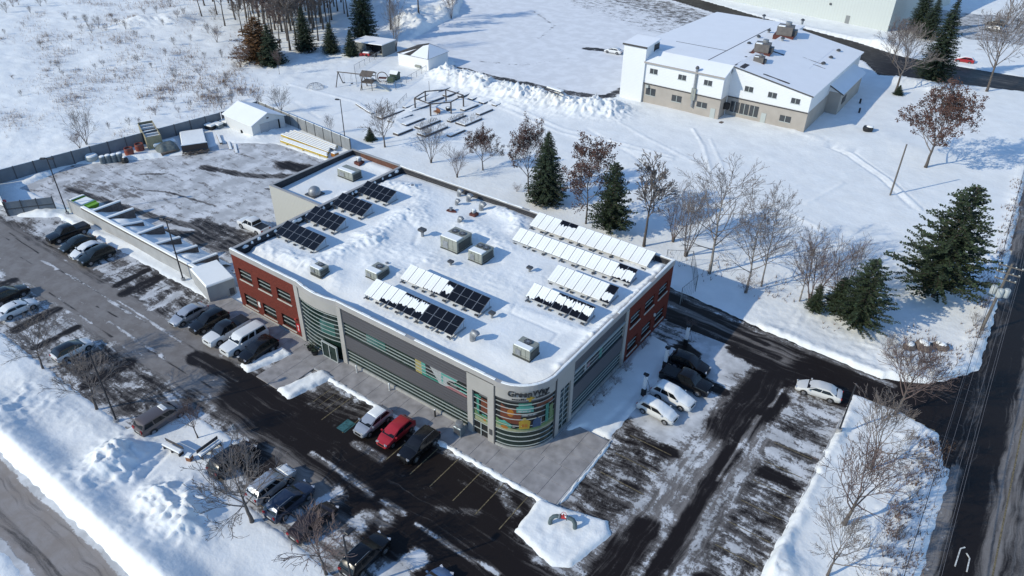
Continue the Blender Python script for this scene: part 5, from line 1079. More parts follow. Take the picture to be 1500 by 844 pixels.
# dry weeds: nobody could count them
vn1 = lambda a, b: float(vnoise(np.array([a]), np.array([b]), 5)[0])
wd = MB(); rnd = random.Random(17)
def weeds(n, fn, h):
    for i in range(n):
        x, y = fn(); z = gz_fast(x, y)
        for k in range(3):
            a = rnd.random()*6.28; l = h*rnd.uniform(.4,1.3); dx, dy = math.cos(a)*l*.45, math.sin(a)*l*.45; w = .034
            wd.add([(x-w,y,z-.1),(x+w,y,z-.1),(x+dx,y+dy,z+l)], [(0,1,2)])
_gi = lambda arr, v: int(np.clip(np.searchsorted(arr, v), 1, len(arr)-1))
def gz_fast(x, y): return float(GZ[_gi(ay, y), _gi(ax, x)])
def clump(cx, cy, s): return lambda: (rnd.gauss(cx, s), rnd.gauss(cy, s))
for i in range(620):
    px, py = rnd.uniform(-30, 376), rnd.uniform(-4, 200)
    if vn1(px/45, py/30) < .53: continue
    x, y = at(px, py)
    if x > -56.5-.4*abs(y)*.02 and y < 46: continue
    if x > -60: continue
    weeds(rnd.randint(8, 45), clump(x, y, rnd.uniform(.6,3.4)), rnd.uniform(.4,1.1))
for i in range(45): weeds(18, clump(rnd.uniform(74.0,77.0), rnd.uniform(-4,27), .5), .45)
for i in range(16): weeds(10, clump(rnd.uniform(70,75.5), rnd.uniform(38,46), .8), .5)
for i in range(30): weeds(10, clump(rnd.uniform(75.0,76.6), rnd.uniform(44,110), .6), .5)
for i in range(14): weeds(8, clump(rnd.uniform(40,62), rnd.uniform(40,47), .9), .5)
tag(wd.build('dry_weeds', mat('dry_weed_stalks', (.13,.085,.06), .9, var=.3)), 'thin dry weed stalks poking through the snow of the rough field', 'weeds', kind='stuff')
# ------------------------------------------------------------------ rooftop: solar arrays and units
CELL = mat('solar_cell_black', (.006,.006,.008), .18, spec=.35); ALU = mat('aluminium_frame', (.32,.33,.34), .4, .6); STEEL = mat('galvanised_steel', (.30,.31,.32), .5, .5, var=.2, vscale=3); UNITM = mat('unit_casing_grey', (.26,.27,.235), .55, var=.12, vscale=1.5); UNITD = mat('unit_coil_dark', (.05,.055,.05), .6); REDB = mat('dark_red_curb', (.10,.028,.02), .8, var=.3)
def solar(label, x0, x1, yb, yt, n, cover):
    """cover(i, r) -> (low, high) fractions of the panel's slope under snow, or None"""
    zb, zt = 8.14, 9.06; t = thing('solar_array', label, 'solar panels', (x0, yb, 0), 0, 'solar arrays on the roof'); W_ = x1-x0; D = yt-yb; r = random.Random(int(x0*10+yb*77)); pw = W_/n
    P = lambda u, v, o=0: (u, v*D-o*(zt-zb)/math.hypot(D, zt-zb), zb+(zt-zb)*v+o*D/math.hypot(D, zt-zb))
    for i in range(n):
        a, b = i*pw+.012, (i+1)*pw-.012; mb = MB()
        mb.slab(P(a,0), P(b,0), P(b,1), P(a,1), .04, 1)
        for q in range(2):
            v0, v1 = q*.5+.008, q*.5+.492; mb.quad(P(a+.03,v0,.004), P(b-.03,v0,.004), P(b-.03,v1,.004), P(a+.03,v1,.004), 0)
        p = mb.build('panel', [CELL, ALU], t)
        cv = cover(i, r)
        if cv:
            lo, hi = cv; k = 9; sm = MB(); low = [max(0, min(hi-.05, lo+r.gauss(0,.05)*(lo > .02))) for _ in range(k)]; up = [max(low[j]+.04, min(1.0, hi-abs(r.gauss(0,.08))*(hi < .985))) for j in range(k)]
            vs = []
            for j in range(k):
                u = a+.015+(b-a-.03)*j/(k-1); e = .035+.008*((j*7+i*3) % 3)
                vs += [P(u,low[j],.006), P(u,low[j]+.02,.006+e), P(u,max(low[j]+.03,up[j]-.02),.006+e), P(u,up[j],.006)]
            sm.add(vs, [(j*4+q, (j+1)*4+q, (j+1)*4+q+1, j*4+q+1) for j in range(k-1) for q in range(3)]); sm.build('snow_patch', SNOWC, p)
    k = max(3, int(W_/2.2))
    for i in range(k+1):
        fr = MB(); x = .15+(W_-.3)*i/k; fr.path([(x,D*.95,7.6),(x,D*.95,zb+(zt-zb)*.95-.05)], .03, 5); fr.path([(x,.05,7.6),(x,.05,zb)], .03, 5); fr.cbox(x, D/2, 7.72, .12, D+.5, .12)
        fr.build('rack_frame', STEEL, t)
    k = int(W_/1.3)
    for i in range(k): MB().cbox(.5+(W_-1)*i/max(1,k-1), -.02, 7.74, .38, .2, .16).build('ballast', DGREY, t)
    return t
no = lambda i, r: None; full = lambda i, r: (.0, 1.0)
solar('bare black solar array nearest the brick front corner of the roof', .75, 7.95, 6.1, 8.2, 6, no)
solar('bare black solar array, second back from the brick front corner', .55, 6.35, 10.9, 13.0, 5, no)
solar('bare black solar array, third back from the brick front corner', .55, 6.25, 15.7, 17.8, 5, no)
solar('bare black solar array farthest back on the left end of the roof', .55, 6.15, 20.4, 22.5, 5, no)
solar('half snow covered solar array behind the front one, bare at its right end', 20.3, 31.8, 7.9, 9.85, 10, lambda i, r: (0,1) if i < 3 else ((.05,1) if i < 5 else ((.3,.8) if i == 5 else None)))
solar('frontmost solar array in the roof middle, ragged snow on its left half', 19.3, 31.9, 3.2, 5.3, 11, lambda i, r: (0,1) if i < 2 else ((.22,1) if i < 4 else ((.35,.95) if i < 7 else None)))
solar('snow covered solar array along the rear parapet, longest on the roof', 25.0, 41.8, 27.0, 29.3, 14, lambda i, r: (0,.78) if i in (3,4) else (0,.99))
solar('snow covered solar array second from the rear parapet', 25.4, 41.85, 22.6, 24.5, 14, lambda i, r: (.02,.99) if i < 12 else (.1,.8))
solar('snow covered solar array with one bare end corner, third from the rear parapet', 33.9, 41.9, 17.7, 20.0, 7, lambda i, r: (.0,.99) if i < 6 else (.1,.62))
solar('snow covered solar array with a bare black lower edge above the curved corner', 33.85, 41.7, 13.4, 15.2, 7, lambda i, r: (.05,.99) if i == 0 else ((.26,1) if i < 3 else (.38,.92)))
def rtu(label, x0, x1, y0, y1, h, fans=1, name='rooftop_unit', m=None, snowtop=True, group='rooftop units', z=7.62):
    cx, cy = (x0+x1)/2, (y0+y1)/2; t = thing(name, label, 'rooftop unit', (cx, cy, z), 0, group); a, b = (x1-x0)/2, (y1-y0)/2
    c = MB(); c.box(-a,a,-b,b,.22,h); cs_ = c.build('casing', m or UNITM, t)
    s = MB()
    for i in range(3):
        u = -a+2*a*(i+1)/4; s.box(u-.012,u+.012,-b-.012,b+.012,.26,h-.03)
    s.box(-a-.012,a+.012,-b-.012,b+.012,.45,.47); s.build('panel_seam', UNITD, cs_)
    MB().box(-a-.05,a+.05,-b-.05,b+.05,-.1,.218).build('curb', UNITD, t)
    MB().box(a+.003,a+.05,-b*.8,b*.8,.32,h*.8).build('coil_grille', UNITD, t)
    MB().box(-a*.7,-a*.1,-b-.05,-b-.003,.35,h*.75).build('service_door', STEEL, t)
    for i in range(fans):
        fx_ = a*(.0 if fans == 1 else -.45+.9*i/(fans-1)); fy_ = b*.35; r = min(.42, b*.5, a*.45 if fans > 1 else 9)
        MB().path([(fx_,fy_,h),(fx_,fy_,h+.12)], r, 18).build('fan_shroud', DGREY, t)
        f = MB(); f.path([(fx_,fy_,h+.121),(fx_,fy_,h+.14)], r*.35, 10)
        for k in range(4): f.cbox(fx_, fy_, h+.125, r*1.9, .03, .012, k*.785)
        f.build('fan_guard', STEEL, t)
    if snowtop: MB().rbox(-a*.95,a*.95,-b*.97,-b*.15,h+.002,h+.1,.04).build('snow_cap', SNOWC, t)
    return t
rtu('large grey green rooftop unit with two fans, left of the pair in the roof middle', 19.1, 21.7, 16.4, 19.3, 1.75, 2)
rtu('grey green rooftop unit right of the pair in the roof middle', 23.6, 25.6, 16.2, 18.6, 1.45, 2)
rtu('low rooftop unit near the front edge just left of the front solar array', 16.5, 18.3, 6.2, 8.3, 1.1, 1)
rtu('small rooftop unit at the front edge between black panels and entrance bay', 10.8, 12.4, 3.0, 4.4, 1.0, 1)
rtu('rooftop unit with side cabinets alone above the curved corner', 38.3, 40.3, 4.9, 6.6, 1.35, 1)
rtu('plain grey boxy unit without fan on the annex roof', -6.4, -3.3, 23.2, 25.0, 1.3, 0, z=7.4)
def vent(label, x, y, kind, z=7.62, s=1.0, group='roof vents'):
    t = thing('roof_vent', label, 'roof vent', (x, y, z), 0, group); t.scale = (s,s,s)
    if kind == 'hood':
        m = MB(); m.path([(0,0,-.1),(0,0,.75),(.12,0,1.0),(.4,0,1.02),(.62,0,.85)], [.32,.32,.36,.38,.36], 12); m.build('hood', STEEL, t, True, 50); MB().path([(.625,0,.845),(.63,0,.84)], .33, 12).build('hood_opening', BLK, t)
    elif kind == 'dome':
        m = MB(); m.lathe([(.75,.0),(.75,.35),(.66,.75),(.4,.98),(.0001,1.05)], n=16); m.build('dome', STEEL, t, True, 60); MB().box(-.85,.85,-.85,.85,-.15,.15).build('curb', DGREY, t)
    elif kind == 'red':
        MB().box(-.5,.5,-.5,.5,-.1,.5).build('curb', REDB, t); m = MB(); m.lathe([(.26,.5),(.26,.75),(.42,.78),(.3,1.0),(.0001,1.02)], n=12); m.build('cap', STEEL, t, True, 50); MB().lathe([(.3,1.02),(.22,1.12),(.0001,1.15)], n=10).build('snow_cap', SNOWC, t)
    elif kind == 'patch':
        m = MB(); r = random.Random(int(x*9)); m.prism([(math.cos(6.283*i/9)*r.uniform(.6,1.1), math.sin(6.283*i/9)*r.uniform(.35,.7)) for i in range(9)], -.2, .14); m.build('wet_patch', REDB, t); MB().lathe([(.22,.1),(.22,.5),(.32,.55),(.0001,.72)], n=10).build('cap', STEEL, t, True, 50)
    else:
        MB().cyl(0,0,-.1,.45,.11,8).build('pipe', STEEL, t); MB().box(-.25,.25,-.2,.2,.452,.62).build('cap', DGREY, t)
vent('tall curved metal hood right of the front solar arrays', 33.6, 4.4, 'hood'); vent('small box vent at the right end of the half covered array', 32.9, 8.6, 'pipe', s=1.3); vent('small vent standing alone between the big unit and the right arrays', 31.0, 18.4, 'pipe', s=1.3); vent('small dark vent left of the right hand unit', 22.8, 13.9, 'pipe', s=1.3)
vent('vent with a dark melted patch on the left back roof', 5.3, 26.5, 'patch', s=1.1); vent('boxy vent alone on the flat snow left of the large unit', 15.4, 17.2, 'pipe', s=1.8); vent('vent with a dark patch behind the low front unit', 16.6, 9.6, 'patch', s=.7)
vent('leftmost curved hood of three by the rear parapet', 12.0, 28.6, 'hood', s=.9); vent('middle curved hood of three by the rear parapet', 14.0, 28.2, 'hood', s=.95); vent('curved hood in front of the rear parapet row', 13.4, 26.4, 'hood', s=.75); vent('dome vent behind the dark red curb', 17.0, 27.2, 'hood', s=1.0); vent('low dark red curb vent near the rear hoods', 17.2, 25.4, 'red', s=.9); vent('curved hood in front of the dark red curb', 17.0, 22.6, 'hood', s=.85); vent('vent with a melted patch left of the dark red curb', 13.9, 24.6, 'patch', s=.9)
vent('round grey dome on the annex roof', -4.6, 17.2, 'dome', z=7.45, s=1.15, group='annex vents'); vent('dark red curb vent with snowy cap at the back of the annex roof', -6.9, 28.0, 'red', z=7.45, s=1.1, group='annex vents')
# ------------------------------------------------------------------ lamp posts, poles, wires
POLEM = mat('black_pole_paint', (.018,.018,.022), .5); WOOD = mat('weathered_pole_wood', (.13,.115,.10), .9, var=.25, vscale=3); CONC2 = mat('grey_concrete', (.30,.30,.30), .85, var=.18, vscale=.8, bump=.2, bscale=6)
def lamp(label, x, y, h, heads, rz=0, m=POLEM):
    t = thing('lamp_post', label, 'lamp post', (x, y, gz(x, y)), rz, 'parking lot lamp posts')
    MB().cyl(0,0,-.3,.35,.26,12).build('footing', CONC2, t); MB().path([(0,0,.35),(0,0,h)], [.095,.07], 8).build('pole', m, t, True)
    for s in heads:
        MB().path([(0,0,h-.15),(s*.25,0,h-.08)], .04, 6).build('arm', m, t); MB().rbox(min(s*.25,s*.95),max(s*.25,s*.95),-.2,.2,h-.16,h+.02,.05).build('lamp_head', m, t)
lamp('black lamp post with two heads at the left end of the concrete wall', -41.4, -.75, 9.2, (1,-1), R_(40)); lamp('black lamp post with one head in front of the storage bays', -11.2, -1.0, 9.2, (1,-1), R_(10)); lamp('tall black lamp post on the bank between two bare street side trees', 6.5, -20.5, 9.2, (1,), R_(75)); lamp('black lamp post at the grey fence behind the annex corner', -26.5, 42.7, 9.2, (-1,), R_(20))
lamp('short black lamp post on the verge beside the lone cream sedan', 67.1, 22.0, 6.4, (), 0); lamp('black lamp post in front of the black suv at the bottom picture edge', 40.0, -19.6, 6.9, (1,), R_(90))
t = thing('utility_pole', 'plain wooden pole leaning alone on the lawn below the red brown oak', 'pole', (58.8, 83.3, 0)); MB().path([(0,0,-.5),(-.1,.2,8.8)], [.15,.11], 8).build('shaft', WOOD, t, True); MB().cyl(-.1,.2,8.8,8.95,.12,8).build('pole_top', WOOD, t)
def upole(x, y, h, label, cans=True):
    t = thing('utility_pole', label, 'utility pole', (x, y, gz(x, y)), 0, 'utility poles along the main road'); MB().path([(0,0,-.4),(0,0,h)], [.19,.13], 9).build('shaft', WOOD, t, True)
    for z, l in ((h-.35,2.5),(h-1.25,2.4),(h-2.1,2.2)):
        a = MB().cbox(0,-.17,z,l,.11,.13).build('crossarm', WOOD, t); m = MB()
        for u in (-.46,-.2,.2,.46): MB().lathe([(.05,.065),(.09,.13),(.05,.2),(.0001,.24)], u*l, -.17, z, 8).build('insulator', TRIM, a)
    if cans:
        for dx, dy in ((-.62,-.2),(.05,-.62),(.68,-.2)):
            c = MB(); c.lathe([(.32,0),(.36,.05),(.36,.95),(.3,1.06),(.1,1.1),(.0001,1.11)], dx, dy, h-4.2, 14); o = c.build('transformer', mat('transformer_grey', (.42,.45,.44), .45, var=.08), t, True, 50); MB().cyl(dx,dy,h-3.25,h-3.05,.05,6).build('bushing', TRIM, o)
        MB().cbox(0,-.25,h-3.9,1.4,.08,.1).build('bracket', STEEL, t)
upole(76.4, 50.0, 9.5, 'wooden utility pole with three crossarms and three grey transformers by the road'); upole(76.2, -12.0, 9.5, 'wooden utility pole by the road beyond the bottom picture edge', False); upole(75.6, 112.0, 9.5, 'bare wooden utility pole farther up the main road', False)
WIRE = mat('black_cable', (.02,.02,.022), .6); WIRE2 = mat('grey_wire', (.16,.15,.15), .5)
def wire(name, label, dx, z, r, m, sag=.8, pts=((76.2,-12),(76.4,50),(75.6,112))):
    mb = MB()
    for (xa, ya), (xb_, yb) in zip(pts[:-1], pts[1:]):
        mb.path([(xa+(xb_-xa)*i/12+dx, ya+(yb-ya)*i/12, z-sag*4*(i/12)*(1-i/12)) for i in range(13)], r, 4)
    tag(mb.build(name, m), label, 'wire', 'wires along the main road')
wire('power_line', 'thick black cable nearest the verge along the main road', -.75, 7.6, .035, WIRE, 1.1); wire('power_line', 'grey wire at the left end of the upper crossarms', -1.1, 9.45, .014, WIRE2); wire('power_line', 'grey wire just left of the pole tops', -.45, 9.45, .014, WIRE2, .9); wire('power_line', 'grey wire just right of the pole tops', .5, 9.45, .014, WIRE2, .85); wire('power_line', 'grey wire at the right end of the upper crossarms', 1.15, 9.45, .014, WIRE2); wire('power_line', 'lower grey wire at the right end of the middle crossarms', 1.1, 8.55, .014, WIRE2, .95)
# ------------------------------------------------------------------ fences and walls of the yard
FENM = mat('grey_fence_panel', (.17,.185,.20), .75, var=.12, vscale=.7); FENL = mat('pale_fence_panel', (.24,.25,.255), .75, var=.12, vscale=.7)
def fence(label, A, B, h, m, step=3.0, rake=0.0):
    L = math.hypot(B[0]-A[0], B[1]-A[1]); n = max(1, round(L/step)); a = math.atan2(B[1]-A[1], B[0]-A[0]); t = thing('panel_fence', label, 'fence', (A[0],A[1],0), a, 'grey fence runs around the yard'); s = L/n
    for i in range(n):
        MB().box(i*s+.07, (i+1)*s-.07, -.04, .04, .0, h).build('panel', m, t); MB().box(i*s-.07, i*s+.07, -.09, .09, -.3, h+.06).build('post', DGREY, t)
        MB().rbox(i*s+.1, (i+1)*s-.1, -.05, .05, h+.003, h+.07, .02).build('snow_cap', SNOWC, t)
    MB().box(L-.07, L+.07, -.09, .09, -.3, h+.06).build('post', DGREY, t); return t
fence('long grey panel fence between the rough field and the yard', (-60.6,-2.4), (-54.4,36.2), 2.4, FENM); fence('short grey fence return at the left picture edge', (-48.2,-6.3), (-60.4,-2.8), 2.3, FENM); fence('grey fence stub behind the white shed', (-54.4,36.6), (-53.9,44.6), 2.4, FENM); fence('pale fence between the yard and the playground lawn', (-53.6,44.8), (-24.8,42.3), 2.4, FENL, 2.6)
t = thing('yard_gate', 'grey sliding gate closing the yard at the end of the concrete wall', 'gate', (-48,-6.2,0), math.atan2(5.2,3.8)); MB().box(0,6.4,-.05,.05,.1,2.3).build('gate_panel', FENM, t)
for u in (0,2.1,4.2,6.4): MB().box(u-.06,u+.06,-.1,.1,-.2,2.42).build('post', DGREY, t)
MB().box(.06,6.34,-.08,-.052,1.1,1.25).build('rail', DGREY, t)
BLOCK = mat('pale_concrete_wall', (.33,.33,.325), .85, var=.10, vscale=.7, bump=.15, bscale=5); BROWN = mat('brown_board_face', (.12,.10,.09), .9, var=.3, vscale=3); EDGE = mat('dark_brown_edge', (.07,.05,.04), .8)
t = thing('storage_bays', 'long pale concrete wall with seven dividers forming snow filled storage bays', 'storage bays', (0,0,0))
MB().box(-41.6,-9.0,-.15,.15,-.2,2.25).build('long_wall', BLOCK, t); MB().box(-37.4,-9.0,-.17,-.1505,2.0,2.2).build('edge_board', EDGE, t)
sn_ = MB(); sn_.rbox(-37.4,-9.0,-.16,.32,2.252,2.46,.05); sn_.build('snow_cap', SNOWC, t)
for x, l, h in ((-35.0,4.6,2.2),(-31.3,4.5,2.1),(-27.6,3.6,1.5),(-23.4,4.3,2.0),(-18.9,4.0,1.7),(-14.9,4.0,1.7),(-10.6,4.2,1.9)):
    d = MB(); d.xprism([(.15,-.1),(l,-.1),(l,h*.98),(.15,2.2)], x-.16, x+.16); o = d.build('divider', BROWN, t); MB().xprism([(.35,2.205),(l,h*.98+.005),(l,h+.16),(.35,2.4)], x-.2, x+.2).build('snow_cap', SNOWC, o)
hs = MB(); X, Y = np.meshgrid(np.arange(-37,-9.2,.3), np.arange(.2,5.6,.3)); 
Zb = .5+1.9*np.exp(-((Y-.2)/2.9)**2)*(.62+.42*fbm(X/2.6,Y/2,7,3))+.5*np.exp(-(np.hypot(X+29.4,Y-2.2)/1.3)**2)+.5*np.exp(-(np.hypot(X+13,Y-2)/1.6)**2); Zb = Zb*sstep(5.6,4.2,Y)-.1
hb = bpy.data.objects.new('snow_fill', grid_mesh('snow_fill', X, Y, Zb)); C.objects.link(hb); hb.data.materials.append(SNOW); hb.parent = t
t = thing('block_shed', 'grey concrete box with a thick snow cap at the end of the storage bays', 'shed', (-6.2,.4,0), R_(-14)); MB().box(-2.7,2.7,-1.75,1.75,-.2,2.3).build('walls', BLOCK, t); MB().rbox(-2.75,2.75,-1.8,1.8,2.302,2.55,.12).build('snow_cap', SNOWC, t); MB().box(2.702,2.76,.9,1.5,.1,1.0).build('hatch', DGREY, t)
t = thing('dumpster', 'bright green open dumpster between wall and storage bays', 'dumpster', (-40.2,1.6,0), R_(4)); GRN = mat('bright_green_paint', (.16,.36,.02), .5, var=.15, vscale=2)
b_ = MB(); b_.xprism([(-1.0,.15),(1.0,.15),(1.25,1.7),(-1.25,1.7)], -2.2, 1.3); b_.build('body', GRN, t); MB().xprism([(-.9,1.1),(.9,1.1),(1.1,1.62),(-1.1,1.62)], 1.3, 2.2).build('hopper', GRN, t); MB().rbox(-1.0,1.0,-1.1,1.1,1.702,1.85,.06).build('snow_load', SNOWC, t); MB().cbox(-2.0,.1,1.8,.9,2.2,.12,0,0,0,-.3).build('lid', SNOWC, t)
for s in (-1,1): MB().box(-2.0,1.2,s*1.0-.06,s*1.0+.06,-.02,.148).build('skid', DGREY, t)
# ------------------------------------------------------------------ things lying in the yard
ROLL = mat('blue_grey_plastic', (.13,.16,.175), .5, var=.15); ORNG = mat('rust_red_plastic', (.22,.05,.03), .6, var=.2); PLY = mat('plywood_tan', (.30,.26,.16), .8, var=.15, vscale=2); TARP = mat('grey_green_tarp', (.11,.13,.125), .7, var=.25, vscale=2, bump=.4, bscale=3); YELB = mat('yellow_beam_paint', (.42,.30,.05), .6, var=.2); OLDW = mat('grey_old_wood', (.13,.10,.08), .9, var=.3, vscale=3)
for i, lab in enumerate(('leftmost blue grey drum in the row along the fence','second blue grey drum in the row along the fence','third blue grey drum in the row along the fence','rightmost blue grey drum, next to the dark bundle')):
    x, y = at(152+i*8.4, 239-i*1.0); t = thing('drum', lab, 'drum', (x,y,gz(x,y)), 0, 'drums along the fence'); MB().lathe([(.5,0),(.52,.1),(.5,.4),(.53,.5),(.5,.9),(.53,1.0),(.5,1.35),(.46,1.4)], n=14).build('barrel', ROLL, t, True, 40); MB().lathe([(.46,1.402),(.36,1.52),(.0001,1.56)], n=12).build('snow_cap', SNOWC, t, True)
x, y = at(184,238); t = thing('bundle', 'dark tied bundle right of the blue grey drums', 'bundle', (x,y,gz(x,y))); MB().lathe([(.5,0),(.6,.4),(.5,.9),(.2,1.2),(.0001,1.25)], n=9).build('wrap', BLK, t); MB().lathe([(.3,1.15),(.2,1.3),(.0001,1.32)], n=8).build('snow_cap', SNOWC, t)
for px, py, lab in ((191,229,'rust red barrel left of the two by the fence'),(206,222,'rust red barrel nearer the tan plywood crate')):
    x, y = at(px, py); t = thing('barrel', lab, 'barrel', (x,y,gz(x,y)), 0, 'rust red barrels by the fence'); MB().lathe([(.72,0),(.78,.5),(.74,1.0),(.72,1.25),(.62,1.26),(.60,.9),(.0001,.88)], n=16).build('body', ORNG, t, True, 40); MB().lathe([(.735,.98),(.76,1.02),(.735,1.06)], n=16).build('hoop', DGREY, t); MB().lathe([(.58,.885),(.4,1.02),(.0001,1.05)], n=12).build('snow_fill', SNOWC, t)
x, y = at(136,236); t = thing('tyre_stack', 'white snow capped round tank lying left of the drums', 'tank', (x,y,gz(x,y))); MB().lathe([(1.0,0),(1.1,.35),(1.0,.75),(.6,.9),(.55,.7),(.0001,.7)], n=16).build('shell', TRIM, t, True, 40); MB().lathe([(.98,.76),(.8,.95),(.6,.92)], n=16).build('snow_rim', SNOWC, t)
t = thing('plywood_crate', 'tall tan plywood box open on top with black items inside', 'crate', (-57.3,23.2,0), R_(-22)); b_ = MB(); 
for a in ((-4.2,4.2,-1.3,-1.2),(-4.2,4.2,1.2,1.3)): b_.box(a[0],a[1],a[2],a[3],0,2.5)
b_.box(-4.2,-4.1,-1.2,1.2,0,2.5); b_.box(4.1,4.2,-1.2,1.2,0,2.5); b_.build('side_boards', PLY, t); MB().box(-4.1,4.1,-1.2,1.2,.0,1.9).build('load', BLK, t)
for u in (-3.2,-1.6,0.2,1.8,3.2): MB().box(u-.12,u+.12,-1.19,1.19,1.902,2.3).build('snow_strip', SNOWC, t)
t = thing('covered_pile', 'grey green tarpaulin pile with snowy edges beside the plywood box', 'tarp pile', (-51.6,22.6,0), R_(-20)); p_ = MB(); X, Y = np.meshgrid(np.arange(-2.6,2.61,.2), np.arange(-2,2.01,.2)); Zt = 1.3*(1-np.clip((X/2.6)**4+(Y/2)**4,0,1))*(.8+.4*fbm(X,Y,3,3)); o = bpy.data.objects.new('tarpaulin', grid_mesh('tarpaulin', X, Y, Zt)); C.objects.link(o); o.data.materials.append(TARP); o.parent = t; MB().rbox(-2.4,-1.0,-1.9,1.9,.6,1.15,.2).build('snow_cap', SNOWC, t); MB().cbox(2.3,-.2,.35,.5,2.6,.5,.2).build('timber_ends', OLDW, t)
t = thing('flatbed_trailer', 'low flatbed trailer buried under flat snow with a dark tailboard', 'trailer', (-50.2,27.2,0), R_(-30)); MB().box(-4.6,4.6,-2.2,2.2,.45,.75).build('deck', DGREY, t); MB().rbox(-4.5,4.4,-2.1,2.1,.752,1.1,.12).build('snow_cover', SNOW, t); MB().box(4.42,4.6,-2.2,2.2,.76,1.75).build('tailboard', EDGE, t); MB().rbox(4.36,4.66,-2.2,2.2,1.752,1.9,.05).build('snow_cap', SNOWC, t)
for u in (-2,-.9): 
    for s in (-1,1): MB().path([(u,s*2.0,.4),(u,s*1.75,.4)], .4, 12).build('wheel', TYR, t)
b_ = MB(); r_ = random.Random(4)
for i in range(14): b_.cbox(4.9+r_.random()*.7, r_.uniform(-1.9,1.9), .1+r_.random()*.5, .12, 1.6, .1, r_.uniform(-.4,.4), rx=r_.uniform(-.3,.3))
b_.build('loose_boards', OLDW, t)
for px, py, a, lab in ((336,213,10,'long snow covered board lying behind the flatbed trailer'),(322,206,12,'second snow covered board behind the flatbed trailer'),(345,218,8,'short dark board in the snow right of the flatbed trailer')):
    x, y = at(px, py); t = thing('board', lab, 'board', (x,y,gz(x,y)), R_(a-40), 'boards lying in the yard'); MB().box(-2.2,2.2,-.25,.25,0,.22).build('plank', OLDW, t); MB().rbox(-2.2,2.2,-.2,.25,.222,.32,.03).build('snow_cap', SNOWC, t)
for px, py, lab, m in ((309,190,'small dark crate, left of three snowy crates near the shed',BLK),(320,188,'widest snowy crate, middle of three near the shed',ROLL),(331,184,'snow topped crate nearest the white shed',ROLL)):
    x, y = at(px, py); t = thing('crate', lab, 'crate', (x,y,gz(x,y)), R_(10), 'snowy crates near the shed'); MB().box(-.85,.85,-.6,.6,0,.75).build('box', m, t); MB().rbox(-.9,.9,-.65,.65,.752,1.0,.08).build('snow_cap', SNOWC, t); MB().box(-.87,-.852,-.6,.6,.3,.42).build('strap', DGREY, t)
x, y = at(358,193); t = thing('garden_tractor', 'small red machine with black wheels half buried beside the white shed', 'tractor', (x,y,gz(x,y)-.1), R_(-25)); RM = mat('red_machine_paint', (.40,.03,.03), .5, var=.15); MB().rbox(-.3,1.2,-.4,.4,.5,1.1,.15).build('bonnet', RM, t); MB().rbox(-1.0,-.3,-.5,.5,.4,.8,.1).build('seat_deck', RM, t); MB().rbox(-.8,-.4,-.3,.3,.8,1.25,.1).build('seat', BLK, t); MB().rbox(-.2,1.1,-.36,.36,1.102,1.3,.08).build('snow_cap', SNOWC, t)
for u, r in ((-.7,.5),(.8,.35)):
    for s in (-1,1): MB().path([(u,s*.75,r),(u,s*.45,r)], r, 14).build('wheel', TYR, t)
t = thing('beam_stack', 'bundle of long yellow beams under snow at the fence, farther row', 'beams', (-33.4,40.3,0), R_(-1), 'stacks of yellow beams')
def beams(t, n, L, w):
    for i in range(n):
        u = -w/2+w*(i+.5)/n; MB().box(-L/2+.3*(i % 2), L/2-.4*(i % 3), u-.16, u+.16, .25, .6).build('beam', YELB if i == 0 or i == n-1 else STEEL, t); MB().rbox(-L/2+.35*(i % 2), L/2-.45*(i % 3), u-.15, u+.15, .602, .72, .03).build('snow_cap', SNOWC, t)
    for u in (-L*.35,0,L*.35): MB().box(u-.12,u+.12,-w/2-.1,w/2+.1,.0,.249).build('bearer', YELB, t)
beams(t, 6, 13.2, 3.2); t = thing('beam_stack', 'bundle of long yellow beams under snow at the yard side, nearer row', 'beams', (-31.8,37.7,0), R_(1), 'stacks of yellow beams'); beams(t, 3, 12.4, 1.2)
t = thing('orange_cone_box', 'yellow orange box at the end of the yellow beams', 'box', (-25.3,38.9,0)); MB().rbox(-.5,.5,-.5,.5,0,.8,.05).build('box', PM['orange'], t); MB().rbox(-.45,.45,-.45,.45,.802,.95,.04).build('snow_cap', SNOWC, t)
x, y = at(14,313); t = thing('no_entry_sign', 'small round red sign with white bar on a post by the left picture edge', 'sign', (x,y,gz(x,y)), R_(-60)); MB().path([(0,0,-.3),(0,0,2.4)], .04, 6).build('post', STEEL, t); MB().path([(0,-.05,2.1),(0,-.08,2.1)], .42, 20).build('sign_disc', mat('sign_red', (.45,.02,.03), .5), t); MB().box(-.28,.28,-.092,-.084,2.04,2.16).build('white_bar', WHT, t)
# sheds
def house(t, x0, x1, y0, y1, h, rh, wm, rm, ridge='x', ov=.3):
    MB().box(x0,x1,y0,y1,-.3,h).build('walls', wm, t); r = MB(); cx, cy = (x0+x1)/2, (y0+y1)/2; g = MB()
    if ridge == 'x':
        for s in (-1,1): r.slab(*( [(x0-ov,cy,h+rh),(x0-ov,cy+s*((y1-y0)/2+ov),h-ov*rh/((y1-y0)/2)),(x1+ov,cy+s*((y1-y0)/2+ov),h-ov*rh/((y1-y0)/2)),(x1+ov,cy,h+rh)][::(1 if s < 0 else -1)] ), .12)
        g.xprism([(y0,h),(y1,h),(cy,h+rh-.14)], x0, x1)
    else:
        for s in (-1,1): r.slab(*( [(cx,y0-ov,h+rh),(cx+s*((x1-x0)/2+ov),y0-ov,h-ov*rh/((x1-x0)/2)),(cx+s*((x1-x0)/2+ov),y1+ov,h-ov*rh/((x1-x0)/2)),(cx,y1+ov,h+rh)][::(1 if s > 0 else -1)] ), .12)
        g.yprism([(x0,h),(x1,h),(cx,h+rh-.14)], y0, y1)
    g.build('gable', wm, t); return r.build('roof', rm, t)
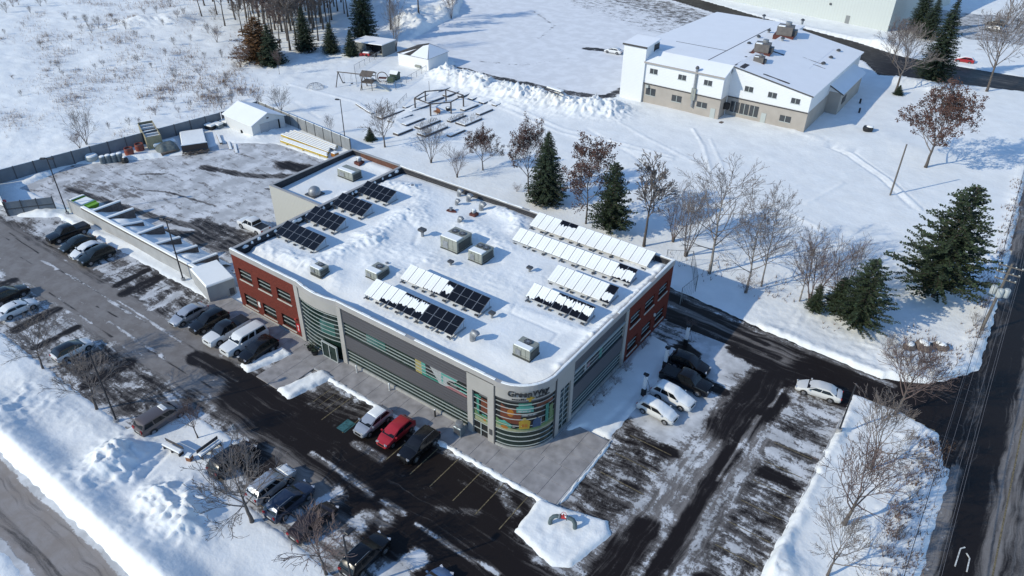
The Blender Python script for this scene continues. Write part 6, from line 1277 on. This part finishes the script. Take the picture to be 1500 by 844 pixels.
WSID = siding_mat('white_lap_siding', (.62,.63,.62), .22, 'Z', .4, .6, .9); BEIGE = mat('beige_stucco', (.36,.335,.30), .85, var=.06, vscale=.6); WSNOW = snow_mat('roof_snow_smooth', (.84,.85,.86), .96, .04)
t = thing('shed', 'small white shed with snowy gable roof and double doors in the yard corner', 'shed', (-47.9,39.3,0), R_(-4)); house(t, -4.6, 4.6, -3.6, 3.6, 2.7, 1.5, WSID, WSNOW)
for s in (0,1): MB().box(4.602,4.66,-1.9+s*1.95,-.02+s*1.95,.1,2.3).build('door', mat('pale_grey_door', (.40,.41,.42), .6), t)
MB().box(4.602,4.68,2.1,2.4,.2,2.2).build('black_stack', BLK, t); MB().box(4.602,4.7,-.2,.2,3.0,3.2).build('gable_lamp', BLK, t)
t = thing('garage', 'small white garage with a dark shingle roof partly under snow by the playground', 'garage', (-49.2,89.6,0), R_(3)); x0,x1,y0,y1,h = -4.6,4.6,-3.8,3.8,3.0
MB().box(x0,x1,y0,y1,-.3,h).build('walls', mat('bright_white_wall', (.74,.74,.73), .7), t)
r = MB(); pk = (1.6,.5,5.2); A = [(x0-.3,y0-.3,h),(x1+.3,y0-.3,h),(x1+.3,y1+.3,h),(x0-.3,y1+.3,h)]
r.add(A+[pk], [(0,1,4),(1,2,4),(2,3,4),(3,0,4),(3,2,1,0)]); ro = r.build('roof', mat('dark_shingles', (.05,.045,.042), .9, var=.3, vscale=2), t)
s = MB(); n_ = Vector((0,0,.05))
def tri(a, b, c, m=0): s.add([Vector(a)+n_, Vector(b)+n_, Vector(c)+n_], [(0,1,2)])
lp = lambda a, b, u: tuple(a[i]+(b[i]-a[i])*u for i in range(3))
s.add([Vector(q)+Vector((0,-.03,.06)) for q in (lp(A[0],A[1],.45),lp(A[0],A[1],.98),lp(A[1],pk,.9),lp(lp(A[0],A[1],.3),pk,.75))], [(0,1,2,3)]); tri(lp(A[1],pk,.0),lp(A[2],pk,.0),lp(pk,A[1],.03)); tri(A[2],A[3],pk); tri(lp(A[0],A[1],.12),lp(A[0],A[1],.24),lp(lp(A[0],A[1],.3),pk,.5)); s.build('snow_cover', WSNOW, ro)
MB().box(.8,2.4,y0-.5,y0-.05,.6,1.1).build('window_box', UNITM, t)
t = thing('open_shed', 'grey open fronted lean to shed under snow behind the playground', 'shed', (-65.6,89.6,0), R_(6)); GS = mat('grey_green_boards', (.17,.185,.18), .8, var=.12)
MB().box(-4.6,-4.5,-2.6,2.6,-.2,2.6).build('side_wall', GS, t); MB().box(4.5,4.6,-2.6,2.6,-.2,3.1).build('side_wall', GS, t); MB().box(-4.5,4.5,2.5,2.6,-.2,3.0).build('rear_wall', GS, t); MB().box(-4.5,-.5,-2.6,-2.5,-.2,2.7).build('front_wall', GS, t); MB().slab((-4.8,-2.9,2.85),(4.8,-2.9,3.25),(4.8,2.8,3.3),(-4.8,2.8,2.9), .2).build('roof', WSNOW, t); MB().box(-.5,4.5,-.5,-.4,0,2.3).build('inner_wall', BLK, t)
for u in (0.5,2.4): MB().cbox(u,-3.4,.6,1.5,1.0,1.2,.2).build('stored_box', GS if u < 1 else BLK, t)
x, y = at(537,84); t = thing('snow_blower', 'small red machine in the snow left of the open fronted shed', 'machine', (x,y,gz(x,y)), R_(20)); MB().rbox(-.9,.9,-.4,.4,.2,.8,.15).build('body', RM, t); MB().rbox(-1.6,-.9,-.7,.7,.1,.7,.1).build('auger', RM, t); MB().path([(.8,-.3,.6),(1.6,-.3,1.1)], .04, 5).build('handle', BLK, t); MB().path([(.2,-.5,.3),(.2,-.42,.3)], .3, 10).build('wheel', TYR, t); MB().rbox(-.8,.8,-.36,.36,.802,1.0,.08).build('snow_cap', SNOWC, t)
# playground
SWM = mat('grey_brown_timber', (.12,.10,.085), .85, var=.25); 
t = thing('swing_set', 'timber swing and climbing frame with a slide on the snowy lawn', 'climbing frame', (-50.6,67.4,.1), R_(20)); t.scale = (1.2,1.2,1.2)

for u in (-2.6,2.4):
    for s_ in (-1,1): MB().path([(u,s_*1.5,-.2),(u,0,2.5)], .09, 6).build('leg', SWM, t)
MB().path([(-2.8,0,2.5),(4.8,0,2.5)], .10, 6).build('top_beam', SWM, t); MB().box(2.4,4.6,-1.1,1.1,1.3,1.42).build('platform', SWM, t)
for a, b in ((2.5,-1),(4.5,-1),(2.5,1),(4.5,1)): MB().path([(a,b,-.2),(a,b,2.6)], .07, 5).build('post', SWM, t)
b_ = MB(); b_.slab((2.3,-1.3,2.6),(4.7,-1.3,2.6),(4.7,0,3.3),(2.3,0,3.3), .06); b_.slab((2.3,0,3.3),(4.7,0,3.3),(4.7,1.3,2.6),(2.3,1.3,2.6), .06); b_.build('roof', SWM, t)
MB().slab((4.6,-.4,1.4),(7.6,-.4,.1),(7.6,.4,.1),(4.6,.4,1.4), .08).build('slide', TRIM, t)
for u in (-1.6,0): 
    o = MB().path([(u,-.25,2.45),(u,-.25,.6)], .015, 4).path([(u,.25,2.45),(u,.25,.6)], .015, 4).build('chain', DGREY, t); MB().box(u-.15,u+.15,-.28,.28,.55,.6).build('seat', BLK, o)
x, y = at(462,130); t = thing('climbing_dome', 'wire climbing dome half buried in snow on the playground lawn', 'climbing dome', (x,y,-.2)); m_ = MB()
for k in range(6): m_.path([(2*math.cos(R_(a))*math.cos(k*math.pi/6), 2*math.cos(R_(a))*math.sin(k*math.pi/6), 1.5*math.sin(R_(a))) for a in range(0,181,15)], .03, 4)
m_.build('bars', STEEL, t); m_ = MB()
for z, r in ((.5,1.88),(1.0,1.5)): m_.path([(r*math.cos(R_(a)), r*math.sin(R_(a)), z) for a in range(0,361,30)], .03, 4)
m_.build('hoops', STEEL, t)
x, y = at(561,121); t = thing('climber', 'rust red and green climbing wheel toy inside the fenced playground', 'play equipment', (x,y,.0), R_(30)); MB().path([(1.2*math.cos(R_(a)), 0, 1.2+1.2*math.sin(R_(a))) for a in range(0,361,24)], .10, 5).build('wheel_hoop', OLDW, t); MB().rbox(1.2,2.6,-.7,.7,.2,1.3,.1).build('cabin', mat('dull_green_plastic', (.07,.10,.06), .6), t); MB().cbox(-1.4,-.6,.5,2.2,.6,.08,0,0,0,.6).build('slide', TRIM, t); MB().box(-.9,.9,-.5,.5,1.0,1.15).build('deck', REDB, t)
x, y = at(579,117); t = thing('playhouse', 'small dark green playhouse inside the fenced playground', 'playhouse', (x,y,.0), R_(15)); GP = mat('dark_green_plastic', (.035,.07,.05), .6); MB().box(-.9,.9,-.8,.8,0,1.5).build('walls', GP, t); b_ = MB(); b_.xprism([(-1.0,1.5),(1.0,1.5),(0,2.1)], -1.0, 1.0); b_.build('roof', GP, t); MB().box(-.3,.3,-.83,-.803,.1,1.1).build('door', BLK, t); MB().slab((-1.0,-1.0,1.56),(1.0,-1.0,1.56),(1.0,0,2.16),(-1.0,0,2.16), .05).build('snow_cap', SNOWC, t)
def chainlink(label, pts, h=1.6, step=2.4, group='chain link fences', pr=.05):
    t = thing('chain_link_fence', label, 'fence', (pts[0][0], pts[0][1], 0), 0, group); ox, oy = pts[0]
    for (ax_, ay_), (bx_, by_) in zip(pts[:-1], pts[1:]):
        L = math.hypot(bx_-ax_, by_-ay_); n = max(1, round(L/step)); 
        for i in range(n+1):
            u = i/n; MB().path([(ax_+(bx_-ax_)*u-ox, ay_+(by_-ay_)*u-oy, -.2), (ax_+(bx_-ax_)*u-ox, ay_+(by_-ay_)*u-oy, h+.05)], pr, 5).build('post', STEEL, t)
        m = MB(); m.path([(ax_-ox,ay_-oy,h),(bx_-ox,by_-oy,h)], pr*.7, 4)
        k = max(4, int(L/.5))
        for i in range(k):
            for d in (1,-1):
                u0, u1 = i/k, min(1, max(0, (i+d)/k)); m.path([(ax_+(bx_-ax_)*u0-ox, ay_+(by_-ay_)*u0-oy, .1),(ax_+(bx_-ax_)*u1-ox, ay_+(by_-ay_)*u1-oy, h)], .012, 3, cap=False)
        m.build('mesh', STEEL, t)
chainlink('thin chain link fence around the upper and left sides of the fenced playground', [(-62.6,91.5),(-58.1,75.4),(-50.6,68.8)]); chainlink('thin chain link fence on the right side of the fenced playground, ending at the garage', [(-46.4,71.2),(-41.5,71.8),(-44.6,85.4)]); chainlink('tall chain link enclosure at the rear right corner of the office building', [(44.2,33.6),(44.6,37.4),(41.6,42.8),(38.6,41.0)], 2.6, 2.6, pr=.05); chainlink('thin rail fence along the left side of the garden beds', [(-33.2,56.2),(-33.6,63.6),(-36.2,69.5)], 1.0)
# garden beds
WB = mat('dark_wet_boards', (.075,.066,.064), .85, var=.3, vscale=2)
beds = [((-33,78.6),1.3,6.0),((-29.8,77.6),1.4,5.6),((-27,79),1.3,5.2),((-24.2,79),1.4,5.0),((-20.9,78.8),1.5,5.4),((-17.9,79),1.2,5.0),((-17.4,72.5),1.1,4.2),((-21.4,72.6),1.2,4.4),((-16.8,66.6),2.6,5.2),((-19.6,66.2),1.1,4.6),((-19.2,58.4),2.2,6.4),((-22.2,60.4),1.6,5.8),((-25.4,59.6),1.5,5.2),((-28.6,59.4),1.5,5.6),((-31.8,60),1.6,6.4),((-29.4,66),1.0,5.2),((-31.8,66.4),1.0,4.6),((-30.2,71.6),1.1,5.0),((-33.6,71.8),1.0,4.4),((-23.4,54.6),1.4,4.0),((-14.8,60.2),1.1,4.2)]
bl = ['nearest the long snow ridge and garage','behind the frame','second from the snow ridge','third from the snow ridge','fourth from the snow ridge','at the far right under the snow ridge','right of the pergola','just right of the pergola posts','widest, filled with twigs, at the right edge','narrow, beside the twiggy one','large, lowest, filled with dry stalks','beside the large stalk filled one','in the middle of the lower row','second from left in the lower row','leftmost of the lower row by the rail fence','narrow, left of the pergola','leftmost beside the pergola','narrow, above the pergola on the left','farthest left near the playground fence','lowest, behind the spreading bare tree','small, alone on the right below']
for ((x, y), w, l), d in zip(beds, bl):
    t = thing('garden_bed', 'raised timber garden bed under snow, '+d, 'garden bed', (x,y,.05), R_(-3), 'raised garden beds'); b_ = MB()
    b_.box(-w/2,w/2,-l/2,-l/2+.08,-.3,.40); b_.box(-w/2,w/2,l/2-.08,l/2,-.3,.40); b_.box(-w/2,-w/2+.08,-l/2+.08,l/2-.08,-.3,.40); b_.box(w/2-.08,w/2,-l/2+.08,l/2-.08,-.3,.40); b_.build('boards', WB, t); MB().rbox(-w/2+.08,w/2-.08,-l/2+.08,l/2-.08,.0,.48,.06).build('snow_fill', SNOWC, t)
    if 'twig' in d or 'stalk' in d:
        q = MB(); r_ = random.Random(int(l*100))
        for i in range(90): a, b = r_.uniform(-w/2,w/2), r_.uniform(-l/2,l/2); q.path([(a,b,.3),(a+r_.gauss(0,.12),b+r_.gauss(0,.12),.55+r_.random()*.5)], .022, 3, cap=False)
        q.build('dry_stalks', OLDW, t)
t = thing('pergola', 'open dark timber pergola frame among the garden beds', 'pergola', (-26.4,68.6,0), R_(5)); pp = [(-3.6,-3.2),(1.2,-4.4),(4.0,-1.2),(3.8,3.6),(-1.2,4.4),(-4.2,1.2)]
for x, y in pp: MB().box(x-.11,x+.11,y-.11,y+.11,-.2,2.6).build('post', WB, t)
for (a, b), (c, d) in zip(pp, pp[1:]+pp[:1]): MB().path([(a,b,2.62),(c,d,2.62)], .13, 4).build('beam', WB, t)
x, y = at(640,167); t = thing('garden_chair', 'rust brown wooden chair under the pergola', 'chair', (x,y,.0), R_(-20)); RW = mat('rust_brown_wood', (.20,.085,.04), .8); MB().box(-.8,.8,-.35,.35,.45,.52).build('seat', RW, t); MB().box(-.8,.8,.33,.4,.52,1.1).build('backrest', RW, t)
for a in (-.7,.7):
    for b in (-.3,.3): MB().box(a-.05,a+.05,b-.05,b+.05,-.1,.45).build('leg', RW, t)
x, y = at(657,163); t = thing('planter_pot', 'dark round pot under the pergola', 'pot', (x,y,.0)); MB().lathe([(.4,0),(.55,.5),(.6,.8),(.5,.8),(.45,.6),(.0001,.6)], n=14).build('pot', BLK, t, True, 40); MB().lathe([(.48,.62),(.3,.85),(.0001,.9)], n=12).build('snow_cap', SNOWC, t)
x, y = at(545,168); t = thing('sledge_ramp', 'long low board propped in the snow before the garden beds', 'board', (x-3,y+1,.1), R_(-18)); MB().box(-3.5,3.5,-.4,.4,.0,.3).build('plank', WB, t); MB().rbox(-3.5,3.5,-.38,.38,.302,.42,.04).build('snow_cap', SNOWC, t)
for px, py, lab in ((658,121,'thin bare post by the garden beds'),(629,136,'thin stake left of the farthest garden bed')):
    x, y = at(px, py); t = thing('garden_post', lab, 'post', (x,y,0), 0, 'posts by the garden beds'); MB().path([(0,0,-.2),(0,0,2.6)], .05, 5).build('shaft', WB, t); MB().lathe([(.3,0),(.25,.3),(.0001,.32)], n=8).build('base', BLK, t)
# ------------------------------------------------------------------ the white house behind
t = thing('white_house', 'large white and beige house with stair tower and snowy roof on the rear lawn', 'house', (0,0,0)); WW = siding_mat('white_house_siding', (.70,.71,.71), .3, 'Z', .3, .6, .92); BG = mat('beige_house_wall', (.36,.325,.285), .85, var=.08, vscale=.5); TRD = mat('dark_roof_edge', (.055,.05,.048), .7); WG = mat('window_grey_glass', (.05,.055,.06), .1)
MB().box(0,5.2,98.0,104,-.3,11.6).build('stair_tower', WW, t); MB().slab((-.2,97.8,11.75),(5.4,97.8,11.75),(5.4,104.2,12.2),(-.2,104.2,12.2), .2).build('tower_roof', WSNOW, t); MB().box(5.205,5.3,101.6,103.9,9.2,11.4).build('tower_louvre', BLK, t); MB().box(-.25,5.45,97.7,97.795,11.4,11.75).build('eave_board', TRD, t)
wallx = lambda n, x0, x1, y, z0, z1, m: MB().box(x0,x1,y,y+.3,z0,z1).build(n, m, t)
MB().box(5.2,22.4,98.5,101.8,-.3,4.2).build('lower_wall', BG, t); MB().box(5.2,22.4,98.4,101.8,4.2,8.6).build('upper_wall', WW, t); MB().box(5.2,22.42,98.3,98.395,4.1,4.3).build('trim_band', TRD, t)
MB().box(0.3,22.4,101.8,148,-.3,8.6).build('rear_block', WW, t)
u_ = MB(); u_.yprism([(22.4,4.0),(38.6,4.0),(38.6,7.25),(22.4,9.95)], 102.2, 139); u_.build('upper_wall', WW, t); MB().box(22.4,38.6,102.3,139,-.3,4.0).build('lower_wall', BG, t); MB().box(22.4,38.62,102.1,102.195,3.85,4.05).build('trim_band', TRD, t)
u_ = MB(); u_.xprism([(98.4,8.6),(101.9,8.6),(101.9,9.9)], 5.2, 22.36); u_.build('gable', WW, t)
MB().slab((5.0,98.0,8.75),(22.6,98.0,8.75),(22.6,102.2,10.2),(5.0,102.2,10.2), .25).build('roof', WSNOW, t); MB().slab((0.1,102.2,10.2),(22.6,102.2,10.2),(22.6,148.2,8.8),(0.1,148.2,8.8), .25).build('roof', WSNOW, t)
MB().slab((22.62,101.8,10.2),(39.0,101.8,7.45),(39.0,139.3,7.45),(22.62,139.3,10.2), .25).build('roof', WSNOW, t)
MB().slab((22.62,101.74,9.96),(39.0,101.74,7.21),(39.0,101.78,7.45),(22.62,101.78,10.2), .05).build('eave_board', TRD, t); MB().box(5.0,22.6,97.9,97.99,8.45,8.78).build('eave_board', mat('beige_trim', (.33,.30,.27), .7), t)
MT = mat('wet_roof_membrane', (.045,.035,.032), .7, var=.3)
for a, b in (((22.66,102.4,10.2),(22.66,116,9.8)),): MB().slab((22.5,a[1],10.24),(22.78,a[1],10.22),(22.78,b[1],9.80),(22.5,b[1],9.80), .04).build('roof_seam', MT, t)
MB().slab((16.9,102.4,10.215),(17.1,102.4,10.215),(17.1,140,9.07),(16.9,140,9.07), .03).build('roof_seam', MT, t); MB().slab((5.4,112,9.92),(16.9,112,9.92),(16.9,112.25,9.915),(5.4,112.25,9.915), .02).build('roof_seam', MT, t)
rz_ = lambda x: 10.2-(x-22.62)*.1679
def strip(x0, x1, y0, y1):
    r = random.Random(int(x0*13+y0)); n = 8; P = [(x0+(x1-x0)*i/n, y0+r.uniform(0,.25)) for i in range(n+1)]+[(x0+(x1-x0)*i/n, y1-r.uniform(0,.25)) for i in range(n,-1,-1)]
    MB().add([(x,y,rz_(x)+.025) for x, y in P], [tuple(range(len(P)))]).build('melt_strip', MT, t)
strip(28.2,33.6,103.2,104.0); strip(30.5,35.0,121.0,121.5); strip(33.4,36.0,119.0,119.5); strip(23.6,24.6,102.2,105.6); strip(24.6,27.4,117.8,118.8)
# side wing
MB().box(34.0,41.0,116.2,133.5,-.3,4.6).build('wing_wall', BG, t); w_ = MB(); w_.yprism([(34.0,4.6),(41.0,4.6),(34.0,8.0)], 116.2, 133.5); w_.build('wing_gable', WW, t); MB().slab((33.6,115.6,8.4),(41.6,115.6,4.6),(41.6,134,4.6),(33.6,134,8.4), .2).build('wing_roof', WSNOW, t); MB().slab((33.6,115.54,8.1),(41.6,115.54,4.35),(41.6,115.58,4.6),(33.6,115.58,8.38), .04).build('eave_board', TRD, t)
def hwin(x, z, y, w=1.7, h=1.0):
    o = MB().box(x-w/2,x+w/2,y-.05,y+.01,z-h/2,z+h/2).build('window', WG, t); f = MB(); f.box(x-w/2-.1,x+w/2+.1,y-.09,y-.052,z-h/2-.12,z-h/2); f.box(x-.05,x+.05,y-.09,y-.052,z-h/2,z+h/2); f.build('frame', TRIM, o); return o
for x, z in ((7.2,7.0),(13.6,7.0),(19.2,7.0)): hwin(x, z, 98.4)
for x, z, h in ((7.0,2.6,1.5),(13.0,2.4,1.3),(18.6,2.3,1.1)): hwin(x, z, 98.5, 2.2, h)
for x, z in ((26.4,6.2),(31.2,6.0),(35.8,5.8)): hwin(x, z, 102.2)
for x in (24.2,26.2,28.2): hwin(x, 2.0, 102.3, 1.8, 2.2)
hwin(34.6, 1.9, 102.3, 2.2, 1.2); MB().box(20.6,21.6,98.42,98.495,-.2,2.1).build('door', TRIM, t); MB().box(29.8,30.8,102.22,102.295,-.2,2.1).build('door', TRIM, t)
MB().path([(16.6,98.2,1.5),(16.6,98.2,9.4)], .28, 8).build('flue_pipe', STEEL, t); MB().cbox(16.6,98.2,4.2,.9,.5,2.4).build('flue_box', UNITM, t); MB().lathe([(.4,9.4),(.4,9.6),(.2,9.9),(.0001,9.95)], 16.6, 98.2, 0, 10).build('flue_cap', DGREY, t); MB().cbox(22.9,101.0,2.3,1.0,1.0,1.2).build('wall_unit', BLK, t); MB().cbox(6.2,98.2,3.7,.6,.4,.6).build('satellite_dish', TRIM, t)
MB().box(41.002,41.06,118.5,121.5,1.6,3.0).build('dark_mural', BLK, t); MB().box(5,24,96.9,98.1,-.2,.06).build('wall_footing', OLDW, t)
for x, y, s_, lab in ((25.0,109.5,1.0,'small dark red based rooftop unit nearest the gable of the white house'),(23.4,115.6,1.5,'large dark red based rooftop unit in the middle of the white house roof'),(22.9,131.6,1.7,'farthest dark red based rooftop unit on the white house roof')):
    q = thing('rooftop_unit', lab, 'rooftop unit', (x,y,9.15 if x > 24 else 9.45), R_(8), 'units on the white house roof'); q.scale = (s_,s_,s_); MB().box(-1.3,1.3,-1.1,1.1,-.6,.5).build('curb', REDB, q); MB().box(-1.0,1.0,-.9,.9,.502,1.6).build('casing', mat('warm_grey_casing', (.13,.115,.105), .6, var=.15), q); MB().cyl(.2,.5,1.602,2.0,.4,12).build('fan_shroud', STEEL, q); MB().box(1.002,1.5,-.5,.5,.5,1.2).build('hood', DGREY, q); MB().rbox(-.9,0,-.85,-.3,1.602,1.70,.05).build('snow_cap', SNOWC, q); MB().rbox(-.7,.5,1.0,1.9,-.4,1.0,.1).build('duct', mat('warm_grey_casing', (.13,.115,.105), .6, var=.15), q)
for i, (px, py) in enumerate([(1096,71),(1110,61),(1125,52),(1144,69),(1098,86),(1091,93),(1118,30),(1173,43),(1203,106),(1214,97),(1225,87)]):
    x, y = at(px, py, 8.6 if i < 8 else 6.4); zz = 9.2 if x < 22.5 else (10.2-(x-22.6)*.168 if i < 8 else 8.4-(x-33.6)*.475); q = thing('roof_vent', ['left vent of the three in a slanting row on the white house','middle vent of the slanting row on the white house roof','right vent of the slanting row on the white house roof','vent between two large units of the white house','vent left of the small unit of the white house','vent at the gable tip of the white house','vent alone far back on the white house roof','vent at the far right edge of the white house roof','lowest vent on the lean to wing of the white house','middle vent on the lean to wing of the white house','highest vent on the lean to wing of the white house'][i], 'roof vent', (x,y,zz), 0, 'vents on the white house roof'); MB().cyl(0,0,-.4,.5,.28,8).build('pipe', STEEL, q); MB().lathe([(.5,.5),(.5,.6),(.2,.85),(.0001,.88)], n=10).build('cap', DGREY, q)
t = thing('warehouse', 'huge pale metal warehouse cut off by the top picture edge', 'warehouse', (34.0,193.4,0), R_(-9.5)); PW = siding_mat('pale_metal_cladding', (.50,.53,.50), .9, 'X', .3, .5, .93); MB().box(-130,0,0,50,-.5,12).build('walls', PW, t); MB().box(-130.3,.3,-.3,50.3,12.0,12.6).build('roof', WSNOW, t); MB().box(-12.5,-11.3,-.08,-.003,0,2.4).build('door', mat('grey_door', (.2,.21,.21), .6), t); MB().box(-18.2,-17.6,-.3,-.003,4.4,4.9).build('wall_lamp', DGREY, t); MB().box(-60,-54,-.08,-.003,0,5).build('loading_door', FENL, t)
# ------------------------------------------------------------------ small things around the lots
def bench(label, x, y, rz):
    t = thing('bench', label, 'bench', (x,y,gz(x,y)), R_(rz), 'benches on the snowy island'); o = MB().box(-1.2,1.2,-.28,.22,.42,.5).build('seat', WB, t); MB().rbox(-1.2,1.2,-.26,.2,.502,.68,.05).build('snow_cap', SNOWC, o); MB().cbox(0,.30,.82,2.4,.06,.42,0,0,.12).build('backrest', WB, t)
    for u in (-1.05,0,1.05): MB().box(u-.05,u+.05,-.25,.3,-.2,.42).build('leg', BLK, t)
bench('black backed bench facing the parked black suv', 18.0, -17.4, 92); bench('low bench sunk in snow, left of the other bench', 15.0, -19.5, 8)
x, y = at(279,675); t = thing('bin', 'small rust brown box bin between the two benches', 'bin', (x,y,gz(x,y)), R_(20)); MB().box(-.25,.25,-.25,.25,-.1,.55).build('body', RW, t); MB().rbox(-.28,.28,-.28,.28,.552,.75,.06).build('snow_cap', SNOWC, t)
x, y = at(345,637); t = thing('bay_sign', 'small white sign on a thin post at the island edge', 'sign', (x,y,gz(x,y)), R_(-60)); MB().path([(0,0,-.2),(0,0,1.5)], .03, 5).build('post', STEEL, t); MB().box(-.2,.2,-.05,-.02,1.0,1.5).build('sign_plate', WHT, t)
for px, py, lab in ((942,581,'white and black charging post nearest the snow covered cars'),(973,541,'white and black charging post behind the black pickup'),(1004,505,'white and black charging post farthest along the shaded bed')):
    x, y = at(px, py); t = thing('charging_post', lab, 'charging post', (x,y,gz(x,y)), 0, 'charging posts'); MB().rbox(-.17,.17,-.13,.13,1.0,2.7,.04).build('column', mat('white_plastic', (.68,.69,.70), .4), t); MB().rbox(-.24,.24,-.19,.19,-.1,.998,.04).build('base', BLK, t); MB().cbox(.0,0,2.98,.55,.3,.2).build('head', BLK, t); MB().box(-.08,.08,-.04,.04,2.702,2.88).build('neck', BLK, t); MB().path([(.2,.0,2.3),(.55,.0,1.6),(.6,.05,.9),(.3,.1,.6)], .022, 5).build('cable', BLK, t)
for px, py, r, lab in ((1330,513,.9,'leftmost of three boulders in the snow'),(1350,513,1.15,'largest middle boulder of three in the snow'),(1376,511,1.0,'rightmost of three boulders in the snow')):
    x, y = at(px, py); t = thing('boulder', lab, 'boulder', (x,y,gz(x,y)-.1), px, 'boulders by the driveway'); m = MB(); q = random.Random(px); m.lathe([(.8*r,0),(1.0*r,.3*r),(.85*r,.65*r),(.45*r,.85*r),(.0001,.88*r)], n=8); m.v = [(a*q.uniform(.88,1.12), b*q.uniform(.7,.9), c) for a, b, c in m.v]; m.build('rock', mat('brown_grey_rock', (.15,.12,.10), .9, var=.3, vscale=2, bump=.5, bscale=4), t, True, 25); MB().lathe([(.62*r,.70*r),(.58*r,.86*r),(.3*r,.98*r),(.0001,1.0*r)], n=10, sy=.8).build('snow_cap', SNOWC, t, True, 180)
t = thing('pipe_assembly', 'two grey green bent pipes joined by a red valve on the corner island', 'pipes', (50.4,-4.15,gz(50.4,-4.15)-.1), R_(24)); t.scale = (.85,.85,.8); PT = mat('grey_green_pipe', (.075,.105,.11), .5, var=.15)
for s_ in (-1,1): MB().path([(s_*1.3,-.35,-.3),(s_*1.3,-.35,.45),(s_*1.25,-.3,.8),(s_*1.0,-.1,1.02),(s_*.7,.0,1.05),(s_*.5,.0,1.05)], .23, 12).build('bent_pipe', PT, t, True)
MB().path([(-.3,0,1.05),(.3,0,1.05)], .2, 10).build('valve_body', RM, t, True); MB().path([(0,0,1.05),(0,0,1.55)], .08, 8).build('valve_stem', RM, t); MB().path([(.26*math.cos(R_(a)), .26*math.sin(R_(a)), 1.55) for a in range(0,361,30)], .03, 5).build('hand_wheel', RM, t)
for s_ in (-1,1): MB().path([(s_*.30,0,1.05),(s_*.44,0,1.05)], .30, 12).build('flange', PT, t)
MB().lathe([(.2,1.24),(.12,1.3),(.0001,1.31)], .3, 0, 0, 8).build('snow_cap', SNOWC, t)
x, y = at(1270,194); t = thing('round_bin', 'dark round tub alone on the lawn right of the white house', 'tub', (x,y,gz(x,y)-.1)); MB().lathe([(.8,0),(1.0,.5),(.9,.95),(.7,1.0),(.0001,1.0)], n=14).build('body', BLK, t, True, 40); MB().lathe([(.7,1.002),(.5,1.18),(.0001,1.22)], .25, .1, 0, 10).build('snow_cap', SNOWC, t)
for px, py, lab in ((1259,150,'small dark post nearest the wing of the white house'),(1258,163,'small dark marker post below the wing of the white house')):
    x, y = at(px, py+3); t = thing('marker_post', lab, 'post', (x,y,gz(x,y)), 0, 'marker posts by the white house'); MB().cyl(0,0,-.2,.9,.2,8).build('shaft', BLK, t); MB().lathe([(.24,.902),(.0001,1.1)], n=8).build('cap', BLK, t)
x, y = at(812,156); t = thing('picnic_table', 'snow covered picnic table beside the tall white tower', 'picnic table', (x,y,gz(x,y)), R_(-10)); MB().box(-2,2,-.5,.5,.7,.78).build('table_top', WB, t); MB().rbox(-2,2,-.48,.48,.782,1.02,.06).build('snow_cap', SNOWC, t)
for s_ in (-1,1): MB().box(-2,2,s_*.95-.18,s_*.95+.18,.42,.49).build('bench_plank', WB, t); MB().path([(s_*1.5,-.9,-.2),(s_*1.5,.0,.69),(s_*1.5,.9,-.2)], .06, 4).build('leg', WB, t)
t = thing('ash_cabinet', 'blue grey cabinet with a silver dome top beside the glass door', 'cabinet', (36.0,-1.0,.125), R_(0)); MB().rbox(-.45,.45,-.4,.4,0,1.1,.05).build('body', mat('blue_grey_steel', (.16,.20,.23), .4, .3), t); MB().lathe([(.42,1.1),(.42,1.45),(.36,1.6),(.0001,1.66)], n=14).build('dome', ALU, t, True, 50); MB().box(-.36,.36,-.43,-.403,.2,.9).build('door', DGREY, t)
for x, y, lab in ((13.6,-.85,'dark leafy planter left of the glass entrance door'),(14.6,-1.1,'low dark planter with snow beside the entrance door')):
    t = thing('planter', lab, 'planter', (x,y,.125), 0, 'planters at the entrance'); MB().lathe([(.32,0),(.42,.45),(.36,.46),(.34,.35),(.0001,.35)], n=12).build('pot', BLK, t, True, 40); m = MB(); q = random.Random(int(x*10))
    for i in range(70):
        c = Vector((q.gauss(0,.22),q.gauss(0,.22),.55+q.random()*.35)); a = Vector((q.gauss(0,1),q.gauss(0,1),q.gauss(0,1))).normalized()*.09; b = a.orthogonal()*.5; m.add([c-a,c+b,c+a,c-b], [(0,1,2,3)])
    m.build('foliage', NEED, t)
for x, y, lab in ((20.8,-.5,'short white bollard near the second pale pilaster'),(25.8,-.5,'short white bollard in the middle of the long front'),(32.4,-.6,'small dark bollard before the printed glass')):
    t = thing('bollard', lab, 'bollard', (x,y,.125), 0, 'bollards along the front'); MB().path([(0,0,0),(0,0,.95)], .09, 10).build('post', WHT if 'white' in lab else BLK, t); MB().lathe([(.1,.952),(.0001,1.05)], n=10).build('cap', SNOWC, t)
for i in range(4):
    t = thing('boulder', ['lowest of the snowy rocks stacked at the brick corner','second of the snowy rocks stacked at the brick corner','third of the snowy rocks stacked at the brick corner','highest of the snowy rocks stacked at the brick corner'][i], 'rock', (-.9-.15*i, 2.2+i*1.0, .1), i, 'rocks at the brick corner'); q = random.Random(i); m = MB(); m.lathe([(.4,0),(.5,.25),(.35,.5),(.0001,.55)], n=8); m.v = [(a*q.uniform(.85,1.15), b, c) for a, b, c in m.v]; m.build('rock', mat('brown_grey_rock', (.15,.12,.10)), t, True, 25); MB().lathe([(.42,.42),(.36,.62),(.0001,.7)], n=10).build('snow_cap', SNOWC, t, True, 180)
